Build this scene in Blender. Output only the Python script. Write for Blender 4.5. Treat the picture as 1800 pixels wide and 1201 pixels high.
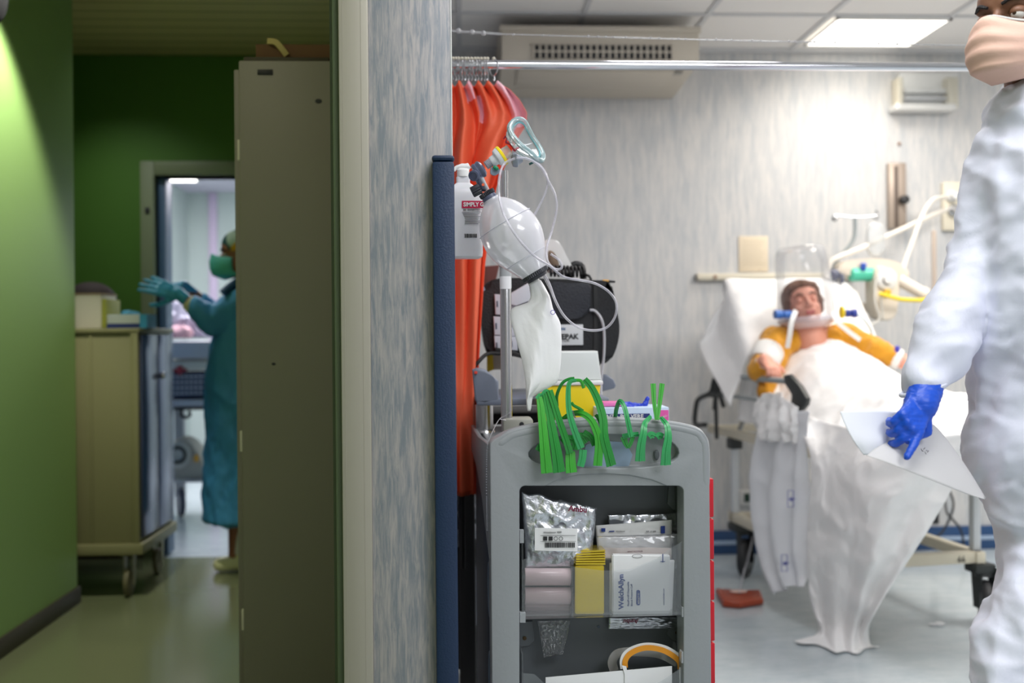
import bpy, bmesh, math, random
from mathutils import Vector, Matrix, noise
random.seed(7)
V = Vector
for o in list(bpy.data.objects): bpy.data.objects.remove(o)
sc = bpy.context.scene
COL = sc.collection
# ---------------- camera ----------------
FPX = 1750.0; CAMH = 1.18; HC = 1.49; HZ = 585.0
yaw = math.radians(3.0); rol = math.radians(0.5)
CAM = V((0, 0, CAMH))
F_ = V((math.sin(yaw), math.cos(yaw), 0)); R_ = V((math.cos(yaw), -math.sin(yaw), 0)); Z_ = V((0, 0, 1))
cr_ = math.cos(rol)*R_ - math.sin(rol)*Z_; cu_ = math.sin(rol)*R_ + math.cos(rol)*Z_
cd = bpy.data.cameras.new('camera'); cam = bpy.data.objects.new('camera', cd); COL.objects.link(cam)
cam.matrix_world = Matrix(((cr_.x, cu_.x, -F_.x, 0), (cr_.y, cu_.y, -F_.y, 0), (cr_.z, cu_.z, -F_.z, CAMH), (0, 0, 0, 1)))
cd.sensor_width = 36; cd.lens = 36*FPX/1800; cd.shift_y = -(600.5-HZ)/1800
cd.clip_start = 0.05
cd.dof.use_dof = True; cd.dof.focus_distance = 2.12; cd.dof.aperture_fstop = 2.2
sc.camera = cam
sc.cycles.transparent_max_bounces = 32
# ---------------- view, world ----------------
sc.view_settings.view_transform = 'Standard'; sc.view_settings.look = 'None'
sc.view_settings.exposure = 0.0; sc.view_settings.gamma = 1.0; sc.view_settings.use_curve_mapping = False
wd = bpy.data.worlds.new('world'); sc.world = wd; wd.use_nodes = True
wd.node_tree.nodes['Background'].inputs[0].default_value = (0.80, 0.86, 1.0, 1)
wd.node_tree.nodes['Background'].inputs[1].default_value = 0.30
# ---------------- large area lights (daylight-balanced ceiling panels off frame, plus added corridor fills) ----------------
def area(name, loc, size, power, col=(1, 1, 1), rot=(0, 0, 0), sy=None, spread=180):
    l = bpy.data.lights.new(name, 'AREA'); l.energy = power; l.color = col; l.size = size
    if sy: l.shape = 'RECTANGLE'; l.size_y = sy
    l.spread = math.radians(spread)
    o = bpy.data.objects.new(name, l); COL.objects.link(o); o.location = loc; o.rotation_euler = rot
    return o
CZ = CAMH+HC   # ceiling height
area('ward_panel_light', (2.0, 4.60, CZ-0.03), 0.55, 12, (1.0, 0.92, 0.82), spread=150)
area('ward_panel_light', (2.7, 3.3, CZ-0.03), 0.9, 54, (1.0, 0.95, 0.90))
area('ward_panel_light', (0.85, 3.3, CZ-0.03), 0.6, 9, (0.98, 0.97, 1.0))
area('ward_panel_light', (0.6, 1.3, CZ-0.03), 0.9, 24, (0.96, 0.97, 1.0))
area('ward_panel_light', (1.6, -0.4, CZ-0.03), 1.2, 52, (0.95, 0.96, 1.0))
area('corridor_lamp_and_fill', (-1.0, -0.6, CZ-0.05), 0.7, 9, (1.0, 0.95, 0.84))  # added front fill to lift the cabinet face, no known lamp there
area('corridor_lamp_and_fill', (-1.0, 2.1, CZ-0.05), 0.5, 3.4, (1.0, 0.94, 0.72))
area('corridor_lamp_and_fill', (-1.75, 4.85, CZ-0.03), 0.3, 3.4, (0.95, 0.97, 1.0), spread=110)  # added fill on the gowned figure, in place of side-room spill
area('side_room_light', (-1.6, 7.4, CZ-0.1), 1.8, 95, (0.97, 0.93, 1.0))
def spot(name, loc, tgt, power, angle, blend, col, r=0.03):
    l = bpy.data.lights.new(name, 'SPOT'); l.energy = power; l.spot_size = math.radians(angle); l.spot_blend = blend; l.color = col; l.shadow_soft_size = r
    o = bpy.data.objects.new(name, l); COL.objects.link(o); o.location = loc
    o.rotation_euler = (V(tgt)-V(loc)).to_track_quat('-Z', 'Y').to_euler(); return o
spot('corridor_downlight', (-1.38, 3.62, CZ-0.03), (-1.82, 3.66, 1.0), 120, 78, 0.5, (1.0, 0.98, 0.90))

# ---------------- pixel helpers (photo frame 1800x1201) ----------------
def ray(px, py): return F_ + (px-900)/FPX*cr_ + (HZ-py)/FPX*cu_
def W(px, py, y):
    d = ray(px, py); return CAM + d*(y/d.y)
def ZP(px, py, z=0.0):
    d = ray(px, py); return CAM + d*((z-CAMH)/d.z)
def PL(px, py, p, n):
    d = ray(px, py); return CAM + d*((p-CAM).dot(n)/d.dot(n))
# ---------------- object helpers ----------------
MATS = {}
def tagit(o, label=None, cat=None, group=None, kind=None):
    if label: o['label'] = label
    if cat: o['category'] = cat
    if group: o['group'] = group
    if kind: o['kind'] = kind
    return o
def thing(name, label, cat, loc=(0, 0, 0), rotz=0, group=None):
    o = bpy.data.objects.new(name, None); COL.objects.link(o); o.empty_display_size = 0.05
    o.location = loc; o.rotation_euler = (0, 0, rotz)
    MATS[o.name] = Matrix.Translation(V(loc)) @ Matrix.Rotation(rotz, 4, 'Z')
    return tagit(o, label, cat, group)
def obj(name, bm, mat, parent=None, ang=40, label=None, cat=None, group=None, kind=None, flat=False):
    """bm is in world coordinates; becomes ONE mesh object"""
    me = bpy.data.meshes.new(name)
    bmesh.ops.recalc_face_normals(bm, faces=bm.faces)
    if parent is not None: M = MATS[parent.name]
    else:
        xs = [v.co for v in bm.verts]
        M = Matrix.Translation(V(((min(c.x for c in xs)+max(c.x for c in xs))/2, (min(c.y for c in xs)+max(c.y for c in xs))/2, min(c.z for c in xs))))
    bm.transform(M.inverted()); bm.to_mesh(me); bm.free()
    for m in (mat if isinstance(mat, (list, tuple)) else [mat]): me.materials.append(m)
    if not flat:
        for p in me.polygons: p.use_smooth = True
        me.set_sharp_from_angle(angle=math.radians(ang))
    o = bpy.data.objects.new(name, me); COL.objects.link(o)
    if parent is not None: o.parent = parent
    else: o.location = M.to_translation()
    MATS[o.name] = M
    return tagit(o, label, cat, group, kind)
def nb(): return bmesh.new()
def box(bm, lo, hi, bev=0.0, M=None, seg=2):
    lo = V(lo); hi = V(hi); c = (lo+hi)/2; s = hi-lo
    r = bmesh.ops.create_cube(bm, size=1.0)['verts']
    for v in r: v.co = V((v.co.x*s.x, v.co.y*s.y, v.co.z*s.z))+c
    if bev > 0:
        es = list({e for v in r for e in v.link_edges})
        g = bmesh.ops.bevel(bm, geom=es, offset=bev, segments=seg, affect='EDGES', profile=0.5)
        r = list({v for f in g['faces'] for v in f.verts} | {v for v in r if v.is_valid})
    if M is not None:
        for v in r: v.co = M @ v.co
    return r
def obox(bm, c, ax, ay, az, bev=0.0):
    """box centred at c with full-size axis vectors"""
    ax, ay, az, c = V(ax), V(ay), V(az), V(c)
    M = Matrix.Translation(c) @ Matrix((ax.normalized(), ay.normalized(), az.normalized())).transposed().to_4x4()
    h = V((ax.length, ay.length, az.length))/2
    return box(bm, -h, h, bev, M)
def catmull(pts, n=6, closed=False):
    pts = [V(p) for p in pts]
    if len(pts) < 3 and not closed: return pts
    out = []; L = len(pts)
    segs = L if closed else L-1
    for i in range(segs):
        p0 = pts[(i-1) % L] if (closed or i > 0) else pts[0]*2-pts[1]
        p1 = pts[i]; p2 = pts[(i+1) % L]
        p3 = pts[(i+2) % L] if (closed or i+2 < L) else pts[-1]*2-pts[-2]
        for k in range(n):
            t = k/n
            out.append(0.5*((2*p1)+(p2-p0)*t+(2*p0-5*p1+4*p2-p3)*t*t+(3*p1-p0-3*p2+p3)*t*t*t))
    if not closed: out.append(pts[-1])
    return out
def lerpl(a, t):
    x = t*(len(a)-1); i = min(int(x), len(a)-2); return a[i]+(a[i+1]-a[i])*(x-i)
def sweep(bm, pts, sec, closed=False, caps=True, up=None, scale=None):
    """sweep a 2-D closed section (list of (a,b)) along pts"""
    n = len(pts); rings = []; prev = None
    for i, p in enumerate(pts):
        a = pts[(i-1) % n] if (closed or i > 0) else p
        b = pts[(i+1) % n] if (closed or i < n-1) else p
        t = (b-a).normalized() if (b-a).length > 1e-9 else V((0, 0, 1))
        if up is not None:
            u = up[i] if isinstance(up, list) else V(up)
            x = u.cross(t)
            if x.length < 1e-4: x = prev if prev else t.orthogonal()
            x = x.normalized()
        elif prev is None: x = t.orthogonal().normalized()
        else:
            x = prev - t*prev.dot(t)
            x = x.normalized() if x.length > 1e-6 else t.orthogonal().normalized()
        prev = x; y = t.cross(x).normalized()
        s = 1 if scale is None else (scale[i] if isinstance(scale[i], (tuple, list)) else (scale[i], scale[i]))
        if not isinstance(s, tuple): s = (s, s) if not isinstance(s, list) else tuple(s)
        rings.append([bm.verts.new(p+x*q[0]*s[0]+y*q[1]*s[1]) for q in sec])
    m = len(sec)
    for i in range(n if closed else n-1):
        A, B = rings[i], rings[(i+1) % n]
        for k in range(m): bm.faces.new((A[k], A[(k+1) % m], B[(k+1) % m], B[k]))
    if caps and not closed: bm.faces.new(rings[0][::-1]); bm.faces.new(rings[-1])
def circ(n, r=1.0, r2=None): return [(r*math.cos(2*math.pi*k/n), (r2 or r)*math.sin(2*math.pi*k/n)) for k in range(n)]
def tube(bm, pts, r, n=12, sm=0, closed=False, caps=True):
    P = catmull(pts, sm, closed) if sm else [V(p) for p in pts]
    if isinstance(r, (list, tuple)): sc_ = [lerpl(list(r), i/(len(P)-1)) for i in range(len(P))]; sweep(bm, P, circ(n), closed, caps, scale=sc_)
    else: sweep(bm, P, circ(n, r), closed, caps)
def strap(bm, pts, w, t, up, sm=5, closed=False, ws=None):
    """flat strap: w across 'up'-cross-tangent direction, t thick"""
    P = catmull(pts, sm, closed) if sm else [V(p) for p in pts]
    b = min(w, t)*0.25
    sec = [(-w/2, -t/2+b), (-w/2+b, -t/2), (w/2-b, -t/2), (w/2, -t/2+b), (w/2, t/2-b), (w/2-b, t/2), (-w/2+b, t/2), (-w/2, t/2-b)]
    s = None
    if ws: s = [(lerpl(list(ws), i/(len(P)-1)), 1.0) for i in range(len(P))]
    sweep(bm, P, sec, closed, True, up=up, scale=s)
def lathe(bm, prof, o, ax, n=24, caps=True):
    o = V(o); ax = V(ax).normalized(); x = ax.orthogonal().normalized(); y = ax.cross(x)
    rings = [[bm.verts.new(o+ax*h+(x*math.cos(2*math.pi*k/n)+y*math.sin(2*math.pi*k/n))*max(r, 1e-4)) for k in range(n)] for r, h in prof]
    for A, B in zip(rings, rings[1:]):
        for k in range(n): bm.faces.new((A[k], A[(k+1) % n], B[(k+1) % n], B[k]))
    if caps: bm.faces.new(rings[0][::-1]); bm.faces.new(rings[-1])
def prism(bm, poly, off, bev=0.0):
    off = V(off); A = [bm.verts.new(V(p)) for p in poly]; B = [bm.verts.new(V(p)+off) for p in poly]; n = len(A)
    fs = [bm.faces.new(A[::-1]), bm.faces.new(B)]
    for k in range(n): fs.append(bm.faces.new((A[k], A[(k+1) % n], B[(k+1) % n], B[k])))
    if bev:
        es = list({e for f in fs[:2] for e in f.edges})
        bmesh.ops.bevel(bm, geom=es, offset=bev, segments=3, affect='EDGES', profile=0.5)
def grid(bm, rows, closed=False):
    R = [[bm.verts.new(V(p)) for p in r] for r in rows]
    for A, B in zip(R, R[1:]):
        m = len(A)
        for k in range(m if closed else m-1): bm.faces.new((A[k], A[(k+1) % m], B[(k+1) % m], B[k]))
    return R
def thick(bm, t):
    bmesh.ops.recalc_face_normals(bm, faces=bm.faces)
    bm.normal_update()
    base = list(bm.verts); nv = {v: bm.verts.new(v.co - v.normal*t) for v in base}
    fs = list(bm.faces); be = [e for e in bm.edges if len(e.link_faces) == 1]
    for f in fs: bm.faces.new([nv[v] for v in reversed(f.verts)])
    for e in be: bm.faces.new((e.verts[0], e.verts[1], nv[e.verts[1]], nv[e.verts[0]]))
def ell(bm, c, r, M=None, seg=20):
    vs = bmesh.ops.create_uvsphere(bm, u_segments=seg, v_segments=seg//2+2, radius=1.0)['verts']
    r = V(r) if not isinstance(r, (int, float)) else V((r, r, r))
    for v in vs:
        q = V((v.co.x*r.x, v.co.y*r.y, v.co.z*r.z))
        if M is not None: q = M @ q
        v.co = q+V(c)
    return vs
def caps_(bm, p0, r0, p1, r1, n=16):
    p0 = V(p0); p1 = V(p1); d = p1-p0; L = d.length
    if L < 1e-6: return ell(bm, p0, r0)
    prof = []
    for k in range(7):
        a = -math.pi/2+k*math.pi/12; prof.append((r0*math.cos(a), r0*math.sin(a)))
    for k in range(7):
        a = k*math.pi/12; prof.append((r1*math.cos(a), L+r1*math.sin(a)))
    lathe(bm, prof, p0, d, n)
def chain(bm, pts, rs):
    for i in range(len(pts)-1): caps_(bm, pts[i], rs[i], pts[i+1], rs[i+1])
def fuse(bm, voxel, it=6, fac=0.5):
    """union of all closed shells in bm -> one continuous smoothed surface"""
    me = bpy.data.meshes.new('tmp'); bmesh.ops.recalc_face_normals(bm, faces=bm.faces); bm.to_mesh(me); bm.free()
    o = bpy.data.objects.new('tmp', me); COL.objects.link(o)
    m = o.modifiers.new('r', 'REMESH'); m.mode = 'VOXEL'; m.voxel_size = voxel
    s = o.modifiers.new('s', 'SMOOTH'); s.iterations = it; s.factor = fac
    dg = bpy.context.evaluated_depsgraph_get(); dg.update()
    e = o.evaluated_get(dg); m2 = bpy.data.meshes.new_from_object(e)
    b = nb(); b.from_mesh(m2)
    bpy.data.objects.remove(o); bpy.data.meshes.remove(me); bpy.data.meshes.remove(m2)
    return b
def rnoise(p, seed=0.0):
    return 1-abs(noise.noise(p+V((seed, seed*1.7, -seed))))*2
def wrinkle(bm, amp, freq, seed=0.0, fn=None):
    bm.normal_update(); freq = V(freq); new = []
    for v in bm.verts:
        q = V((v.co.x*freq.x, v.co.y*freq.y, v.co.z*freq.z))
        wv = V((noise.noise(q*0.6), noise.noise(q*0.6+V((9, 3, 1))), 0))
        h = rnoise(q+wv*0.8, seed)*0.7+rnoise(q*2.1+wv, seed+4)*0.3-0.45
        k = 1 if fn is None else fn(v.co)
        new.append(v.co+v.normal*(h*amp*k))
    for v, c in zip(bm.verts, new): v.co = c
def text(s, o, right, up, size, mat, parent, name='lettering', align='LEFT', bold=0.0, sx=1.0, ext=0.0004):
    cu = bpy.data.curves.new('t', 'FONT'); cu.body = s; cu.size = size; cu.extrude = ext; cu.align_x = align; cu.offset = bold*size; cu.resolution_u = 3
    t = bpy.data.objects.new('t', cu); COL.objects.link(t)
    dg = bpy.context.evaluated_depsgraph_get(); dg.update()
    me = bpy.data.meshes.new_from_object(t.evaluated_get(dg)); bm = nb(); bm.from_mesh(me)
    bpy.data.objects.remove(t); bpy.data.curves.remove(cu); bpy.data.meshes.remove(me)
    r = V(right).normalized(); u = V(up).normalized(); n = r.cross(u)
    for v in bm.verts: v.co = V(o)+r*v.co.x*sx+u*v.co.y+n*v.co.z
    return obj(name, bm, mat, parent, flat=True)
# ---------------- materials ----------------
def s2l(c): return tuple(((x/255)/12.92 if x/255 <= 0.04045 else ((x/255+0.055)/1.055)**2.4) for x in c)+(1,)
_m = {}
def mat(name, rgb, rough=0.5, metal=0.0, spec=0.5, trans=0.0, sss=0.0, coat=0.0, bump=None, mottle=0.0, mscale=20.0, alpha=1.0, sheen=0.0, emit=0.0):
    if name in _m: return _m[name]
    m = bpy.data.materials.new(name); m.use_nodes = True; nt = m.node_tree; b = nt.nodes['Principled BSDF']
    c = s2l(rgb); I = b.inputs
    I['Base Color'].default_value = c; I['Roughness'].default_value = rough; I['Metallic'].default_value = metal
    I['Specular IOR Level'].default_value = spec; I['Transmission Weight'].default_value = trans
    I['Subsurface Weight'].default_value = sss; I['Coat Weight'].default_value = coat; I['Alpha'].default_value = alpha; I['Sheen Weight'].default_value = sheen
    if sss: I['Subsurface Radius'].default_value = (0.02, 0.01, 0.005); I['Subsurface Scale'].default_value = 1.0
    if emit: I['Emission Color'].default_value = c; I['Emission Strength'].default_value = emit
    tc = nt.nodes.new('ShaderNodeTexCoord')
    if mottle:
        nz = nt.nodes.new('ShaderNodeTexNoise'); nz.inputs['Scale'].default_value = mscale; nz.inputs['Detail'].default_value = 5
        nt.links.new(tc.outputs['Object'], nz.inputs['Vector'])
        mx = nt.nodes.new('ShaderNodeMix'); mx.data_type = 'RGBA'
        mx.inputs[6].default_value = tuple(x*(1-mottle) for x in c[:3])+(1,); mx.inputs[7].default_value = tuple(min(1, x*(1+mottle)) for x in c[:3])+(1,)
        nt.links.new(nz.outputs['Fac'], mx.inputs[0]); nt.links.new(mx.outputs[2], I['Base Color'])
    if bump:
        sc_, st = bump[0], bump[1]; str_ = bump[2] if len(bump) > 2 else (1, 1, 1)
        mp = nt.nodes.new('ShaderNodeMapping'); mp.inputs['Scale'].default_value = str_
        nz = nt.nodes.new('ShaderNodeTexNoise'); nz.inputs['Scale'].default_value = sc_; nz.inputs['Detail'].default_value = 6; nz.inputs['Distortion'].default_value = 0.4
        bp = nt.nodes.new('ShaderNodeBump'); bp.inputs['Strength'].default_value = st; bp.inputs['Distance'].default_value = 0.01
        nt.links.new(tc.outputs['Object'], mp.inputs[0]); nt.links.new(mp.outputs[0], nz.inputs['Vector']); nt.links.new(nz.outputs['Fac'], bp.inputs['Height']); nt.links.new(bp.outputs[0], I['Normal'])
    _m[name] = m; return m
def clear(name, rgb, opac=0.12, gloss=0.25, rough=0.05, bump=None, edge=0.5):
    """thin clear plastic: see-through with fresnel gloss and a faint tint"""
    if name in _m: return _m[name]
    m = bpy.data.materials.new(name); m.use_nodes = True; nt = m.node_tree; nt.nodes.clear(); N = nt.nodes.new; L = nt.links.new
    out = N('ShaderNodeOutputMaterial'); tr = N('ShaderNodeBsdfTransparent'); df = N('ShaderNodeBsdfPrincipled'); gl = N('ShaderNodeBsdfGlossy')
    c = s2l(rgb); tr.inputs[0].default_value = tuple(0.88+0.12*x for x in c[:3])+(1,)
    df.inputs['Base Color'].default_value = c; df.inputs['Roughness'].default_value = 0.3
    gl.inputs['Roughness'].default_value = rough
    lw = N('ShaderNodeLayerWeight'); lw.inputs[0].default_value = 0.35
    mp = N('ShaderNodeMath'); mp.operation = 'MULTIPLY_ADD'; mp.inputs[1].default_value = edge; mp.inputs[2].default_value = opac
    mp.use_clamp = True; L(lw.outputs['Facing'], mp.inputs[0])
    m1 = N('ShaderNodeMixShader'); L(mp.outputs[0], m1.inputs[0]); L(tr.outputs[0], m1.inputs[1]); L(df.outputs[0], m1.inputs[2])
    ml = N('ShaderNodeMath'); ml.operation = 'MULTIPLY_ADD'; ml.inputs[1].default_value = gloss*1.2; ml.inputs[2].default_value = gloss*0.04; ml.use_clamp = True; L(lw.outputs['Fresnel'], ml.inputs[0])
    m2 = N('ShaderNodeMixShader'); L(ml.outputs[0], m2.inputs[0]); L(m1.outputs[0], m2.inputs[1]); L(gl.outputs[0], m2.inputs[2]); L(m2.outputs[0], out.inputs[0])
    if bump:
        tc = N('ShaderNodeTexCoord'); nz = N('ShaderNodeTexNoise'); nz.inputs['Scale'].default_value = bump[0]; nz.inputs['Distortion'].default_value = 0.8
        bp = N('ShaderNodeBump'); bp.inputs['Strength'].default_value = bump[1]; bp.inputs['Distance'].default_value = 0.01
        L(tc.outputs['Object'], nz.inputs['Vector']); L(nz.outputs['Fac'], bp.inputs['Height'])
        for s in (df, gl): L(bp.outputs[0], s.inputs['Normal'])
        L(bp.outputs[0], lw.inputs['Normal'])
    _m[name] = m; return m
def laminate(name, base, streak, sx, sz, lo=0.42, hi=0.68):
    m = bpy.data.materials.new(name); m.use_nodes = True; nt = m.node_tree; N = nt.nodes.new; L = nt.links.new; b = nt.nodes['Principled BSDF']
    b.inputs['Roughness'].default_value = 0.45
    tc = N('ShaderNodeTexCoord'); mp = N('ShaderNodeMapping'); mp.inputs['Scale'].default_value = (sx, sx, sz); L(tc.outputs['Object'], mp.inputs[0])
    n1 = N('ShaderNodeTexNoise'); n1.inputs['Scale'].default_value = 1; n1.inputs['Detail'].default_value = 4; n1.inputs['Roughness'].default_value = 0.7; n1.inputs['Distortion'].default_value = 0.6; L(mp.outputs[0], n1.inputs['Vector'])
    mp2 = N('ShaderNodeMapping'); mp2.inputs['Scale'].default_value = (sx*0.35, sx*0.35, sz*0.6); L(tc.outputs['Object'], mp2.inputs[0])
    n2 = N('ShaderNodeTexNoise'); n2.inputs['Scale'].default_value = 1; n2.inputs['Detail'].default_value = 3; L(mp2.outputs[0], n2.inputs['Vector'])
    ad = N('ShaderNodeMath'); ad.operation = 'MULTIPLY_ADD'; ad.inputs[1].default_value = 0.35; L(n2.outputs['Fac'], ad.inputs[0]); 
    ha = N('ShaderNodeMath'); ha.operation = 'MULTIPLY'; ha.inputs[1].default_value = 0.70; L(n1.outputs['Fac'], ha.inputs[0]); L(ha.outputs[0], ad.inputs[2])
    cr = N('ShaderNodeValToRGB'); cr.color_ramp.elements[0].position = lo; cr.color_ramp.elements[1].position = hi
    cr.color_ramp.elements[0].color = s2l(base); cr.color_ramp.elements[1].color = s2l(streak); L(ad.outputs[0], cr.inputs[0]); L(cr.outputs[0], b.inputs['Base Color'])
    return m
def planks(name, base, dark, period, axis=1):
    m = bpy.data.materials.new(name); m.use_nodes = True; nt = m.node_tree; N = nt.nodes.new; L = nt.links.new; b = nt.nodes['Principled BSDF']; b.inputs['Roughness'].default_value = 0.6
    tc = N('ShaderNodeTexCoord'); sp = N('ShaderNodeSeparateXYZ'); L(tc.outputs['Object'], sp.inputs[0])
    a = N('ShaderNodeMath'); a.operation = 'PINGPONG'; a.inputs[1].default_value = period; L(sp.outputs[axis], a.inputs[0])
    g = N('ShaderNodeMath'); g.operation = 'LESS_THAN'; g.inputs[1].default_value = period*0.12; L(a.outputs[0], g.inputs[0])
    mx = N('ShaderNodeMix'); mx.data_type = 'RGBA'; mx.inputs[6].default_value = s2l(base); mx.inputs[7].default_value = s2l(dark); L(g.outputs[0], mx.inputs[0]); L(mx.outputs[2], b.inputs['Base Color'])
    return m
M_pillar = laminate('grey_streaked_laminate', (176, 170, 170), (130, 136, 145), 150, 13, 0.42, 0.62)
M_wall = laminate('pale_streaked_wall_vinyl', (208, 206, 204), (180, 184, 188), 80, 7, 0.42, 0.64)
M_alu = mat('brushed_aluminium', (168, 163, 150), 0.5, 0.2)
M_steel = mat('stainless_steel', (190, 190, 192), 0.22, 1.0, bump=(40, 0.03, (10, 10, 0.2)))
M_chrome = mat('chrome', (220, 220, 225), 0.12, 1.0)
M_navy = mat('navy_guard_plastic', (8, 38, 72), 0.55, bump=(260, 0.15))
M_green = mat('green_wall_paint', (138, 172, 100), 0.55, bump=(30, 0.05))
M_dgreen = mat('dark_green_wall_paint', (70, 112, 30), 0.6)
M_ceil = mat('ceiling_tile', (238, 236, 234), 0.8, bump=(200, 0.15))
M_grid = mat('ceiling_tee', (205, 206, 208), 0.5)
M_white = mat('white_plastic', (228, 228, 226), 0.4)
M_cream = mat('cream_enamel', (222, 215, 196), 0.45)
M_black = mat('black_plastic', (22, 22, 24), 0.5)
M_dark = mat('dark_rubber', (40, 41, 44), 0.55)
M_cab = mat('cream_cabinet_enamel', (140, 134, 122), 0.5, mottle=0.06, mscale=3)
M_brown = mat('brown_cardboard', (110, 78, 48), 0.8)
M_light = mat('lit_diffuser', (255, 250, 240), 0.5, emit=3.2)
# ================= SETTING =================
XL = -1.70; YC = 4.5; YB = 5.38; YW = 5.2; XR = 3.7; XP = -0.058; Y0 = -1.6; YE = 10.2
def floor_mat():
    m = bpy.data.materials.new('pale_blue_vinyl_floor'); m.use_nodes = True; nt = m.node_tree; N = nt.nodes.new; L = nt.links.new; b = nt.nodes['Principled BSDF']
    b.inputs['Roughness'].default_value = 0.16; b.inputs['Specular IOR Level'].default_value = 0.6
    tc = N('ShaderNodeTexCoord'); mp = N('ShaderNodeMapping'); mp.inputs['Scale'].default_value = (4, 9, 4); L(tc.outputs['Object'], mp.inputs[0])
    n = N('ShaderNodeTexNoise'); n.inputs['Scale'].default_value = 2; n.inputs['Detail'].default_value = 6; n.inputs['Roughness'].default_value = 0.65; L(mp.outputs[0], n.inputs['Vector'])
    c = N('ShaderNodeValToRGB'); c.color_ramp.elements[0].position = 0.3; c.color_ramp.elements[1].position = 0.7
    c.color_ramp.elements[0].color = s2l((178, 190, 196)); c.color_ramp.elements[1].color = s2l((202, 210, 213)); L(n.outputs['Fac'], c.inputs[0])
    # one vinyl throughout; the corridor's green reflections are put into its olive colour
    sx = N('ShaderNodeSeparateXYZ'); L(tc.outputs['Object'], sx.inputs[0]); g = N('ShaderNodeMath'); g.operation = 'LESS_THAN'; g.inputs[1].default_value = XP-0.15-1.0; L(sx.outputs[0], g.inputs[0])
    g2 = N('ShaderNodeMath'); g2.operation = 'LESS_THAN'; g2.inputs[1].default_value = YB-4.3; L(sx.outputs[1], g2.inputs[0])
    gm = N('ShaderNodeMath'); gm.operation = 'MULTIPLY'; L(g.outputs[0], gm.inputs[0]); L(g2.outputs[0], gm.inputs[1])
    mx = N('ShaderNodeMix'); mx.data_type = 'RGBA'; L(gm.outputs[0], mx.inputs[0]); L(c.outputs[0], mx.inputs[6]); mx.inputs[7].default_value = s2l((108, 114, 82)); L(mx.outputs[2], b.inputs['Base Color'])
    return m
def slab(name, lo, hi, m, **k):
    b = nb(); box(b, lo, hi); return obj(name, b, m, flat=True, kind='structure', **k)
# floor spans both rooms (its origin lies at x=1.0-ish, y=4.3)
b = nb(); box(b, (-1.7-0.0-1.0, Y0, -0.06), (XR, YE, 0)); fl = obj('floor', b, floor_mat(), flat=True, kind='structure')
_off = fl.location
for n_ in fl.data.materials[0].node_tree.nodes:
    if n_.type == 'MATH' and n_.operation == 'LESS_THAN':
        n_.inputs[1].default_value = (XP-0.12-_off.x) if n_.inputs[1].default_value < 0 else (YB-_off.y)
slab('wall_back', (XP, YW, 0), (XR, YW+0.12, CZ), M_wall)
slab('wall_right', (XR, Y0, 0), (XR+0.1, YW, CZ), M_wall)
slab('wall_partition', (XP-0.16, 2.012, 0), (XP, YB, CZ), M_pillar)
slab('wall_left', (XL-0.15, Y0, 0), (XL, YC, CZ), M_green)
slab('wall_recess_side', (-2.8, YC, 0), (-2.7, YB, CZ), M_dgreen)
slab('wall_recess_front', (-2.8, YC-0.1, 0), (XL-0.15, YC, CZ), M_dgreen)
slab('wall_behind_camera', (XL-0.15, Y0-0.1, 0), (XR+0.1, Y0, CZ), mat('pale_wall_paint', (190, 190, 190), 0.7))
# green end wall with door opening
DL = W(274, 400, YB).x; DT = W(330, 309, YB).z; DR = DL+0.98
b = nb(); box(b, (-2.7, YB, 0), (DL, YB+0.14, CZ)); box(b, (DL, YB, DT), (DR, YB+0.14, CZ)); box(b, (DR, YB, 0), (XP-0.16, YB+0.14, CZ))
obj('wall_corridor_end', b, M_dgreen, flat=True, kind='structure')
# door frame + leaf
M_frame = mat('grey_green_door_frame', (118, 128, 96), 0.5)
b = nb(); fw = 0.075
box(b, (DL-fw, YB-0.02, 0), (DL, YB, DT+fw), 0.003); box(b, (DL-0.012, YB-0.035, 0), (DL, YB+0.14, DT), 0.003)
box(b, (DL+0.001, YB-0.0195, DT), (DR-0.001, YB, DT+fw), 0.003); box(b, (DL, YB-0.019, DT), (DR, YB+0.14, DT+0.012), 0.003)
box(b, (DR, YB-0.02, 0), (DR+fw, YB, DT+fw), 0.003)
df = obj('door_frame_1', b, M_frame, kind='structure')
lp = W(259, 370, YB-0.021); b = nb(); box(b, lp-V((0.012, 0.004, 0.016)), lp+V((0.012, 0.001, 0.016)), 0.002); obj('latch_plate', b, M_dark, df)
b = nb(); box(b, (DL+0.004, YB+0.02, 0.01), (DL+0.045, YB+0.14, DT-0.005), 0.004); obox(b, (DL-0.30, YB+0.40, DT/2), (-0.62, 0.50, 0), (0.026, 0.032, 0), (0, 0, DT-0.02), 0.004)
dl = obj('door_1', b, mat('slate_blue_door', (72, 100, 130), 0.4), kind='structure')
# ceilings
slab('ceiling_corridor', (-2.8, Y0, CZ), (XP-0.16, YB, CZ+0.05), planks('slatted_ceiling', (186, 172, 108), (128, 116, 66), 0.06))
cb = slab('ceiling_side_room', (-2.8, YB+0.14, CZ-0.06), (XP-0.16, YE, CZ+0.05), mat('side_room_ceiling', (205, 200, 215), 0.8))
slab('ceiling', (XP-0.16, Y0, CZ), (XR, YW, CZ+0.05), M_ceil)
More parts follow.
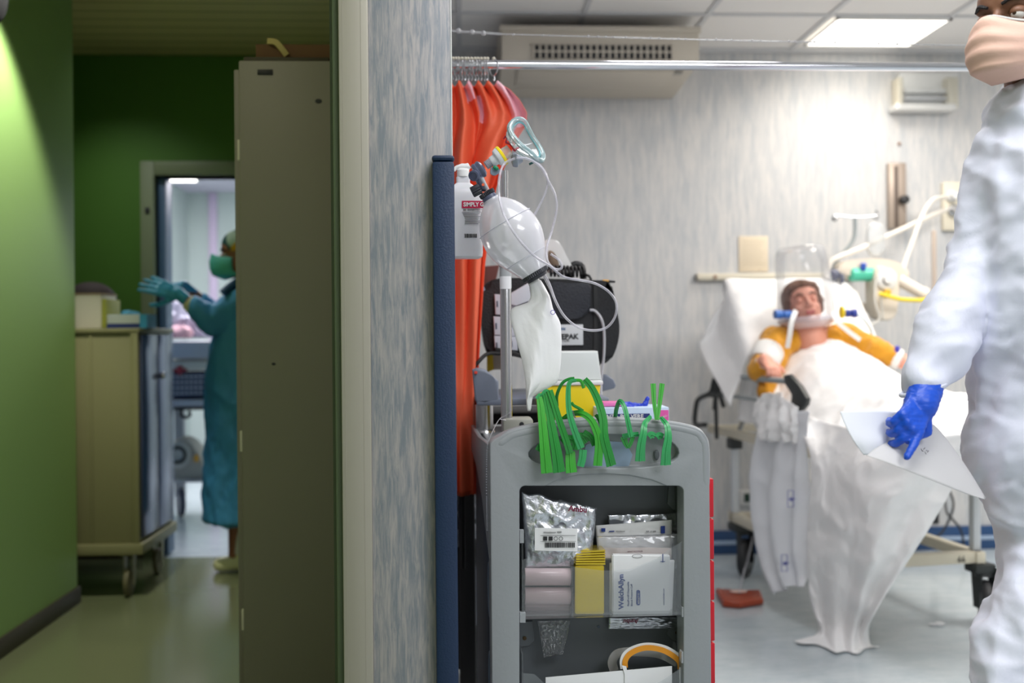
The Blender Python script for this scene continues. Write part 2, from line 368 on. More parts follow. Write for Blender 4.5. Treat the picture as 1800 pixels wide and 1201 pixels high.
# suspended grid (one structure)
gx = [ZP(1027, 22, CZ).x+0.583*k for k in range(-1, 6)]; gy = [ZP(1500, 26, CZ).y+0.583*k for k in range(-9, 2)]
b = nb()
for x in gx:
    if x > XP-0.16 and x < XR: box(b, (x-0.012, Y0, CZ-0.008), (x+0.012, YW, CZ))
for y in gy:
    if y < YW: box(b, (XP-0.14, y-0.012, CZ-0.0085), (XR, y+0.012, CZ-0.0005))
box(b, (XP, YW-0.03, CZ-0.02), (XR, YW, CZ))
obj('trim_1', b, M_grid, flat=True, kind='structure')
b = nb(); box(b, (XP-0.16, YB-0.06, CZ-0.05), (XP, YB, CZ)); b.free()
# skirting: blue vinyl with a pale bead; dark brown in corridor
M_sk = mat('blue_skirting', (40, 74, 118), 0.35); M_skd = mat('dark_skirting', (62, 54, 40), 0.5)
b = nb(); box(b, (XP, YW-0.018, 0), (XR, YW, 0.125), 0.004); sk = obj('baseboard_back', b, M_sk, kind='structure')
b = nb(); box(b, (XP, YW-0.024, 0.052), (XR, YW-0.017, 0.074), 0.002); obj('bead', b, mat('pale_blue_bead', (160, 180, 205), 0.4), sk)
b = nb(); box(b, (XL, Y0, 0), (XL+0.012, YC+0.012, 0.075), 0.002); box(b, (XL-0.15, YC, 0), (XL, YC+0.012, 0.075)); obj('baseboard_left', b, M_skd, kind='structure')
b = nb(); box(b, (-2.7, YB-0.012, 0), (DL-fw, YB, 0.075), 0.002); obj('baseboard_corridor_end', b, M_skd, kind='structure')
# partition end: aluminium corner strip + streaked laminate end face
yp = 2.0
xa, xb, xc = W(596, 600, yp).x, W(652, 600, yp).x, W(798, 600, yp).x
# build between rolled pixel edges: true verticals
b = nb(); box(b, (xb, yp, 0), (xc, yp+0.014, CZ), 0.001); obj('trim_2', b, M_pillar, kind='structure')
b = nb(); box(b, (xa+0.004, yp-0.004, 0), (xb, yp+0.03, CZ), 0.003)
for k in range(2): box(b, (xa+0.012+k*0.036, yp-0.0044, 0), (xa+0.0128+k*0.036, yp-0.003, CZ))
obj('trim_3', b, M_alu, kind='structure')
b = nb(); box(b, (xa-0.010, yp+0.01, 0), (xa+0.003, yp+0.05, CZ), 0.002); box(b, (xa-0.02, yp+0.05, 0), (XP-0.16, yp+0.1, CZ)); obj('trim_4', b, mat('green_grey_jamb', (84, 98, 70), 0.5), kind='structure')
b = nb(); box(b, (xc-0.0015, yp-0.001, 0), (xc+0.0005, yp+0.015, CZ), 0.0004); obj('trim_5', b, M_white, kind='structure')
# blue corner guard
gl_, gr_ = W(762, 600, yp-0.03).x, W(801, 600, yp-0.03).x; gt = W(780, 273, yp-0.03).z
t = thing('corner_guard', 'dark navy vertical corner guard on the edge of the grey partition', 'corner guard', (gl_, yp, 0))
b = nb(); box(b, (gl_, yp-0.035, 0.0), (gr_, yp-0.001, gt-0.012), 0.006); obj('guard_body', b, M_navy, t)
b = nb(); box(b, (gl_-0.0006, yp-0.0356, gt-0.0115), (gr_+0.0006, yp-0.001, gt), 0.006); obj('end_cap', b, M_navy, t)

# side room beyond the door
M_srw = mat('pale_mint_wall', (196, 208, 204), 0.6)
slab('wall_side_room_back', (-2.8, YE-0.1, 0), (XP-0.16, YE, CZ), M_srw)
slab('wall_side_room_left', (-2.8, YB+0.14, 0), (-2.7, YE-0.1, CZ), M_srw)
slab('wall_side_room_right', (XP-0.16, YB+0.14, 0), (XP-0.06, YE-0.1, CZ), M_srw)
b = nb()
p = W(375, 420, YE-0.1); box(b, (p.x-0.04, YE-0.13, 0), (p.x+0.04, YE-0.1, CZ-0.07), 0.003)
obj('trim_6', b, mat('lilac_strip', (214, 196, 222), 0.5), kind='structure')
p = ZP(306, 314, CZ-0.1)
t = thing('ceiling_panel_light', 'small lit ceiling panel seen through the green doorway', 'ceiling light', (p.x, p.y, CZ-0.09))
b = nb(); box(b, (p.x-0.16, p.y-0.25, CZ-0.085), (p.x+0.16, p.y+0.25, CZ-0.06), 0.004); obj('frame', b, M_white, t)
b = nb(); box(b, (p.x-0.14, p.y-0.23, CZ-0.092), (p.x+0.14, p.y+0.23, CZ-0.085), 0.003); obj('diffuser', b, mat('lit_diffuser_bright', (255, 252, 246), 0.5, emit=7), t)

# ward ceiling light (visible) and its off-frame sisters
c4 = [ZP(1412, 76, CZ), ZP(1598, 78, CZ), ZP(1675, 27, CZ), ZP(1473, 27, CZ)]
lx0, lx1 = min(c4[0].x, c4[3].x), max(c4[1].x, c4[2].x); ly0, ly1 = c4[3].y, min(c4[0].y, YW-0.06)
t = thing('ceiling_panel_light', 'large square lit ceiling panel above the patient bed', 'ceiling light', ((lx0+lx1)/2, (ly0+ly1)/2, CZ-0.02))
b = nb()
for q in ((lx0, ly0, lx1, ly0+0.014), (lx0, ly1-0.014, lx1, ly1), (lx0, ly0, lx0+0.014, ly1), (lx1-0.014, ly0, lx1, ly1)): box(b, (q[0], q[1], CZ-0.018), (q[2], q[3], CZ-0.009))
obj('frame', b, M_white, t)
b = nb(); box(b, (lx0+0.012, ly0+0.012, CZ-0.014), (lx1-0.012, ly1-0.012, CZ-0.0095)); obj('diffuser', b, M_light, t, flat=True)
# black body on green wall, stand-in for an unclear dark blur, top-left corner
p = W(8, 14, 3.62)
t = thing('dark_blur_stand_in', 'black rounded fixture high on the green wall, cut by the photo corner', 'fixture', (XL, p.y, p.z))
b = nb(); ell(b, (XL+0.05, p.y-0.03, p.z+0.06), (0.055, 0.12, 0.13)); obj('housing', b, mat('matt_black_foam', (6, 6, 7), 0.95, spec=0.1), t)
b = nb(); lathe(b, [(0.04, 0), (0.04, 0.012), (0.03, 0.02)], (XL, p.y-0.03, p.z+0.06), (1, 0, 0)); obj('backing_disc', b, M_dark, t)

# ================= CORRIDOR CABINET =================
yc = 2.95; cl = W(424, 700, yc).x; ct = W(500, 106, yc).z
t = thing('metal_cabinet', 'tall cream metal cabinet, its scuffed flat side beside the grey partition', 'cabinet', (cl+0.2, yc, 0))
b = nb(); box(b, (cl, yc, 0.03), (XP-0.175, yc+0.9, ct), 0.006); obj('body', b, M_cab, t)
b = nb(); box(b, (cl+0.03, yc+0.02, 0), (XP-0.2, yc+0.88, 0.03)); obj('plinth', b, M_dark, t)
b = nb(); q = W(466, 127, yc); box(b, (q.x-0.022, yc-0.003, q.z-0.008), (q.x+0.022, yc+0.001, q.z+0.008), 0.001); obj('vent_slot', b, M_black, t)
for i, (px, py, r) in enumerate([(560, 178, 0.010), (481, 640, 0.006)]):
    q = W(px, py, yc); b = nb(); vs = ell(b, (q.x, yc-0.0005, q.z), (r, 0.0012, r*0.7))
    obj('scuff_mark', b, M_dark, t)
for py in (265, 775, 1088):
    q = W(422, py, yc+0.02); b = nb(); box(b, (cl-0.006, yc+0.005, q.z-0.03), (cl+0.001, yc+0.02, q.z+0.03), 0.001); obj('hinge', b, M_cream, t)
b = nb(); box(b, (cl-0.02, yc+0.03, 0.05), (cl-0.001, yc+0.87, ct-0.02), 0.003)
obj('door', b, M_cab, t)
# trays and cartons on top
q0, q1 = W(449, 80, yc+0.06), W(600, 80, yc+0.06)
b = nb(); box(b, (W(428, 90, yc+0.03).x, yc+0.03, ct+0.001), (W(578, 90, yc+0.03).x, yc+0.5, ct+0.018), 0.002)
obj('flat_tray', b, mat('dark_olive_tray', (66, 60, 38), 0.6), label='thin dark tray lying flat on top of the tall cabinet', cat='tray')
t = thing('cardboard_box', 'brown cardboard box on the dark tray above the tall cabinet', 'box', (q0.x+0.12, yc+0.06, ct+0.019))
b = nb(); box(b, (q0.x, yc+0.06, ct+0.019), (XP-0.18, yc+0.45, q0.z+0.005), 0.003); obj('carton', b, M_brown, t)
b = nb(); strap(b, [W(470, 72, yc+0.05), W(484, 74, yc+0.045), W(494, 84, yc+0.045), W(504, 97, yc+0.05)], 0.018, 0.004, (0, -1, 0)); obj('torn_tape', b, mat('straw_tape', (196, 176, 108), 0.6), t)

# ================= TROLLEY =================
yt = YC+0.06
xr_, ztop = W(242, 600, yt).x, W(242, 577, yt).z; xl_ = -2.25; zb = W(242, 955, yt).z; yt2 = yt+0.52
M_tr = mat('olive_grey_enamel', (124, 122, 82), 0.5); M_trd = mat('polished_blue_steel', (84, 92, 118), 0.22, 0.6)
t = thing('metal_trolley', 'tall olive-grey metal supply trolley on castors beside the green doorway', 'trolley', ((xl_+xr_)/2, yt+0.26, 0))
b = nb(); box(b, (xl_, yt, zb), (xr_, yt2, ztop-0.02), 0.004); obj('body', b, M_tr, t)
b = nb(); box(b, (xl_-0.01, yt-0.015, ztop-0.02), (xr_+0.012, yt2+0.01, ztop), 0.004); obj('top_panel', b, M_tr, t)
b = nb(); box(b, (xl_+0.01, yt-0.02, zb-0.05), (xr_+0.02, yt2+0.01, zb), 0.006); obj('base_frame', b, M_tr, t)
b = nb(); box(b, (xr_-0.03, yt-0.012, zb), (xr_+0.004, yt, ztop-0.02), 0.003); box(b, (W(158, 700, yt).x, yt-0.006, zb), (W(163, 700, yt).x, yt, ztop-0.02), 0.002); obj('corner_upright', b, M_tr, t)
for k in range(2):
    b = nb(); y0 = yt+0.02+k*0.245; box(b, (xr_, y0, zb+0.02), (xr_+0.012, y0+0.235, ztop-0.03), 0.003); d = obj('door', b, M_trd, t)
    if k == 1:
        b = nb(); ell(b, (xr_+0.024, y0+0.03, W(272, 660, 4.9).z), (0.014, 0.01, 0.016)); obj('door_knob', b, M_chrome, d)
for (cx_, cy_) in ((xr_-0.06, yt+0.04), (xr_-0.06, yt2-0.05), (xl_+0.08, yt+0.04), (xl_+0.08, yt2-0.05)):
    b = nb(); lathe(b, [(0.045, -0.013), (0.06, -0.009), (0.063, 0), (0.06, 0.009), (0.045, 0.013)], (cx_, cy_, 0.064), (1, 0, 0)); w_ = obj('castor', b, mat('olive_tyre', (96, 92, 60), 0.6), t)
    b = nb(); zt = zb-0.05
    for s in (-1, 1): prism(b, [V((cx_+s*0.02, cy_-0.02, zt)), V((cx_+s*0.02, cy_+0.03, zt)), V((cx_+s*0.02, cy_+0.012, 0.055)), V((cx_+s*0.02, cy_-0.012, 0.055))], (0.004, 0, 0))
    box(b, (cx_-0.03, cy_-0.03, zt-0.01), (cx_+0.03, cy_+0.03, zt)); obj('fork', b, M_tr, w_)
# things on trolley
p = W(162, 545, yt+0.1)
t = thing('white_carton', 'cream-white carton at the left end of the olive-grey trolley top', 'carton', (p.x, p.y, ztop))
xx0, xx1 = W(140, 550, yt+0.06).x-0.03, W(178, 550, yt+0.06).x; zt = W(160, 518, yt+0.06).z
b = nb(); box(b, (xx0, yt+0.06, ztop+0.001), (xx1, yt+0.26, zt), 0.003); obj('body', b, M_cream, t)
b = nb(); box(b, (xx1, yt+0.065, ztop+0.002), (xx1+0.02, yt+0.255, zt-0.02), 0.002); obj('end_flap', b, mat('yellow_green_card', (170, 172, 70), 0.6), t)
b = nb(); box(b, (xx0, yt+0.055, zt+0.0005), (xx1+0.004, yt+0.26, zt+0.006), 0.001); obj('lid_edge', b, mat('tan_card', (176, 150, 116), 0.7), t)
p = W(168, 508, yt+0.34)
t = thing('dark_dome_stand_in', 'dark brown rounded cap standing behind the cream-white carton', 'cap', (p.x, p.y, ztop))  # rounded stand-in; what the dark top belongs to is unclear
b = nb(); ell(b, (p.x-0.03, yt+0.36, ztop+0.13), (0.125, 0.1, 0.10)); caps_(b, (p.x-0.03, yt+0.36, ztop+0.085), 0.085, (p.x-0.03, yt+0.36, ztop+0.1), 0.08); b = fuse(b, 0.01, 4); obj('upper_dome', b, mat('dark_brown_felt', (44, 30, 26), 0.8), t)
b = nb(); lathe(b, [(0.1, 0.001), (0.112, 0.008), (0.1, 0.03)], (p.x-0.03, yt+0.36, ztop), (0, 0, 1)); obj('lower_rim', b, mat('dark_brown_felt', (44, 30, 26), 0.8), t)
x0, x1 = W(188, 565, yt+0.05).x, W(258, 565, yt+0.05).x; z1 = W(220, 553, yt+0.05).z
t = thing('glove_box', 'flat blue and white glove box on the olive-grey trolley', 'box', ((x0+x1)/2, yt+0.1, ztop))
b = nb(); box(b, (x0, yt+0.05, ztop+0.001), (x1, yt+0.19, z1), 0.003); bb = obj('carton', b, mat('pale_blue_card', (190, 196, 190), 0.5), t)
b = nb(); box(b, (x0-0.001, yt+0.0485, ztop+0.001), (x1-0.03, yt+0.0495, ztop+0.022)); obj('navy_band', b, mat('navy_print', (36, 50, 110), 0.5), t)
b = nb(); box(b, (x1-0.032, yt+0.0485, ztop+0.001), (x1+0.001, yt+0.192, z1+0.0005)); obj('cyan_end', b, mat('cyan_print', (60, 150, 190), 0.5), t)
b = nb(); ell(b, ((x0+x1)/2-0.01, yt+0.1, z1+0.006), (0.032, 0.02, 0.014)); ell(b, ((x0+x1)/2+0.012, yt+0.11, z1+0.004), (0.03, 0.02, 0.01)); b = fuse(b, 0.004, 3); wrinkle(b, 0.004, (60, 60, 60)); obj('glove_tuft', b, mat('cyan_glove', (60, 150, 185), 0.5), t)
# ================= RESUSCITATION CART =================
def modbake(bm, setup):
    me = bpy.data.meshes.new('tmp'); bmesh.ops.recalc_face_normals(bm, faces=bm.faces); bm.to_mesh(me); bm.free()
    o = bpy.data.objects.new('tmp', me); COL.objects.link(o); extra = setup(o)
    dg = bpy.context.evaluated_depsgraph_get(); dg.update()
    m2 = bpy.data.meshes.new_from_object(o.evaluated_get(dg)); b = nb(); b.from_mesh(m2)
    bpy.data.objects.remove(o); bpy.data.meshes.remove(me); bpy.data.meshes.remove(m2)
    for e in extra or []: m = e.data; bpy.data.objects.remove(e); bpy.data.meshes.remove(m)
    return b
def cut(bm, cutters, bev=0.0):
    def su(o):
        ex = []
        for c in cutters:
            me = bpy.data.meshes.new('c'); bmesh.ops.recalc_face_normals(c, faces=c.faces); c.to_mesh(me); c.free()
            co = bpy.data.objects.new('c', me); COL.objects.link(co); ex.append(co)
            m = o.modifiers.new('b', 'BOOLEAN'); m.operation = 'DIFFERENCE'; m.object = co; m.solver = 'EXACT'
        if bev:
            v = o.modifiers.new('v', 'BEVEL'); v.width = bev; v.segments = 3; v.limit_method = 'ANGLE'; v.angle_limit = math.radians(50)
        return ex
    return modbake(bm, su)
ca = math.radians(2.5); LX = V((math.cos(ca), math.sin(ca), 0)); LY = V((-math.sin(ca), math.cos(ca), 0))
C0 = W(1053, 1000, 2.1); C0.z = 0
def CL(px, py, d=0.0): return PL(px, py, C0+LY*d, LY)
def CB(x, y, z): return C0+LX*x+LY*y+V((0, 0, z))
MC = Matrix.Translation(C0) @ Matrix.Rotation(ca, 4, 'Z')
def cbox(bm, lo, hi, bev=0.0): return box(bm, lo, hi, bev, MC)
M_cg = mat('grey_cart_plastic', (146, 150, 153), 0.38, bump=(90, 0.05))
M_cd = mat('dark_grey_cart_panel', (92, 97, 101), 0.45)
M_cs = mat('blue_grey_cart_side', (70, 82, 98), 0.45)
M_red = mat('red_drawer_plastic', (200, 24, 40), 0.35)
t = cart = thing('resuscitation_cart', 'grey plastic resuscitation cart with an open bin end facing the viewer', 'cart', C0, ca)
arch = [(861, 790), (863, 779), (880, 767), (902, 757), (930, 750), (953, 746), (1003, 739), (1055, 736), (1119, 737), (1183, 743), (1222, 752), (1239, 763), (1245, 778), (1247, 800)]
ap = catmull([CL(x, y) for x, y in arch], 4)
zl = 0.14
outline = [V((ap[0].x, ap[0].y, zl))]+ap+[V((ap[-1].x, ap[-1].y, zl))]
outline[0] = V((CL(861, 790).x, CL(861, 790).y, zl))
b = nb(); prism(b, outline, LY*0.055)
pl_, pr_ = CL(915, 1000), CL(1207, 1000)
def rrect(x0, y0, x1, y1, r, d, n=5):
    P = []
    for cx_, cy_, a0 in ((x1-r, y0+r, -90), (x1-r, y1-r, 0), (x0+r, y1-r, 90), (x0+r, y0+r, 180)):
        for k in range(n+1):
            a = math.radians(a0+90*k/n); P.append(CL(cx_+r*math.cos(a), cy_+r*math.sin(a), d))
    return P
c1 = nb(); prism(c1, rrect(915, 857, 1206, 1500, 10, -0.02), LY*0.12)
c2 = nb(); prism(c2, catmull([CL(x, y, -0.01) for x, y in [(930, 797), (958, 775), (1010, 766), (1100, 765), (1165, 770), (1194, 790), (1186, 812), (1130, 823), (1000, 823), (945, 815)]], 3, True), LY*0.036)
c3 = nb(); prism(c3, [CL(x, y, -0.01) for x, y in [(955, 858), (985, 843), (1020, 836), (1065, 834), (1110, 837), (1148, 845), (1180, 858)]], LY*0.015)
b = cut(b, [c1, c2, c3], 0.005)
obj('end_panel', b, M_cg, t, ang=50)
b = nb(); tube(b, [p+LY*0.012 for p in catmull([CL(x+(6 if x < 900 else -6 if x > 1230 else 0), y+9) for x, y in arch[1:-1]]+[CL(1240, 840), CL(1240, 880)], 4)], [0.008]+[0.0135]*20+[0.012, 0.006], 14); obj('grab_rail', b, M_cg, t)
b = nb(); prism(b, [CL(x, y, 0.0245) for x, y in [(1030, 782), (1062, 775), (1100, 778), (1112, 800), (1105, 821), (1020, 821)]], LY*0.003); obj('translucent_pad', b, mat('pale_blue_plastic', (150, 172, 196), 0.3), t)
b = nb(); ell(b, CL(1154, 800, 0.021), (0.006, 0.003, 0.011)); obj('rail_stud', b, M_cd, t)
# recess behind opening
zt_, zb_ = CL(1060, 850).z, 0.30
xl, xr = (CL(905, 1000)-C0).dot(LX), (CL(1217, 1000)-C0).dot(LX)
b = nb(); cbox(b, (xl, 0.125, zb_), (xr, 0.14, zt_+0.01)); obj('recess_back', b, M_cd, t)
b = nb()
cbox(b, (xl, 0.056, zb_), (xl+0.006, 0.125, zt_+0.01)); cbox(b, (xr-0.006, 0.056, zb_), (xr, 0.125, zt_+0.01)); cbox(b, (xl, 0.056, zt_+0.01), (xr, 0.125, zt_+0.016)); cbox(b, (xl, 0.056, zb_-0.006), (xr, 0.125, zb_))
obj('recess_lining', b, M_cd, t)
for px, py, sx_ in ((1190, 878, 1), (1190, 1108, 1), (922, 1118, -1)):
    b = nb(); r = 26
    pts = [CL(px+24*sx_, py-25, 0.118), CL(px-14*sx_, py-25, 0.118), CL(px-17*sx_, py+8, 0.118), CL(px-8*sx_, py+18, 0.118), CL(px+24*sx_, py+22, 0.118)]
    prism(b, pts, LY*0.006, 0.001); o_ = obj('corner_boss', b, mat('grey_recess_boss', (104, 109, 113), 0.45), t)
    b = nb(); lathe(b, [(0.0042, 0), (0.0045, 0.002), (0.002, 0.0025)], CL(px, py+4, 0.1185), -LY, 12); obj('screw', b, mat('bronze_screw', (80, 64, 44), 0.4, 0.8), o_)
b = nb(); lathe(b, [(0.0036, 0), (0.0036, 0.001)], CL(1052, 1102, 0.1245), -LY, 12); obj('blind_hole', b, M_cs, t)
# carcass, sides, worktop
wx0 = (CL(861, 1000)-C0).dot(LX); wx1 = (CL(1246, 1000)-C0).dot(LX)
b = nb(); cbox(b, (wx0+0.02, 0.145, 0.14), (wx1-0.012, 0.72, 0.895), 0.006); obj('carcass', b, M_cs, t)
b = nb(); cbox(b, (wx0+0.012, 0.056, 0.14), (wx0+0.020, 0.70, 0.90), 0.003); obj('side_panel', b, M_cs, t)
b = nb(); cbox(b, (wx0+0.022, 0.060, 0.898), (wx1-0.014, 0.74, 0.915), 0.004); obj('worktop', b, M_cg, t)
b = nb()
P = [CB(wx0, 0.03, 0.945), CB(wx0-0.001, 0.35, 0.925), CB(wx0, 0.74, 0.925), CB(wx0, 0.74, 0.86), CB(wx0, 0.45, 0.84), CB(wx0, 0.25, 0.80), CB(wx0, 0.12, 0.74), CB(wx0, 0.03, 0.70)]
prism(b, P, LX*0.011, 0.003); obj('worktop_lip', b, M_cg, t)
b = nb(); P = [CB(wx1-0.014, 0.06, 0.935), CB(wx1-0.014, 0.74, 0.925), CB(wx1-0.014, 0.74, 0.88), CB(wx1-0.014, 0.06, 0.88)]; prism(b, P, LX*0.011, 0.003); obj('worktop_lip', b, M_cg, t)
for z in (0.56, 0.36):
    b = nb(); tube(b, [CB(wx0+0.009, 0.12+0.05*math.cos(a*math.pi/8), z+0.05+0.06*math.sin(a*math.pi/8)) for a in range(16)], 0.003, 8, closed=True); obj('side_clip', b, mat('pale_clip_plastic', (120, 134, 150), 0.35), t)
ys = [848, 921, 997, 1071, 1145, 1222]
for k in range(5):
    z1 = CL(1250, ys[k]+1).z; z0 = CL(1250, ys[k+1]-2).z
    b = nb(); cbox(b, (wx1-0.010, 0.058, z0), (wx1+0.030, 0.70, z1), 0.003); d = obj('drawer', b, M_red, t)
    b = nb(); cbox(b, (wx1+0.030, 0.25, (z0+z1)/2-0.006), (wx1+0.042, 0.52, (z0+z1)/2+0.006), 0.002); obj('drawer_pull', b, M_cg, d)
b = nb(); cbox(b, (wx0+0.01, 0.02, 0.10), (wx1-0.01, 0.72, 0.139), 0.01); obj('base', b, M_cd, t)
for sx_ in (wx0+0.06, wx1-0.06):
    for sy_ in (0.07, 0.66):
        b = nb(); lathe(b, [(0.03, -0.014), (0.047, -0.011), (0.05, 0), (0.047, 0.011), (0.03, 0.014)], CB(sx_, sy_, 0.0505), LX); w_ = obj('castor', b, M_dark, t)
        b = nb(); cbox(b, (sx_-0.02, sy_-0.02, 0.09), (sx_+0.02, sy_+0.02, 0.101)); obj('castor_plate', b, M_steel, w_)
# clear bins on the end panel (parts of the cart)
M_clr = clear('clear_acrylic', (225, 232, 236), 0.015, 0.6, 0.04, edge=0.20)
def cpx(bm, pts, d0, d1): prism(bm, [CL(x, y, d0) for x, y in pts], LY*(d1-d0))
b = nb(); cpx(b, [(918, 1084), (918, 985), (940, 978), (975, 985), (1012, 998), (1063, 1004), (1110, 1001), (1156, 982), (1175, 968), (1203, 950), (1203, 1080)], 0.010, 0.0125)
bn = obj('clear_bin', b, M_clr, t, label='upper clear acrylic bin')
b = nb(); cpx(b, [(916, 1081), (1206, 1077), (1206, 1082), (916, 1089)], 0.006, 0.10); cpx(b, [(917, 1080), (917, 948), (920, 948), (920, 1080)], 0.010, 0.10); cpx(b, [(1201, 1078), (1201, 950), (1204, 950), (1204, 1078)], 0.010, 0.10)
cpx(b, [(1006, 1084), (1006, 985), (1008, 985), (1008, 1084)], 0.014, 0.10)
obj('bin_tray', b, M_clr, bn)
for x0, x1, y0, y1 in ((914, 924, 1078, 1095), (1199, 1208, 1068, 1085), (1198, 1208, 1146, 1166), (914, 921, 933, 955)):
    b = nb(); cpx(b, [(x0, y0), (x1, y0), (x1, y1), (x0, y1)], 0.002, 0.018); obj('bin_clip', b, clear('clear_clip', (230, 235, 240), 0.3, 0.5, 0.05), bn)
b = nb(); cpx(b, [(918, 1260), (918, 1184), (940, 1186), (960, 1205), (1010, 1222), (1110, 1222), (1160, 1200), (1203, 1172), (1203, 1260)], 0.010, 0.0125); bn2 = obj('clear_bin', b, M_clr, t, label='lower clear acrylic bin')
b = nb(); cpx(b, [(916, 1260), (1206, 1260), (1206, 1265), (916, 1266)], 0.006, 0.10); cpx(b, [(917, 1262), (917, 1150), (920, 1150), (920, 1262)], 0.010, 0.10); cpx(b, [(1201, 1262), (1201, 1150), (1204, 1150), (1204, 1262)], 0.010, 0.10); obj('bin_tray', b, M_clr, bn2)

# ---------- bin contents ----------
M_foil = mat('crinkled_silver_foil', (205, 208, 214), 0.24, 0.9, bump=(55, 0.5))
M_foil2 = mat('smooth_silver_foil', (200, 204, 210), 0.2, 0.9, bump=(25, 0.3))
M_paper = mat('white_paper', (232, 232, 234), 0.6); M_ink = mat('navy_ink', (30, 60, 140), 0.5); M_inkb = mat('black_ink', (30, 30, 34), 0.5)
M_mar = mat('maroon_ink', (120, 24, 60), 0.5)
def pouch(tl, tr, br, bl, d, th, nu=36, nv=36, amp=0.003, seed=0, fr=26, jag=0.0, P=CL, nrm=None):
    b = nb(); rows = []
    nrm = LY if nrm is None else nrm
    for side in (0, 1):
        R = []
        for j in range(nv+1):
            v = j/nv; row = []
            for i in range(nu+1):
                u = i/nu
                x = (tl[0]*(1-u)+tr[0]*u)*(1-v)+(bl[0]*(1-u)+br[0]*u)*v; y = (tl[1]*(1-u)+tr[1]*u)*(1-v)+(bl[1]*(1-u)+br[1]*u)*v
                y += jag*(1-v)*noise.noise(V((u*6, seed, 0)))
                e = (max(0.0, 16*u*(1-u)*v*(1-v)))**0.6
                q = V((u*fr*0.3, v*fr*0.3, seed))
                wr = (rnoise(q)*0.6+rnoise(q*2.3)*0.4-0.4)*amp*min(1, e*2+0.25)
                row.append(P(x, y, d)+(-nrm if side == 0 else nrm)*(e*th/2+0.0004)-nrm*wr)
            R.append(row)
        rows.append(grid(b, R))
    A, B = rows
    def seam(a, c):
        for k in range(len(a)-1): b.faces.new((a[k], a[k+1], c[k+1], c[k]))
    seam(A[0], B[0]); seam(A[-1], B[-1]); seam([r[0] for r in A], [r[0] for r in B]); seam([r[-1] for r in A], [r[-1] for r in B])
    return b
t = thing('foil_packet', 'crumpled silver foil electrode packet with a white barcode label, left of the upper bin', 'packet', CL(980, 990, 0.045))
b = pouch((917, 864), (1049, 893), (1038, 996), (924, 998), 0.045, 0.026, amp=0.008, seed=1, fr=14, jag=6); obj('pouch', b, M_foil, t, ang=180)
b = nb(); R = [[CL(940+75*i/10+(2 if j else 0)*0, 928+(40*j/5)+i*0.15, 0.024-0.0012*math.sin(i/10*3.14)) for i in range(11)] for j in range(6)]; grid(b, R); thick(b, 0.0004); lab = obj('paper_label', b, M_paper, t)
text('Ambu', CL(999, 898, 0.0245), LX+V((0, 0, -0.12)), V((0.12, 0, 1)), 0.0165, M_mar, t, bold=0.03, sx=1.0)
text('WhiteSensor 4200', CL(955, 938, 0.0205), LX, (0, 0, 1), 0.0052, M_inkb, t)
b = nb()
x = 958.0; random.seed(3)
while x < 1010:
    w_ = random.choice((0.5, 0.9, 1.5)); cpx(b, [(x, 954), (x+w_, 954), (x+w_, 963), (x, 963)], 0.0205, 0.0212); x += w_+random.choice((0.6, 1.0))
for k, x in enumerate((955, 964.5, 973.5, 982.5)):
    if k < 2: cpx(b, [(x, 943.5), (x+7, 943.5), (x+7, 950.5), (x, 950.5)], 0.0205, 0.0212)
    else: tube(b, [CL(x+3.5+3.3*math.cos(a*math.pi/6), 947+3.3*math.sin(a*math.pi/6), 0.0208) for a in range(12)], 0.0005, 5, closed=True)
cpx(b, [(950, 941.5), (1012, 941.5), (1012, 942), (950, 942)], 0.0205, 0.0212); cpx(b, [(950, 952), (1012, 952), (1012, 952.4), (950, 952.4)], 0.0205, 0.0212)
obj('barcode', b, M_inkb, t, flat=True)
M_roll = mat('pale_pink_chart_paper', (226, 200, 204), 0.35, coat=0.3)
for k, (y0, y1, lab_) in enumerate(((997, 1031, 'pale pink chart paper roll, topmost of the three in the bin'), (1032, 1063, 'pale pink chart paper roll, middle of the three in the bin'), (1064, 1082, 'pale pink chart paper roll, lowest of the three in the bin'))):
    cy = (y0+y1)/2 if k < 2 else 1066; dd = 0.042 if k < 2 else 0.066
    r = 0.0186 if k == 0 else 0.0183
    a, c = CL(922, cy if k < 2 else 1064, dd), CL(1002, cy if k < 2 else 1064, dd)
    if k == 2: a, c = CL(922, 1059, 0.080), CL(1002, 1059, 0.080)
    tt = thing('chart_paper_roll', lab_, 'paper roll', (a+c)/2, group='chart paper rolls in the upper bin')
    b = nb(); lathe(b, [(r*0.35, 0.0), (r*0.97, 0.0), (r, 0.0008), (r, (c-a).length-0.0008), (r*0.97, (c-a).length), (r*0.35, (c-a).length)], a, c-a, 32, caps=False); obj('paper', b, M_roll, tt)
    b = nb(); lathe(b, [(r*0.35, 0.0), (r*0.35, (c-a).length), (r*0.28, (c-a).length), (r*0.28, 0)], a, c-a, 16, caps=False); obj('core', b, M_white, tt)
M_gold = mat('gold_foil', (214, 186, 40), 0.18, 0.55, coat=0.5, bump=(10, 0.25))
t = thing('gold_foil_blanket', 'folded gold foil pad standing in the middle of the upper bin', 'foil pad', CL(1036, 1080, 0.05))
b = nb(); cpx(b, [(1011, 995), (1062, 994), (1062, 1080), (1011, 1080)], 0.022, 0.085); bmesh.ops.bevel(b, geom=list(b.edges), offset=0.002, segments=2, affect='EDGES'); obj('folded_pad', b, M_gold, t)
b = nb()
for k in range(6): y = 993-k*4.2; cpx(b, [(1012+k*0.3, y-2.6), (1064, y-2.8-0.4*k), (1064, y-0.4*k), (1012+k*0.3, y)], 0.02+k*0.003, 0.08+k*0.002)
obj('folded_edge', b, M_gold, t, flat=True)
t = thing('swab_packet', 'white paper packet with two navy squares, behind the cuff box', 'packet', CL(1112, 1000, 0.08))
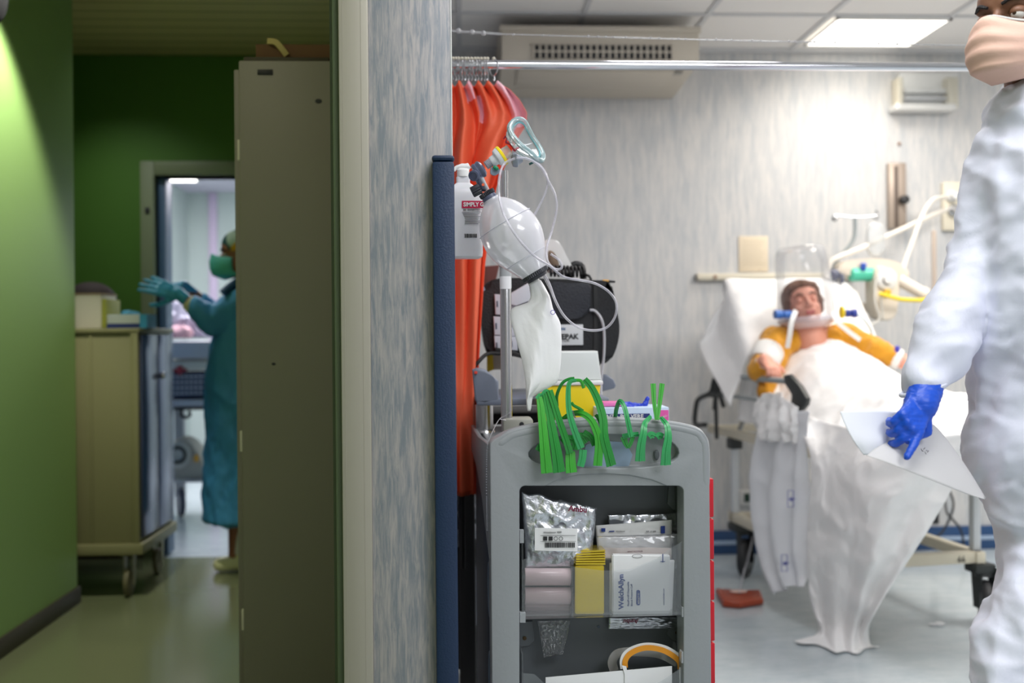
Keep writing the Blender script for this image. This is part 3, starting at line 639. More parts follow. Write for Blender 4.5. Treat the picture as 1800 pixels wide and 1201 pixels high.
b = pouch((1047, 924), (1181, 914), (1181, 985), (1052, 985), 0.082, 0.012, amp=0.0015, seed=5); obj('pouch', b, M_paper, t, ang=180)
b = nb(); cpx(b, [(1057, 929), (1064, 929), (1064, 935), (1057, 935)], 0.0745, 0.0755); cpx(b, [(1162, 925.5), (1169, 925), (1169, 938), (1162, 938)], 0.0725, 0.0755); cpx(b, [(1071, 934), (1080, 933.5), (1080, 935), (1071, 935.5)], 0.0735, 0.0755); obj('navy_print', b, M_ink, t, flat=True)
text('REF 131600', CL(1136, 936, 0.0715), LX, (0, 0, 1), 0.0045, M_inkb, t); text('WhiteSensor', CL(1082, 935.5, 0.072), LX, (0, 0, 1), 0.0040, M_inkb, t)
t = thing('foil_sachet', 'flat silver foil sachet at the back right of the upper bin', 'sachet', CL(1130, 1000, 0.1))
b = pouch((1068, 905), (1190, 902), (1198, 1000), (1075, 1000), 0.105, 0.010, amp=0.006, seed=9, fr=16); obj('pouch', b, M_foil2, t, ang=180)
t = thing('clear_sleeve', 'clear plastic sleeve holding papers, right side of the upper bin', 'plastic sleeve', CL(1140, 1070, 0.06))
b = pouch((1048, 943), (1206, 938), (1200, 1074), (1060, 1078), 0.052, 0.030, amp=0.004, seed=13); obj('sleeve', b, clear('clear_film', (235, 238, 245), 0.06, 0.5, 0.08, bump=(18, 0.3), edge=0.2), t, ang=180)
b = nb(); R = [[CL(1062+118*i/8, 963+6*j+math.sin(i)*0.4, 0.052+0.001*math.sin(i*1.3)) for i in range(9)] for j in range(4)]; grid(b, R); thick(b, 0.002); obj('folded_leaflet', b, mat('pink_white_paper', (236, 224, 220), 0.6), t)
text('ADULT MULTIPACK', CL(1103, 971, 0.049), LX, (0, 0, 1), 0.0038, M_mar, t)
t = thing('cuff_box', 'white blood pressure cuff pack with navy vertical lettering, right of the upper bin', 'pack', CL(1126, 1080, 0.03))
b = nb(); cpx(b, [(1076, 975), (1178, 976), (1179, 1079), (1076, 1081)], 0.022, 0.034); bmesh.ops.bevel(b, geom=list(b.edges), offset=0.0025, segments=3, affect='EDGES'); obj('pack', b, M_paper, t)
b = nb(); cpx(b, [(1072, 990), (1186, 985), (1182, 1079), (1072, 1077)], 0.0345, 0.040); bmesh.ops.bevel(b, geom=list(b.edges), offset=0.0015, segments=2, affect='EDGES'); obj('pack_back', b, M_paper, t)
UPz = V((0, 0, 1))
text('WelchAllyn', CL(1096, 1071, 0.0215), UPz, -LX, 0.0150, M_ink, t, bold=0.03, sx=1.06)
text('FlexiPort\u00ae Disposable', CL(1106, 1066, 0.0215), UPz, -LX, 0.0058, M_ink, t); text('Blood Pressure Cuff', CL(1112, 1066, 0.0215), UPz, -LX, 0.0058, M_ink, t)
text('www.welchallyn.com', CL(1168, 1064, 0.0215), UPz, -LX, 0.0042, M_ink, t)
b = nb(); prism(b, [CL(1122+3.6*math.cos(a), (1041 if math.sin(a) < 0 else 1061)+3.6*math.sin(a), 0.0212) for a in [k*math.pi/8 for k in range(16)]], LY*0.0006); obj('navy_lozenge', b, M_ink, t, flat=True)
text('ADULT 11', CL(1124.2, 1062, 0.0208), UPz, -LX, 0.0052, M_paper, t)
b = nb(); cpx(b, [(1164.5, 974), (1166, 974), (1166, 989), (1164.5, 989)], 0.0205, 0.0222); cpx(b, [(1161, 987), (1169, 987), (1169, 988), (1161, 988)], 0.0205, 0.0222); obj('index_mark', b, M_ink, t, flat=True)
b = nb(); tube(b, [CL(1120+9*math.cos(a*math.pi/8), 978+3*math.sin(a*math.pi/8), 0.0215) for a in range(16)], 0.0004, 5, closed=True); obj('oval_mark', b, M_inkb, t)
t = thing('foil_packet', 'silver foil electrode packet hanging out below the upper bin', 'packet', CL(1130, 1100, 0.1))
b = pouch((1070, 1086), (1197, 1084), (1197, 1105), (1069, 1106), 0.108, 0.008, amp=0.004, seed=21, fr=18); obj('pouch', b, M_foil2, t, ang=180)
text('Ambu', CL(1122, 1088.5, 0.099), -LX, (0, 0, -1), 0.014, M_mar, t, bold=0.02, align='LEFT')
t = thing('clear_bag', 'crumpled clear plastic bag hanging below the left of the upper bin', 'plastic bag', CL(980, 1150, 0.1))
b = pouch((945, 1092), (1004, 1090), (990, 1150), (956, 1156), 0.09, 0.02, amp=0.008, seed=31, fr=26); obj('film', b, clear('clear_crinkled_film', (225, 228, 235), 0.02, 0.7, 0.1, bump=(30, 0.35), edge=0.12), t, ang=180)
t = thing('paper_form', 'white paper form standing in the lower clear bin', 'paper', CL(1070, 1250, 0.03))
b = nb(); R = [[CL(959+(1181-959)*i/8, (1191-20*i/8)*(1-j/4)+1258*j/4, 0.03-0.002*math.sin(i*0.7)) for i in range(9)] for j in range(5)]; grid(b, R); thick(b, 0.0015); obj('sheet', b, M_paper, t)
t = thing('adhesive_tape', 'orange-lined white adhesive tape loop arching out of the lower bin', 'tape', CL(1150, 1190, 0.04))
arc = [(1099, 1174), (1099, 1162), (1106, 1151), (1121, 1142.5), (1140, 1139), (1164, 1143), (1183, 1153), (1194, 1164), (1196, 1176)]
P = catmull([CL(x, y, 0.04) for x, y in arc], 5); b = nb(); sweep(b, P, [(-0.5, -0.001), (-0.5, 0.001), (0.5, 0.001), (0.5, -0.001)], False, True, up=-LY, scale=[(0.0115, 1.0)]*len(P)); obj('orange_lining', b, mat('orange_liner', (226, 148, 26), 0.5), t)
arc = [(1094.5, 1176), (1093.5, 1161), (1101, 1147), (1119, 1137.5), (1140, 1134), (1166, 1138), (1187, 1149), (1200, 1163), (1202, 1178)]
b = nb(); strap(b, [CL(x, y, 0.042) for x, y in arc], 0.010, 0.0012, LY)
for pts in ([(1093, 1170), (1101, 1172), (1104, 1190), (1106, 1230), (1098, 1230), (1098, 1185)], [(1194, 1173), (1203, 1176), (1202, 1230), (1195, 1230)]): prism(b, [CL(x, y, 0.026) for x, y in pts], LY*0.001)
obj('white_backing', b, M_paper, t)
t = thing('clear_tube_loop', 'wide clear plastic loop behind the orange-lined tape', 'plastic loop', CL(1110, 1190, 0.07))
b = nb(); strap(b, [CL(x, y, 0.075) for x, y in [(1080, 1180), (1076, 1165), (1082, 1152), (1095, 1147), (1120, 1146), (1160, 1150), (1190, 1165)]], 0.02, 0.0012, LY); obj('loop', b, clear('clear_band', (230, 226, 222), 0.3, 0.4, 0.1), t)

# ---------- things on the cart ----------
ZW = 0.915
pt = W(887, 300, 2.36); pb = CB((V((W(887, 735, 2.36).x, 0, 0))-V((C0.x, 0, 0))).x+0.012, 0.26, ZW)
t = thing('steel_pole', 'upright stainless steel pole standing at the left of the grey cart', 'pole', (pt.x, 2.36, ZW))
b = nb(); lathe(b, [(0.0135, 0), (0.0135, pt.z-ZW-0.23), (0.012, pt.z-ZW-0.225), (0.0085, pt.z-ZW-0.224), (0.0085, pt.z-ZW)], (pt.x, 2.36, ZW), (0, 0, 1), 28); obj('shaft', b, M_steel, t)
zc = W(887, 470, 2.36).z
b = nb(); lathe(b, [(0.0135, -0.05), (0.0142, -0.05), (0.0142, 0.0), (0.0165, 0.002), (0.0165, 0.022), (0.009, 0.026)], (pt.x, 2.36, zc), (0, 0, 1), 28); obj('collar', b, mat('grey_collar', (168, 172, 174), 0.4), t)
b = nb(); R = [[V((pt.x+0.0146*math.cos(math.radians(200+14*i)), 2.36+0.0146*math.sin(math.radians(200+14*i)), zc-0.052+0.03*j)) for i in range(10)] for j in range(2)]; grid(b, R); thick(b, 0.0003); obj('paper_sticker', b, M_paper, t)
q0, q1 = W(884, 757, 2.33), W(937, 739, 2.33)
b = nb(); box(b, (q0.x, 2.325, ZW+0.001), (q1.x, 2.40, q1.z+0.004), 0.006); o_ = obj('clamp', b, mat('warm_grey_clamp', (160, 160, 150), 0.45), t)
b = nb(); lathe(b, [(0.0055, 0), (0.0055, 0.002), (0.002, 0.0022), (0.002, 0.001)], W(917, 746, 2.325), (0, -1, 0), 14, ); obj('clamp_screw', b, M_dark, o_)
t = thing('ball_chain', 'thin steel ball chain looped round the pole and hanging down the cart corner', 'chain', W(856, 930, 2.09))
pz = [V(p) for p in (W(898, 714, 2.33), W(899, 722, 2.325), W(888, 731, 2.32), W(878, 737, 2.30), W(869, 752, 2.2), W(860, 772, 2.09), W(856, 790, 2.085), W(855, 850, 2.085), W(856, 932, 2.085))]
pz2 = [W(898, 735, 2.335), W(890, 739, 2.33), W(878, 737, 2.30)]
b = nb()
for pp in (pz, pz2):
    P = catmull(pp, 30); acc = 0
    for i in range(1, len(P)):
        acc += (P[i]-P[i-1]).length
        if acc > 0.0032:
            acc = 0; g = bmesh.ops.create_icosphere(b, subdivisions=1, radius=0.00125)['verts']
            for v in g: v.co += P[i]
obj('beads', b, M_chrome, t)
# sharps container
t = thing('sharps_container', 'yellow sharps bin with a white lid behind the green clamps', 'sharps bin', CB(-0.03, 0.4, ZW))
ys_ = 2.47
def wb(bm, x0, y0, x1, y1, Y, dep, bev=0.004, z0=None, tx=0, tt=0):
    a = W(x0, y1, Y); c = W(x1, y0, Y)
    lo = V((a.x, Y, a.z if z0 is None else z0)); hi = V((c.x, Y+dep, c.z)); vs = box(bm, lo, hi, bev)
    return vs
b = nb(); xa1, xb1 = W(946, 700, ys_).x, W(1056, 700, ys_).x; z1 = W(1000, 678, ys_).z
prism(b, [V((xa1+0.012, ys_+0.006, ZW+0.001)), V((xb1-0.012, ys_+0.006, ZW+0.001)), V((xb1, ys_, z1)), V((xa1, ys_, z1))], (0, 0.12, 0), 0.004); obj('tub', b, mat('sharps_yellow', (240, 212, 20), 0.4), t)
b = nb(); box(b, (xa1-0.006, ys_-0.006, z1+0.0005), (xb1+0.006, ys_+0.126, z1+0.012), 0.004); obj('lid_rim', b, M_white, t)
b = nb(); q = W(985, 618, ys_+0.02); xq = W(1054, 618, ys_+0.02).x
prism(b, [V((q.x-0.05, ys_+0.014, z1+0.012)), V((xq+0.004, ys_+0.014, z1+0.012)), V((xq-0.004, ys_+0.02, q.z)), V((q.x-0.045, ys_+0.02, q.z))], (0, 0.09, 0), 0.006); obj('lid', b, mat('off_white_lid', (214, 218, 216), 0.4), t)
# glove box with blue gloves and pink print
yg = 2.40
ta, tb_ = W(1050, 740, yg), W(1176, 716, yg)
t = thing('glove_box', 'pale glove dispenser box with navy and pink print on the cart', 'box', ((ta.x+tb_.x)/2, yg+0.06, ZW))
b = nb(); box(b, (ta.x, yg, ZW+0.001), (tb_.x, yg+0.11, tb_.z), 0.002); obj('carton', b, mat('light_blue_carton', (196, 214, 236), 0.5), t)
b = nb(); a_ = W(1048, 736, yg); c_ = W(1142, 727, yg); box(b, (a_.x+0.002, yg-0.001, a_.z-0.012), (c_.x, yg+0.0005, c_.z)); obj('navy_band', b, mat('navy_print', (30, 40, 110), 0.5), t)
text('SENZA POLVERE', V((W(1056, 735, yg).x, yg-0.0015, W(1056, 736, yg).z)), (1, 0, 0), (0, 0, 1), 0.0135, M_white, t, bold=0.02, sx=1.05)
b = nb(); a_ = W(1158, 742, yg); c_ = W(1175, 721, yg); box(b, (a_.x, yg-0.001, ZW+0.006), (c_.x, yg+0.0005, c_.z)); obj('pink_end', b, mat('pink_print', (226, 90, 170), 0.5), t)
text('SMALL', V((W(1160, 741, yg).x, yg-0.0015, W(1160, 738, yg).z)), (1, 0, 0.5), (-0.5, 0, 1), 0.007, M_white, t)
b = nb(); a_ = W(1060, 723, yg+0.03); c_ = W(1095, 707, yg+0.03); box(b, (a_.x, yg+0.03, tb_.z+0.001), (c_.x, yg+0.08, c_.z), 0.003)
obj('pink_packet', b, mat('pink_card', (232, 120, 180), 0.5), None, label='small pink packet on the glove dispenser box beside the sharps bin', cat='packet')
t = thing('crumpled_glove', 'crumpled royal blue glove lying on the glove dispenser box', 'glove', W(1105, 716, yg+0.05))
b = nb(); G = lambda x, y, d=0.05: W(x, y, yg+d)
chain(b, [G(1072, 718), G(1100, 714), G(1128, 716)], [0.007, 0.012, 0.008]); chain(b, [G(1120, 716), G(1134, 711), G(1139, 699)], [0.008, 0.006, 0.004]); chain(b, [G(1095, 714, 0.04), G(1112, 719, 0.03)], [0.01, 0.006])
b = fuse(b, 0.0025, 3); wrinkle(b, 0.004, (70, 70, 70), 2); obj('glove', b, mat('blue_nitrile', (28, 60, 190), 0.4), t)

# green disposable clamps over the rim
M_gr1 = mat('green_clamp_plastic', (34, 140, 52), 0.32); M_gr2 = mat('bright_green_plastic', (60, 165, 50), 0.32); M_gr3 = mat('mint_green_plastic', (52, 160, 92), 0.32)
def Z8(x, y, d=-0.02): return CL(800+x/3.913, 640+y/3.913, d)
def clamp(lab_, parts, loc):
    t = thing('plastic_clamp', lab_, 'clamp', Z8(*loc), group='green plastic clamps over the cart rim')
    for nm, pts, w, m, th in parts:
        b = nb(); 
        strap(b, [Z8(*p) for p in pts], w, th, -LY if nm != 'spring_arch' else -LY, 5); obj(nm, b, m, t)
    return t
def face_strap(lab_, items, loc, rib=True):
    t = thing('plastic_clamp', lab_, 'clamp', Z8(*loc), group='green plastic clamps over the cart rim')
    for nm, pts, w0, w1, m in items:
        # flat face to viewer: sweep a wide section with its width in the picture plane
        P = catmull([Z8(*p) for p in pts], 5); b = nb(); n = len(P)
        sec = [(-0.5, -0.0012), (-0.5, 0.0012), (-0.12, 0.0012), (-0.08, 0.0026), (0.08, 0.0026), (0.12, 0.0012), (0.5, 0.0012), (0.5, -0.0012)] if w1 < 0.03 and rib else [(-0.5, -0.0013), (-0.5, 0.0013), (0.5, 0.0013), (0.5, -0.0013)]
        scl = [(1.18*(w0+(w1-w0)*i/(n-1)), 1.0) for i in range(n)]
        sweep(b, P, sec, False, True, up=-LY, scale=scl); 
        if nm == 'jaw_pad': pass
        obj(nm, b, m, t)
    return t
face_strap('leftmost green clamp, long straight arm beside the yellow bin', [('arm', [(578, 225, -0.012), (590, 300, -0.02), (605, 450, -0.03), (618, 600, -0.034), (632, 750, -0.03)], 0.010, 0.021, M_gr2), ('arm', [(600, 215, 0.01), (606, 330, 0.012), (612, 420, 0.016)], 0.007, 0.008, M_gr1), ('bridge', [(560, 240, -0.014), (585, 214, -0.012), (612, 232, -0.010)], 0.007, 0.007, M_gr3), ('jaw', [(572, 600, -0.022), (600, 560, -0.021), (640, 560, -0.020)], 0.014, 0.012, M_gr1)], (600, 750))
face_strap('second green clamp from the left, straight arm leaning right', [('arm', [(618, 200, -0.012), (640, 300, -0.018), (672, 470, -0.028), (700, 620, -0.030), (716, 745, -0.026)], 0.009, 0.022, M_gr1), ('arm', [(650, 250, 0.010), (668, 360, 0.013), (680, 420, 0.017)], 0.008, 0.008, M_gr1), ('bridge', [(600, 215, -0.012), (625, 188, -0.012), (650, 200, -0.010)], 0.008, 0.008, M_gr3)], (700, 745))
face_strap('third green clamp from the left, short bright lower jaw', [('arm', [(650, 182, -0.014), (680, 270, -0.020), (720, 400, -0.026), (765, 530, -0.028), (790, 615, -0.022)], 0.011, 0.013, M_gr1), ('jaw', [(792, 600, -0.0160), (794, 680, -0.0200), (800, 748, -0.0210)], 0.017, 0.020, M_gr2), ('jaw_pad', [(735, 540, -0.0100), (780, 512, -0.0100), (826, 540, -0.0100), (820, 590, -0.0100)], 0.012, 0.012, M_gr1)], (790, 748))
face_strap('green clamp with a tall hooked arch in front of the yellow bin', [('arch', [(700, 290, 0.01), (700, 215, 0.0), (735, 135, -0.01), (780, 105, -0.01), (820, 98, -0.01)], 0.006, 0.005, M_gr1), ('arm', [(835, 112, -0.034), (790, 125, -0.034), (778, 190, -0.034), (784, 320, -0.036), (815, 440, -0.038), (868, 580, -0.030)], 0.006, 0.013, M_gr3), ('hook', [(825, 112, -0.034), (865, 118, -0.030), (885, 165, -0.026)], 0.006, 0.006, M_gr2), ('jaw_pad', [(810, 520, -0.0120), (870, 500, -0.0120), (905, 540, -0.0120)], 0.016, 0.013, M_gr1), ('jaw', [(880, 590, -0.016), (875, 650, -0.018), (860, 705, -0.018)], 0.014, 0.013, M_gr3)], (865, 640))
face_strap('green clamp curling over the rim below the hooked arch', [('arm', [(740, 380, 0.022), (790, 348, 0.008), (860, 338, -0.028), (925, 375, -0.036), (968, 450, -0.038), (990, 545, -0.036), (980, 700, -0.030)], 0.008, 0.016, M_gr2), ('hook', [(800, 265, -0.020), (815, 285, -0.022), (850, 305, -0.022), (880, 325, -0.022)], 0.005, 0.006, M_gr1), ('jaw', [(885, 468, -0.020), (930, 500, -0.018), (960, 560, -0.018)], 0.010, 0.010, M_gr1)], (985, 700))
b = nb(); P = [Z8(808+i*0.4, 365-i*1.3, -0.022) for i in range(30)]
tube(b, [Z8(826+6*math.cos(i*0.9)-i*0.5, 372-i*1.2, -0.022+0.004*math.sin(i*0.9)) for i in range(48)], 0.0007, 5); sp = obj('spring', b, M_steel, bpy.data.objects.get('plastic_clamp.004'))
face_strap('green clamp with the longest curved arm, right of the yellow bin', [('arm', [(890, 105, -0.020), (940, 165, -0.022), (985, 260, -0.026), (1018, 380, -0.034), (1025, 500, -0.038), (1055, 620, -0.034), (1075, 700, -0.028)], 0.011, 0.018, M_gr1), ('spring_tab', [(965, 350, -0.012), (985, 375, -0.014), (1000, 410, -0.014)], 0.006, 0.006, M_gr1)], (1075, 700))
face_strap('small green clamp bent over the rim with a pointed lower jaw', [('arm', [(1100, 370, 0.018), (1112, 300, 0.0), (1135, 255, -0.016), (1165, 300, -0.030), (1185, 380, -0.038), (1210, 500, -0.036)], 0.007, 0.009, M_gr3), ('jaw', [(1150, 500, -0.020), (1205, 488, -0.020), (1262, 482, -0.020)], 0.009, 0.008, M_gr3), ('jaw_pad', [(1158, 500, -0.018), (1172, 545, -0.020), (1190, 578, -0.022)], 0.012, 0.006, M_gr1), ('jaw_pad', [(1222, 500, -0.018), (1208, 545, -0.020), (1192, 578, -0.022)], 0.008, 0.005, M_gr1)], (1190, 578))
face_strap('double-legged green clamp on the right, its handles pointing straight up', [('handle', [(1362, 135, 0.002), (1368, 250, -0.004), (1385, 385, -0.012)], 0.0095, 0.006, M_gr2), ('handle', [(1424, 135, 0.002), (1408, 260, -0.004), (1392, 385, -0.012)], 0.0095, 0.006, M_gr2), ('jaw_arch', [(1345, 362, -0.010), (1305, 410, -0.032), (1295, 480, -0.040), (1278, 570, -0.038), (1272, 668, -0.030)], 0.007, 0.0185, M_gr3), ('jaw_arch', [(1415, 368, -0.010), (1455, 420, -0.032), (1466, 500, -0.040), (1452, 600, -0.038), (1448, 695, -0.030)], 0.007, 0.019, M_gr3), ('jaw_pad', [(1330, 500, -0.020), (1350, 485, -0.020), (1375, 495, -0.020)], 0.012, 0.010, M_gr3), ('jaw_pad', [(1385, 505, -0.020), (1405, 490, -0.020), (1430, 500, -0.020)], 0.012, 0.010, M_gr3)], (1360, 690))

# ---------- hand gel bottle on the partition ----------
yb_ = 2.16; 
def B5(x, y, d=0.0): return W(795+x/8.58, 330+y/8.58, yb_+d)
t = thing('gel_bottle', 'white hand gel pump bottle beside the navy corner guard', 'bottle', W(815, 453, yb_+0.03))
xa2, xb2 = W(781, 400, yb_).x, W(849, 400, yb_).x; zb2, zs, zn = W(815, 453, yb_).z, W(815, 338, yb_).z, W(815, 308, yb_).z; cx2 = (xa2+xb2)/2; hw = (xb2-xa2)/2
secs = [(0.80, 0), (0.97, 0.004), (1, 0.012), (1, zs-zb2-0.012), (0.95, zs-zb2), (0.80, zs-zb2+0.010), (0.42, zs-zb2+0.022), (0.36, zs-zb2+0.024), (0.36, zn-zb2)]
b = nb(); rings = []
for s, h in secs:
    row = []
    for k in range(40):
        a = 2*math.pi*k/40; e = 0.55
        row.append(V((cx2+hw*s*math.copysign(abs(math.cos(a))**e, math.cos(a)), yb_+0.03+0.028*s*math.copysign(abs(math.sin(a))**e, math.sin(a)), zb2+h)))
    rings.append(row)
R = grid(b, rings, closed=True); b.faces.new(R[0][::-1]); b.faces.new(R[-1]); obj('bottle_body', b, mat('translucent_white_bottle', (222, 222, 226), 0.3, sss=0.1), t)
b = nb(); lathe(b, [(0.0135, 0), (0.0135, 0.016), (0.006, 0.018), (0.0055, 0.03)], (cx2, yb_+0.03, zn), (0, 0, 1)); 
zp = W(820, 290, yb_).z; tube(b, [V((cx2+0.014, yb_+0.03, zn+0.026)), V((cx2+0.008, yb_+0.03, zp+0.001)), V((cx2-0.004, yb_+0.028, zp+0.001)), V((cx2-0.016, yb_+0.026, zp-0.002)), V((cx2-0.020, yb_+0.025, zp-0.010))], [0.007, 0.008, 0.006, 0.004, 0.0035], 10, 4)
b = fuse(b, 0.0014, 2); obj('pump_head', b, M_white, t)
x_l = W(812, 370, yb_).x; b = nb(); R = [[V((x_l+(xb2+0.0005-x_l)*i/6, yb_+0.0015-(0.0 if i < 6 else -0.001), W(800, yy, yb_).z)) for i in range(7)] for yy in (353, 366)]; grid(b, R); thick(b, 0.0008); obj('label_band', b, mat('crimson_print', (190, 20, 70), 0.45), t)
text('SIMPLY GEL', V((W(814.5, 363, yb_).x, yb_+0.0003, W(814, 362.8, yb_).z)), (1, 0, 0), (0, 0, 1), 0.0125, M_white, t, bold=0.03, sx=0.86)
text('GEL ANTISETTICO MANI', V((W(814, 370, yb_).x, yb_+0.0012, W(814, 370, yb_).z)), (1, 0, 0), (0, 0, 1), 0.0046, M_inkb, t)
b = nb()
for k in range(9): y = 373+k*2.6; x0 = W(812+(k*1.2 if k < 6 else 5), y, yb_); box(b, (x0.x, yb_+0.0008, x0.z), (W(845-(k % 3)*2, y, yb_).x, yb_+0.0016, x0.z+0.0006))
obj('printed_text', b, M_inkb, t, flat=True); b = nb()
x = 817.0; random.seed(5)
while x < 838: w_ = random.choice((0.5, 1.0)); p0 = W(x, 418, yb_); p1 = W(x+w_, 411, yb_); box(b, (p0.x, yb_+0.0008, p0.z), (p1.x, yb_+0.0016, p1.z)); x += w_+random.choice((0.5, 0.9))
obj('barcode', b, M_inkb, t, flat=True)
b = nb(); box(b, (XP+0.0005, yb_-0.01, zb2+0.02), (xa2-0.0005, yb_+0.07, zb2+0.06), 0.003); obj('wall_holder', b, M_white, t)

# ---------- bag valve mask ----------
YBM = 2.08
def D6(x, y, d=0.0): return W(800+x/6.005, 180+y/6.005, YBM+d)
def G3(x, y, d=0.0): return W(780+x/3.753, 180+y/3.753, YBM+d)
def G7(x, y, d=0.0): return W(780+x/3.7545, 440+y/3.7545, YBM+d)
px_ = YBM/FPX
t = thing('bag_valve_mask', 'clear bag valve mask resuscitator hung on the steel pole', 'resuscitator', G3(600, 1130))
a, c = G3(308, 640), G3(598, 1125); ax = c-a; L = ax.length
prof = [(0.0, 15), (0.03, 17), (0.08, 26), (0.18, 39), (0.32, 49), (0.45, 53), (0.58, 52.5), (0.72, 46), (0.84, 37), (0.94, 29), (1.0, 24)]
P = catmull([V((r*px_, h*L, 0)) for h, r in prof], 4)
b = nb(); lathe(b, [(p.x, p.y) for p in P], a, ax, 48, caps=False)
bag = obj('squeeze_bag', b, clear('milky_silicone', (244, 243, 250), 0.46, 0.45, 0.10, edge=0.40), t)
for h in (0.33, 0.80):
    rr = [p.x for p in P if p.y >= h*L][0]; b = nb(); o0 = a+ax.normalized()*h*L; x_ = ax.normalized().orthogonal(); y_ = ax.normalized().cross(x_); x_.normalize(); y_.normalize()
    tube(b, [o0+(x_*math.cos(k*math.pi/20)+y_*math.sin(k*math.pi/20))*(rr+0.0003) for k in range(40)], 0.0011, 6, closed=True); obj('bag_rib', b, clear('milky_rib', (226, 226, 238), 0.6, 0.3, 0.1), bag)
M_bg = mat('blue_grey_valve_plastic', (92, 98, 122), 0.3, trans=0.15); M_char = mat('charcoal_knurled_rubber', (52, 52, 60), 0.5)
axn = ax.normalized()
def knurl(bm, r, h0, h1, o, ax_, n=30, amp=0.06):
    prof_ = [(r*0.9, h0), (r, h0+0.001), (r, h1-0.001), (r*0.9, h1)]
    o = V(o); ax_ = V(ax_).normalized(); x = ax_.orthogonal().normalized(); y = ax_.cross(x)
    rings = [[bm.verts.new(o+ax_*h+(x*math.cos(math.pi*k/n)+y*math.sin(math.pi*k/n))*rr*(1+(amp if k % 2 else -amp))) for k in range(2*n)] for rr, h in prof_]
    for A, B in zip(rings, rings[1:]):
        for k in range(2*n): bm.faces.new((A[k], A[(k+1) % (2*n)], B[(k+1) % (2*n)], B[k]))
    bm.faces.new(rings[0][::-1]); bm.faces.new(rings[-1])
b = nb(); lathe(b, [(0.013, -0.006), (0.0155, -0.004), (0.0165, 0.004), (0.0165, 0.011), (0.014, 0.013)], a-axn*0.004, ax, 30); obj('neck_collar', b, M_bg, t)
b = nb(); knurl(b, 0.0165, 0, 0.009, a-axn*0.018, ax); obj('knurled_ring', b, M_char, t)
b = nb(); knurl(b, 0.0295, -0.004, 0.006, c+axn*0.002, ax, 40, 0.02); lathe(b, [(0.02, 0.006), (0.024, 0.0065), (0.022, 0.012), (0.012, 0.013)], c+axn*0.002, ax, 30); obj('tail_collar', b, M_char, t)
# valve train along axis ua
e0 = D6(262, 712); e1 = D6(600, 488); ua = (e1-e0).normalized()
b = nb(); lathe(b, [(0.010, -0.013), (0.0165, -0.012), (0.0185, -0.008), (0.0185, -0.006), (0.0170, -0.005), (0.0170, -0.002), (0.0185, 0.0), (0.0185, 0.004), (0.014, 0.008), (0.010, 0.009)], e0, ua, 32); obj('valve_housing', b, M_bg, t)
b = nb(); q = D6(205, 770, -0.012); lathe(b, [(0.0115, 0), (0.0115, 0.006), (0.008, 0.007), (0.008, 0.0045), (0.0015, 0.0045)], q, (q-D6(290, 720, 0.03)), 24)
caps_(b, D6(230, 745, -0.004), 0.0105, D6(300, 900, 0), 0.0085); o_ = obj('elbow', b, M_bg, t)
b = nb(); lathe(b, [(0.0075, 0), (0.0075, 0.003), (0.006, 0.0035)], q, (q-D6(290, 720, 0.03)), 20); obj('elbow_cap', b, mat('pale_blue_plastic', (150, 172, 196), 0.3), o_)
b = nb(); lathe(b, [(0.0045, 0), (0.0045, 0.034)], D6(275, 800, -0.009), D6(350, 940, -0.006)-D6(275, 800, -0.009), 14); obj('clear_sleeve', b, clear('clear_clip', (230, 235, 240), 0.3, 0.5, 0.05), o_)
b = nb(); lathe(b, [(0.003, 0), (0.003, 0.002)], D6(296, 870, -0.015), (0, -1, 0), 12); obj('orange_seal', b, mat('orange_seal', (214, 90, 50), 0.5), o_)
b = nb(); knurl(b, 0.0105, -0.010, 0.010, D6(222, 930, -0.002), D6(280, 900)-D6(190, 945), 14, 0.10); obj('pressure_knob', b, M_char, t)
g0 = D6(325, 668)
b = nb(); n = 16; lathe(b, [(0.0085+(0.001 if k % 2 else 0), k*0.0012) for k in range(12)], g0, ua, 24); obj('ribbed_connector', b, mat('grey_ribbed_connector', (150, 150, 160), 0.35), t)
b = nb(); lathe(b, [(0.009, 0.0), (0.011, 0.002), (0.012, 0.012), (0.018, 0.015), (0.0205, 0.021), (0.0205, 0.024)], D6(378, 636), ua, 32); obj('valve_body', b, mat('white_valve_plastic', (224, 226, 232), 0.25), t)
b = nb(); lathe(b, [(0.0206, 0.0235), (0.0215, 0.024), (0.0215, 0.029), (0.0200, 0.0300), (0.010, 0.030)], D6(378, 636), ua, 40); yr = obj('yellow_ring', b, mat('yellow_ring_plastic', (240, 214, 20), 0.35), t)
b = nb(); lathe(b, [(0.012, 0.030), (0.0125, 0.034), (0.0122, 0.046), (0.0130, 0.047)], D6(378, 636), ua, 28); obj('swivel_port', b, clear('clear_clip', (230, 235, 240), 0.3, 0.5, 0.05), t)
b = nb(); ell(b, D6(430, 692, -0.010), (0.0065, 0.003, 0.0045), Matrix.Rotation(0.5, 3, 'Y')); obj('green_button', b, mat('green_button', (20, 130, 90), 0.4), t)
b = nb(); strap(b, [D6(400, 690, -0.004), D6(395, 745, -0.004), D6(430, 742, -0.004), D6(468, 708, -0.004)], 0.010, 0.004, -LY, 3); obj('pawl', b, mat('grey_blue_pawl', (120, 134, 150), 0.35), t)
b = nb(); lathe(b, [(0.005, -0.008), (0.013, -0.006), (0.0155, 0), (0.0155, 0.004), (0.012, 0.006), (0.006, 0.016)], D6(632, 610, 0.010), D6(632, 610)-D6(520, 625), 28); obj('exhaust_disc', b, mat('grey_exhaust_disc', (138, 146, 160), 0.35), t)
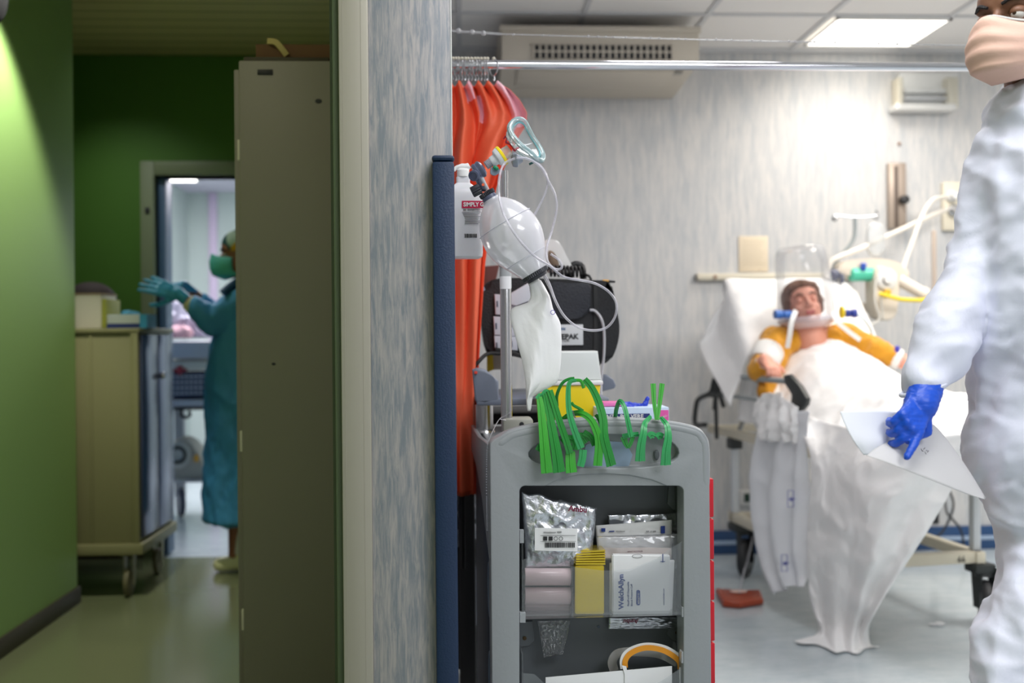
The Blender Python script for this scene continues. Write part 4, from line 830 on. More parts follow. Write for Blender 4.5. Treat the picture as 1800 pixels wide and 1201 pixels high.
# red hook ring
b = nb(); tube(b, [D6(512, 388, -0.004), D6(532, 362, -0.006), D6(548, 385, -0.008), D6(540, 425, -0.012), D6(575, 440, -0.014), D6(605, 470, -0.014), D6(628, 505, -0.012), D6(650, 488, -0.010), D6(672, 482, -0.008)], [0.0016, 0.002, 0.002, 0.0026, 0.002, 0.002, 0.003, 0.0026, 0.0016], 8, 4)
obj('red_hook_ring', b, mat('crimson_hook_ring', (176, 20, 56), 0.35), t)
# mask: cushion + dome
cush = [(575, 262, -0.018), (610, 205, -0.010), (672, 178, 0.0), (730, 205, 0.010), (772, 280, 0.016), (820, 370, 0.020), (880, 460, 0.020), (925, 550, 0.014), (915, 612, 0.002), (862, 596, -0.010), (780, 520, -0.020), (700, 460, -0.026), (630, 385, -0.026), (588, 320, -0.022)]
b = nb(); CP = catmull([D6(*p) for p in cush], 5, True); tube(b, CP, 0.0058, 12, closed=True); obj('face_cushion', b, clear('aqua_cushion', (205, 236, 240), 0.22, 0.8, 0.05, edge=0.6), t)
b = nb(); cen = D6(715, 395, 0.0)
inn = [p+(cen-p)*0.16 for p in CP]; tube(b, inn, 0.0018, 8, closed=True); obj('cushion_inner_edge', b, clear('aqua_edge', (130, 210, 220), 0.4, 0.5, 0.06), t)
cc = D6(612, 470, -0.006); n = len(CP); rows = []
x_ = ua.orthogonal().normalized(); y_ = ua.cross(x_)
# align port ring start with cushion start
base = [cc+(x_*math.cos(2*math.pi*k/n)+y_*math.sin(2*math.pi*k/n))*0.012 for k in range(n)]
best = min(range(n), key=lambda s: sum((base[(k+s) % n]-CP[k]).length for k in range(n)))
base2 = base[::-1]; best2 = min(range(n), key=lambda s: sum((base2[(k+s) % n]-CP[k]).length for k in range(n)))
s1 = sum((base[(k+best) % n]-CP[k]).length for k in range(n)); s2 = sum((base2[(k+best2) % n]-CP[k]).length for k in range(n))
ring = [base[(k+best) % n] for k in range(n)] if s1 < s2 else [base2[(k+best2) % n] for k in range(n)]
for j in range(9):
    v = j/8; f = math.sin(v*math.pi/2)
    rows.append([CP[k]*(1-v)+ring[k]*v + (ring[k]-cen).normalized()*0.010*math.sin(v*math.pi) for k in range(n)])
b = nb(); grid(b, rows, closed=True); obj('mask_dome', b, clear('clear_dome', (226, 240, 244), 0.12, 0.7, 0.04, edge=0.35), t)
# small tag on the tubing
b = nb(); obox(b, D6(812, 640, -0.010), (0.012, 0, 0.006), (0, 0.004, 0), (-0.002, 0, 0.004), 0.0006); obj('dark_green_tag', b, mat('dark_green_tag', (20, 80, 80), 0.4), t)
# reservoir bag
b = nb(); rowsL = [(196, 562, 640), (230, 566, 662), (300, 576, 700), (345, 560, 712), (372, 470, 718), (392, 440, 724), (440, 438, 752), (480, 446, 772), (600, 480, 779), (720, 515, 775), (800, 530, 768), (875, 540, 752), (905, 541, 700), (940, 542, 640), (965, 543, 588), (1000, 545, 582), (1040, 548, 578), (1062, 554, 572)]
front, back = [], []
for y, l, r in rowsL:
    F, B = [], []
    for i in range(25):
        u = i/24; x = l+(r-l)*u; e = (4*u*(1-u))**0.6
        ridge = (700-(y-250)*0.2-l)/(r-l)
        th = 0.011*e*(1-abs(y-560)/900)
        cz = -0.012*max(0, 1-abs(u-ridge)*3.2)
        w_ = 0.004*(rnoise(V((x*0.008, y*0.004, 2)))-0.4)*e
        F.append(G7(x, y, 0.03-th+cz+w_)); B.append(G7(x, y, 0.03+th+0.001))
    front.append(F); back.append(B)
A = grid(b, front); Bk = grid(b, back)
for q0_, q1_ in ((A[0], Bk[0]), (A[-1], Bk[-1]), ([r_[0] for r_ in A], [r_[0] for r_ in Bk]), ([r_[-1] for r_ in A], [r_[-1] for r_ in Bk])):
    for k in range(len(q0_)-1): b.faces.new((q0_[k], q0_[k+1], q1_[k+1], q1_[k]))
bmesh.ops.subdivide_edges(b, edges=list(b.edges), cuts=1, use_grid_fill=True); bmesh.ops.smooth_vert(b, verts=list(b.verts), factor=0.5, use_axis_x=True, use_axis_y=True, use_axis_z=True)
rb = obj('reservoir_bag', b, mat('white_reservoir_film', (244, 243, 244), 0.4, bump=(14, 0.3)), t, ang=80)
b = nb(); lathe(b, [(0.013, 0), (0.0125, 0.014)], G7(598, 215, 0.02), G7(575, 170, 0.02)-G7(598, 215, 0.02), 20); obj('reservoir_neck', b, M_white, rb)
b = nb(); tube(b, [G7(720+14*math.cos(k*math.pi/8), 410+14*math.sin(k*math.pi/8), 0.012) for k in range(16)], 0.0007, 6, closed=True); obj('purple_ring_mark', b, mat('purple_ink', (130, 120, 200), 0.5), rb)
# oxygen tubing
M_tubing = clear('clear_tubing', (226, 222, 236), 0.30, 0.5, 0.12, edge=0.45)
def tb(pts, r=0.0026, lab_=None, nm='oxygen_tube'):
    b = nb(); tube(b, pts, r, 10, 6); return obj(nm, b, M_tubing, t)
tb([G3(480, 365, -0.02), G3(560, 375, -0.02), G3(640, 430, -0.015), G3(690, 520, -0.01), G3(730, 600, -0.01), G3(745, 700, -0.01), G3(715, 840, -0.01), G3(680, 960, -0.02), G3(685, 1050, -0.03), G3(735, 1100, -0.03), G3(778, 1092, -0.03), G3(765, 1045, -0.03), G3(705, 1000, -0.03)])
tb([G3(470, 370, -0.03), G3(400, 405, -0.03), G3(368, 490, -0.04), G3(365, 620, -0.05), G3(410, 770, -0.08), G3(500, 910, -0.09), G3(600, 1015, -0.08), G3(700, 1080, -0.05), G7(790, 175, -0.04), G7(900, 198, -0.03), G7(1000, 220, -0.03), G7(1090, 275, -0.03), G7(1138, 350, -0.03), G7(1130, 440, -0.03), G7(1075, 510, -0.03), G7(990, 530, -0.03), G7(890, 510, -0.03), G7(800, 440, -0.02), G7(740, 340, -0.01), G7(700, 230, 0.0), G7(660, 150, 0.0)])
tb([G3(520, 362, -0.01), G3(610, 395, -0.008), G3(678, 480, -0.006), G3(672, 590, -0.004), G3(600, 742, 0.0)], 0.0024)
tb([G7(655, 160, 0.006), G7(700, 250, 0.006), G7(735, 330, 0.006)], 0.0024)
# white wall tube hanging behind the defibrillator case front
# ================= BEHIND THE CART =================
YD = 2.86
def H7(x, y, Y=YD): return W(780+x/3.7545, 440+y/3.7545, Y)
# swivel tray on a post
t = thing('defibrillator_tray', 'grey moulded swivel tray with upturned lips on a steel post, behind the pole', 'tray', (W(856, 700, 2.62).x, 2.62, ZW))
def tr(x, y, Y): return W(800+x/3.913, 640+y/3.913, Y)
b = nb()
prism(b, [tr(118, 40, 2.60), tr(150, 28, 2.60), tr(210, 40, 2.60), tr(262, 88, 2.60), tr(300, 120, 2.60), tr(300, 250, 2.60), tr(210, 278, 2.60), tr(148, 272, 2.60), tr(135, 240, 2.60)], (0, 0.045, 0), 0.006)
obj('left_lip', b, mat('slate_grey_tray', (116, 124, 140), 0.4), t)
b = nb(); ql, qr = tr(136, 230, 2.60), tr(1060, 230, 2.60)
box(b, (ql.x+0.004, 2.60, ql.z-0.022), (qr.x, YD+0.2, ql.z-0.004), 0.005); obj('tray_plate', b, mat('slate_grey_tray', (116, 124, 140), 0.4), t)
b = nb(); prism(b, [tr(1010, 75, 2.9), tr(1040, 72, 2.9), tr(1090, 105, 2.9), tr(1108, 150, 2.9), tr(1095, 170, 2.9), tr(1010, 190, 2.9)], (0, 0.05, 0), 0.004); obj('right_lip', b, mat('slate_grey_tray', (116, 124, 140), 0.4), t)
b = nb(); q = tr(142, 58, 2.598); box(b, (q.x-0.004, 2.594, q.z-0.004), (q.x+0.004, 2.60, q.z+0.003), 0.001); obj('red_marker', b, mat('orange_red_marker', (230, 70, 50), 0.5), t)
p0 = tr(200, 300, 2.66); b = nb(); lathe(b, [(0.030, 0), (0.028, 0.006), (0.0245, 0.008), (0.0245, ql.z-0.022-ZW-0.001)], (p0.x, 2.66, ZW), (0, 0, 1), 28); obj('post', b, M_steel, t)
# defibrillator soft case
t = thing('defibrillator', 'black soft-case defibrillator with a white name label behind the reservoir bag', 'defibrillator', (W(968, 640, YD).x, YD+0.1, ql.z))
out = [(255, 300), (268, 235), (310, 200), (420, 182), (700, 188), (960, 196), (1080, 205), (1112, 240), (1140, 380), (1160, 500), (1150, 610), (1112, 710), (1060, 752), (980, 735), (640, 712), (330, 690), (282, 655), (262, 560), (252, 430)]
b = nb(); prism(b, catmull([H7(x, y) for x, y in out], 3, True), (0, 0.19, 0), 0.02); obj('soft_case', b, mat('black_nylon', (17, 18, 22), 0.6, bump=(180, 0.3)), t, ang=60)
b = nb(); prism(b, catmull([H7(x, y, YD-0.012) for x, y in [(700, 222), (830, 218), (960, 222), (968, 300), (966, 380), (930, 430), (860, 455), (760, 448), (700, 420)]], 3, True), (0, 0.014, 0), 0.004); obj('pocket_flap', b, mat('charcoal_flap', (30, 33, 42), 0.55, bump=(180, 0.3)), t)
b = nb(); strap(b, [H7(1000, 215, YD-0.003), H7(1003, 450, YD-0.003), H7(1000, 735, YD-0.003)], 0.012, 0.003, (0, -1, 0)); obj('webbing', b, M_black, t)
b = nb(); box(b, (H7(665, 626).x, YD-0.006, H7(665, 628).z), (H7(918, 490).x, YD-0.002, H7(918, 490).z), 0.001); lb = obj('name_label', b, mat('pale_label', (214, 216, 218), 0.45), t)
text('LIFEPAK', V((H7(886, 585).x, YD-0.0075, H7(886, 585).z)), (1, 0, 0), (0, 0, 1), 0.0205, M_inkb, t, bold=0.035, sx=1.02, align='RIGHT')
text('Medtronic', V((H7(803, 526).x, YD-0.0075, H7(803, 526).z)), (1, 0, 0), (0, 0, 1), 0.0125, mat('teal_ink', (20, 90, 140), 0.5), t, bold=0.02, align='RIGHT')
text('DEFIBRILLATOR', V((H7(827, 604).x, YD-0.0075, H7(827, 604).z)), (1, 0, 0), (0, 0, 1), 0.0115, M_inkb, t, align='RIGHT')
# side panels of device (white modules at left)
for (x0, y0, x1, y1) in ((335, 290, 480, 425), (328, 436, 482, 560), (332, 564, 484, 652)):
    b = nb(); prism(b, [H7(x0, y0, YD-0.02), H7(x1, y0+8, YD-0.02), H7(x1+6, y1+12, YD-0.02), H7(x0+6, y1, YD-0.02)], (0, 0.021, 0), 0.003); m_ = obj('side_module', b, mat('light_grey_module', (196, 200, 210), 0.4), t)
    b = nb(); prism(b, [H7(x0+108, y0+35, YD-0.0215), H7(x0+120, y0+35, YD-0.0215), H7(x0+122, y0+75, YD-0.0215), H7(x0+110, y0+75, YD-0.0215)], (0, 0.002, 0)); prism(b, [H7(x0+12, y0+45, YD-0.0215), H7(x0+22, y0+45, YD-0.0215), H7(x0+24, y0+85, YD-0.0215), H7(x0+14, y0+85, YD-0.0215)], (0, 0.002, 0)); obj('module_print', b, mat('slate_ink', (70, 74, 92), 0.5), m_, flat=True)
b = nb(); prism(b, [H7(340, 640, YD-0.03), H7(480, 670, YD-0.03), H7(520, 690, YD-0.03), H7(520, 715, YD-0.03), H7(340, 672, YD-0.03)], (0, 0.02, 0), 0.002); obj('bottom_trim', b, M_black, t)
b = nb(); tube(b, [H7(250, 245, YD+0.02), H7(262, 262, YD)], 0.006, 8); obj('side_button', b, mat('pale_blue_plastic', (150, 172, 196), 0.3), t)
b = nb(); tube(b, [H7(830, 190, YD+0.05), H7(835, 120, YD+0.05), H7(870, 92, YD+0.05), H7(912, 110, YD+0.05), H7(922, 190, YD+0.05)], 0.010, 12, 4); obj('carry_handle', b, M_black, t)
# pale printer flap seen above
b = nb(); prism(b, [H7(440, 285, YD-0.035), H7(560, 215, YD-0.035), H7(580, 330, YD-0.035), H7(480, 368, YD-0.035), H7(440, 360, YD-0.035)], (0, 0.012, 0), 0.003); obj('paddle_cradle', b, mat('pale_cradle', (206, 208, 216), 0.35), t)
t = thing('defibrillator_paddle', 'white hand paddle with a metal plate on top of the black defibrillator', 'paddle', W(984, 478, YD+0.04))
b = nb(); prism(b, catmull([W(780+x/3.753, 180+y/3.753, YD+0.03) for x, y in [(665, 915), (735, 908), (770, 935), (810, 1010), (850, 1120), (690, 1120), (672, 1020)]], 3, True), (0, 0.03, 0), 0.004); obj('body', b, M_white, t)
b = nb(); prism(b, catmull([W(780+x/3.753, 180+y/3.753, YD+0.027) for x, y in [(690, 985), (720, 985), (745, 1020), (760, 1085), (700, 1088)]], 3, True), (0, 0.004, 0), 0.001); obj('metal_plate', b, mat('brown_metal_plate', (130, 110, 96), 0.3, 0.8), t)
b = nb(); n = 120; c0, c1 = H7(690, 172, YD+0.02), H7(935, 178, YD+0.02)
tube(b, [c0+(c1-c0)*(i/n)+V((0, 0.014*math.cos(i*2*math.pi/12), 0.016+0.014*math.sin(i*2*math.pi/12))) for i in range(n)]+[H7(960, 170), H7(975, 195)], 0.0038, 8)
obj('coiled_cable', b, M_black, label='coiled black cable lying along the top of the defibrillator case', cat='cable')
t = thing('cable_plug', 'amber and black cable tip on the right shoulder of the defibrillator case', 'plug', H7(1080, 208, YD+0.05))
b = nb(); lathe(b, [(0.001, 0), (0.003, 0.001), (0.003, 0.045), (0.001, 0.046)], H7(975, 203, YD+0.02), H7(1050, 204, YD+0.02)-H7(975, 203, YD+0.02), 10); lathe(b, [(0.004, 0), (0.0045, 0.003), (0.003, 0.022)], H7(1082, 206, YD+0.02), (1, 0, -0.05), 10); obj('tip', b, M_black, t)
b = nb(); lathe(b, [(0.0045, 0), (0.005, 0.002), (0.0045, 0.018)], H7(1048, 204, YD+0.02), (1, 0, 0), 10); obj('amber_sleeve', b, mat('amber_plastic', (214, 160, 60), 0.35), t)
b = nb(); tube(b, [H7(965, 395, YD-0.012), H7(1000, 402, YD-0.014), H7(1040, 455, YD-0.02), H7(1058, 540, YD-0.02), H7(1057, 690, YD-0.02), H7(1040, 850, YD-0.02), H7(1038, 960, YD-0.03)], 0.0038, 10, 6)
obj('pale_hose', b, clear('milky_hose', (206, 206, 212), 0.7, 0.3, 0.15), label='pale grey hose looping out of the pocket of the defibrillator case', cat='hose')
# black side frame + arm, cable
t = thing('equipment_frame', 'black upright equipment frame between the navy guard and the defibrillator', 'frame', (W(818, 735, 3.0).x, 3.0, 0))
b = nb(); prism(b, [W(812, 526, 3.0), W(818, 519, 3.0), W(826, 521, 3.0), W(826, 600, 3.0), W(817, 725, 3.0), W(803, 725, 3.0), W(800, 620, 3.0)], (0, 0.03, 0), 0.004); obj('upright', b, M_black, t)
b = nb(); prism(b, [W(823, 549, 3.0), W(852, 543, 3.0), W(852, 566, 3.0), W(823, 567, 3.0)], (0, 0.025, 0), 0.003); obj('arm', b, M_black, t)
x_ = W(816, 725, 3.0).x; b = nb(); z_ = W(816, 724, 3.0).z; box(b, (x_-0.02, 3.0, 0.0), (x_+0.03, 3.05, z_), 0.005); box(b, (x_-0.03, 2.99, z_-0.04), (x_+0.30, 3.3, z_-0.005), 0.005); obj('lower_frame', b, M_black, t)
b = nb(); tube(b, [W(878, 622, 2.83), W(858, 622, 2.80), W(843, 634, 2.78), W(828, 655, 2.78), W(821, 690, 2.78), W(816, 760, 2.78), W(814, 830, 2.78), W(814, 1000, 2.78)], 0.0055, 10, 6)
obj('black_cable', b, M_black, label='thick black cable drooping from the defibrillator behind the cart side', cat='cable')
# yellow + cream folder behind
t = thing('yellow_folder', 'yellow and cream folder edge standing behind the steel pole', 'folder', W(866, 650, 3.05))
b = nb(); prism(b, [W(856, 622, 3.06), W(866, 620, 3.06), W(868, 650, 3.06), W(856, 655, 3.06)], (0, 0.02, 0), 0.001); obj('yellow_cover', b, mat('sharps_yellow', (240, 212, 20), 0.4), t)
b = nb(); prism(b, [W(866, 622, 3.06), W(886, 625, 3.06), W(886, 650, 3.06), W(868, 650, 3.06)], (0, 0.02, 0), 0.001); obj('cream_pages', b, M_cream, t)
b = nb(); prism(b, [W(830, 480, 3.1), W(850, 468, 3.1), W(878, 466, 3.1), W(868, 510, 3.1), W(846, 540, 3.1), W(832, 535, 3.1)], (0, 0.02, 0), 0.003)
obj('maroon_folder', b, mat('maroon_board', (110, 56, 48), 0.6), label='dull maroon board standing behind the left end of the defibrillator', cat='board')
# parked bed-like apparatus with grey joints, low between guard and cart
t = thing('wheeled_stand', 'dim grey wheeled stand with round joints in the gap left of the cart', 'stand', (W(826, 1000, 3.1).x, 3.1, 0))
M_gj = mat('dim_grey_joint', (150, 156, 170), 0.4)
b = nb(); box(b, (W(804, 740, 3.1).x, 3.08, W(804, 748, 3.1).z), (W(862, 740, 3.1).x, 3.11, W(804, 736, 3.1).z), 0.003); obj('crossbar', b, M_gj, t)
for py in (855, 900, 935): 
    b = nb(); lathe(b, [(0.022, 0), (0.026, 0.004), (0.026, 0.05), (0.02, 0.055)], W(806, py, 3.08), (1, 0.1, 0), 20); obj('joint', b, M_gj, t)
b = nb(); lathe(b, [(0.030, 0), (0.034, 0.004), (0.034, 0.05), (0.022, 0.055), (0.018, 0.03)], W(812, 915, 3.08), (0, -1, 0), 20); obj('joint_hub', b, M_gj, t)
b = nb(); chain(b, [W(828, 985, 3.05), W(828, 1030, 3.05), W(828, 1095, 3.05)], [0.012, 0.022, 0.018]); obj('grip', b, mat('dark_slate_grip', (60, 68, 84), 0.5), t)
b = nb(); box(b, (W(800, 900, 3.3).x, 3.16, 0.11), (W(866, 900, 3.3).x, 3.52, W(804, 850, 3.15).z), 0.01); obj('gap_darkening_box', b, mat('near_black_box', (24, 26, 30), 0.6), t)  # near-black filler, enlarged so the shaded gap beside the cart stays dark
b = nb(); tube(b, [W(822, 748, 3.1), W(832, 860, 3.1), W(830, 985, 3.08), W(832, 1180, 3.08)], 0.006, 8, 4); tube(b, [W(806, 830, 3.1), W(806, 960, 3.1)], 0.014, 10); obj('stand_tube', b, M_gj, t)
for s in (0, 1):
    b = nb(); lathe(b, [(0.03, -0.012), (0.048, -0.01), (0.05, 0), (0.048, 0.01), (0.03, 0.012)], (W(826, 1000, 3.1).x+0.02, 3.2+0.2*s, 0.05), (1, 0, 0)); obj('castor', b, M_dark, t)

# ================= CURTAIN RAIL, RINGS, CURTAIN =================
YR = 2.8
r0, r1 = W(870, 112, YR), W(1690, 120, YR); zr = (r0.z+r1.z)/2
t = thing('curtain_rail', 'chrome curtain rail crossing the ward above the cart', 'rail', (1.5, YR, zr))
b = nb(); lathe(b, [(0.0125, 0), (0.0125, XR-XP-0.02)], (XP+0.01, YR, zr), (1, 0, 0), 24); obj('tube', b, M_chrome, t)
for x, ax_ in ((XP+0.0005, 1), (XR-0.0005, -1)):
    b = nb(); lathe(b, [(0.03, 0), (0.03, 0.006), (0.018, 0.012), (0.018, 0.02)], (x, YR, zr), (ax_, 0, 0)); obj('wall_flange', b, M_chrome, t)
rxs = [W(px, 100, YR).x for px in (796, 801, 806, 812, 818, 823, 829, 835, 840, 846, 852, 857, 868)]
ring0 = None
for i, x in enumerate(rxs):
    last = i == len(rxs)-1
    if ring0 is None:
        ring0 = thing('curtain_ring', 'steel curtain ring bunched on the rail above the orange curtain', 'curtain ring', (x, YR, zr-0.008), group='curtain rings bunched on the rail')
        b = nb(); tube(b, [V((x, YR+0.0225*math.cos(k*math.pi/12), zr-0.008+0.0225*math.sin(k*math.pi/12))) for k in range(24)], 0.0018, 8, closed=True); rr_ = obj('ring', b, M_steel, ring0)
        b = nb(); ell(b, (x, YR, zr+0.017), 0.005); eb = obj('ring_bead', b, M_cream, ring0)
        b = nb(); tube(b, [V((x, YR, zr-0.030)), V((x+0.002, YR, zr-0.038)), V((x, YR, zr-0.046)), V((x-0.002, YR, zr-0.04))], 0.0016, 6, 3); hk = obj('hook', b, M_steel, ring0)
    else:
        c = ring0.copy(); COL.objects.link(c); c['label'] = 'rightmost steel curtain ring, tilted, holding the pink corner of the curtain' if last else ring0['label']; c.location = (x, YR, zr-0.008); c.rotation_euler = (0, 0, random.uniform(-0.25, 0.25) if i < 12 else 0.5)
        for ch in (rr_, eb, hk): d = ch.copy(); COL.objects.link(d); d.parent = c
# cord and chain above
b = nb(); zc0, zc1, zc2 = W(793, 53, YR+0.05).z, W(882, 62, YR+0.05).z, W(1800, 82, YR+0.05).z
tube(b, [V((XP, YR+0.05, zc0)), W(882, 60, YR+0.05)], 0.0035, 8, 0)
for px in (806, 830, 850): ell(b, W(px, 53+(px-793)*0.1, YR+0.05), 0.0075, seg=12)
tube(b, [W(882, 60, YR+0.05), W(1230, 70, YR+0.05), W(1700, 80, YR+0.05), V((XR, YR+0.05, W(1700, 80, YR+0.05).z))], 0.0016, 6, 0)
random.seed(9)
for k in range(48): 
    px = 890+k*16+random.uniform(-5, 5); p = W(px, 60.3+(px-882)*0.0245, YR+0.05); ell(b, p, random.uniform(0.002, 0.0038), seg=8)
obj('suspension_cord', b, clear('clear_beads', (220, 220, 222), 0.45, 0.6, 0.05), label='thin clear beaded cord strung above the chrome curtain rail', cat='cord')
# curtain: gathered pleated cloth
M_cur = mat('orange_curtain', (240, 104, 68), 0.6, sss=0.0, bump=(30, 0.1)); M_curp = mat('pink_curtain_stripe', (250, 192, 204), 0.6)
zt = zr-0.046; zb_c = 0.73
edge_px = [(130, 869), (150, 895), (175, 912), (200, 925), (222, 924), (240, 912), (280, 892), (330, 872), (400, 860), (470, 852), (560, 846), (700, 838), (900, 838), (1300, 838)]
def edge(z):
    py = HZ-(z-CAMH)*FPX/YR
    for (a_, xa_), (b_, xb_) in zip(edge_px, edge_px[1:]):
        if py <= b_: f = max(0, min(1, (py-a_)/(b_-a_))); return W(xa_+(xb_-xa_)*f, py, YR).x
    return W(838, 900, YR).x
nz_, nx_ = 90, 220; x0c = XP+0.012
rows = []
for j in range(nz_+1):
    z = zt+(zb_c-zt)*(j/nz_)**1.15; xe = edge(z); row = []; g = min(1, (zt-z)/0.30)
    for i in range(nx_+1):
        s = i/nx_
        x = x0c+(xe-x0c)*s
        w1 = s+0.05*math.sin(z*3.1+1)+0.06*noise.noise(V((s*2, z*1.6, 4)))
        ph = w1*2*math.pi*2.6
        y = YR+(0.055*math.sin(ph)+0.020*math.sin(ph*2.1+z*4))*g
        y += 0.020*noise.noise(V((s*5, z*3, 1)))*g
        y += (1-g)*0.022*math.sin(s*2*math.pi*6.5)
        top = max(0, 1-(zt-z)/0.06)*0.014*(1-math.cos(s*2*math.pi*6.5))*0.5
        row.append(V((x+0.020*math.cos(ph)*g*math.sin(math.pi*s), y, z-top)))
    rows.append(row)
b = nb(); Rv = grid(b, rows)
b.faces.ensure_lookup_table()
for j in range(nz_):
    for i in range(nx_):
        f = b.faces[j*nx_+i]; s = i/nx_; z = rows[j][i].z; q = s+0.05*math.sin(z*9)
        if (q > 0.80+0.45*max(0, (W(0, 225, YR).z-z)) and z > W(900, 214, YR).z+0.10*(1-s)*3*0) or (0.0 <= s < 0.045) or (0.28 < q < 0.40 and z > W(900, 175, YR).z) or (0.42 < q < 0.50 and W(0, 205, YR).z < z < W(0, 160, YR).z): f.material_index = 1
thick(b, 0.0012)
obj('curtain', b, [M_cur, M_curp], None, ang=180, label='bright orange gathered curtain with pink stripes hanging from the chrome rail', cat='curtain')

# ================= AC UNIT =================
ya = 4.62
A0, A1 = W(881, 50, ya), W(1229, 50, ya); zt_a, zb_a = W(1050, 48, ya).z, W(1050, 114, ya).z
t = thing('air_conditioner', 'cream ceiling-height air conditioner with a dark grille on the ward wall', 'air conditioner', ((A0.x+A1.x)/2, YW, zb_a))
b = nb(); prism(b, [V((A0.x, ya, zt_a)), V((A0.x, ya, zb_a+0.01)), V((A0.x, YW-0.001, zb_a-0.02)), V((A0.x, YW-0.001, zt_a))], (A1.x-A0.x, 0, 0), 0.006)
M_ac = mat('cream_ac_enamel', (198, 190, 176), 0.45); obj('casing', b, M_ac, t)
b = nb(); box(b, (A0.x-0.008, ya-0.012, zt_a-0.022), (A1.x+0.008, YW-0.002, zt_a+0.004), 0.003); obj('top_flange', b, M_ac, t)
g0_, g1_ = W(938, 103, ya), W(1181, 81, ya)
b = nb(); box(b, (g0_.x, ya-0.006, g0_.z), (g1_.x, ya+0.0005, g1_.z)); gr = obj('grille', b, M_black, t, flat=True)
b = nb()
n = 22
for k in range(n+1): x = g0_.x+(g1_.x-g0_.x)*k/n; box(b, (x-0.004, ya-0.014, g0_.z), (x+0.004, ya-0.006, g1_.z))
box(b, (g0_.x, ya-0.0135, (g0_.z+g1_.z)/2-0.003), (g1_.x, ya-0.0065, (g0_.z+g1_.z)/2+0.003)); obj('grille_bars', b, M_ac, gr, flat=True)
b = nb(); box(b, (g0_.x-0.02, ya-0.006, g0_.z-0.012), (g1_.x+0.02, ya, g0_.z-0.002), 0.002); box(b, (g0_.x-0.02, ya-0.006, g1_.z+0.002), (g1_.x+0.02, ya, g1_.z+0.012), 0.002); obj('grille_frame', b, M_ac, gr)
b = nb(); box(b, (A0.x+0.08, ya+0.08, zb_a-0.012), (A1.x-0.10, YW-0.1, zb_a+0.02), 0.004); obj('bottom_tray', b, M_ac, t)
b = nb(); box(b, (A0.x+0.02, ya-0.005, zb_a+0.002), (A1.x-0.02, ya+0.002, zb_a+0.018), 0.003); obj('front_lip', b, M_ac, t)
b = nb(); q = W(1187, 133, ya+0.12); box(b, (q.x-0.035, ya+0.10, zb_a-0.006), (q.x+0.035, ya+0.16, zb_a), 0.001); obj('rating_plate', b, mat('grey_plate', (150, 146, 138), 0.5), t)

# ================= WALL FITTINGS =================
def wbox(name, x0, y0, x1, y1, dep, m, parent, bev=0.004, Y=YW, **k):
    a = W(x0, y1, Y-dep); c = W(x1, y0, Y-dep); b = nb(); box(b, (a.x, Y-dep, a.z), (c.x, Y-0.0005 if k.pop('back', True) else Y-dep+0.01, c.z), bev); return obj(name, b, m, parent, **k)
q = W(1633, 193, YW)
t = thing('emergency_light', 'white emergency light in a clear wire-like case, high right on the wall', 'wall light', (q.x, YW, q.z))
wbox('back_plate', 1582, 128, 1685, 192, 0.03, M_white, t)
wbox('tube_lamp', 1590, 155, 1680, 163, 0.07, M_white, t)
wbox('tube_lamp', 1590, 170, 1680, 176, 0.07, mat('pale_grey', (190, 192, 196), 0.4), t)
wbox('bottom_bar', 1576, 182, 1682, 192, 0.10, M_white, t)
wbox('end_bracket', 1667, 135, 1685, 190, 0.09, M_cream, t); wbox('end_bracket', 1580, 135, 1588, 190, 0.09, M_cream, t)
a = W(1580, 190, YW-0.1); c = W(1690, 128, YW-0.1); b = nb(); box(b, (a.x, YW-0.103, a.z), (c.x, YW-0.1, c.z)); obj('clear_cover', b, clear('clear_acrylic', (225, 232, 236), 0.05, 0.45), t)
q = W(1578, 400, YW); t = thing('wall_bracket', 'brushed metal vertical wall channel with a black knob above the IV bag', 'bracket', (q.x, YW, q.z))
wbox('channel', 1563, 286, 1593, 402, 0.03, mat('taupe_metal', (168, 154, 142), 0.4, 0.4), t); wbox('slot', 1573, 292, 1579, 400, 0.034, mat('dark_slot', (96, 84, 76), 0.5), t, 0.001)
b = nb(); lathe(b, [(0.02, 0), (0.024, 0.01), (0.022, 0.035), (0.014, 0.04)], W(1587, 352, YW-0.031), (0, -1, 0)); obj('knob', b, M_dark, t)
b = nb(); lathe(b, [(0.008, 0), (0.008, 0.01), (0.004, 0.012)], W(1580, 253, YW-0.0005), (0, -1, 0)); obj('wall_hook', b, mat('brown_hook', (150, 120, 100), 0.5), label='tiny brown wall plug above the metal wall channel', cat='wall plug')
# bumper rail
a, c = W(1226, 493, YW-0.03), W(1470, 478, YW-0.03)
t = thing('wall_rail', 'cream wall bumper rail behind the head of the bed', 'wall rail', ((a.x+c.x)/2, YW, a.z))
b = nb(); box(b, (a.x, YW-0.035, a.z), (c.x+0.1, YW-0.001, a.z+0.036), 0.008); obj('rail', b, M_cream, t)
b = nb(); box(b, (a.x-0.008, YW-0.034, a.z+0.002), (a.x+0.001, YW-0.002, a.z+0.034), 0.003); obj('end_cap', b, mat('grey_end_cap', (130, 124, 116), 0.5), t)
b = nb(); lathe(b, [(0.010, 0), (0.010, 0.006), (0.004, 0.008)], W(1257, 487, YW-0.0355), (0, -1, 0), 12); obj('rail_screw', b, mat('brown_hook', (150, 120, 100), 0.5), t)
t = thing('wall_notice', 'cream paper notice above the cream wall rail, left of the clear hood', 'notice', W(1325, 480, YW))
b = nb(); a, c = W(1299, 478, YW-0.006), W(1350, 415, YW-0.006); box(b, (a.x, YW-0.006, a.z), (c.x, YW-0.001, c.z), 0.001); obj('sheet', b, mat('cream_paper', (222, 208, 184), 0.7), t)
b = nb(); 
for k in range(7): zz = c.z-0.03-k*0.02; box(b, (a.x+0.02, YW-0.0068, zz), (c.x-0.02-(k % 3)*0.01, YW-0.0058, zz+0.003))
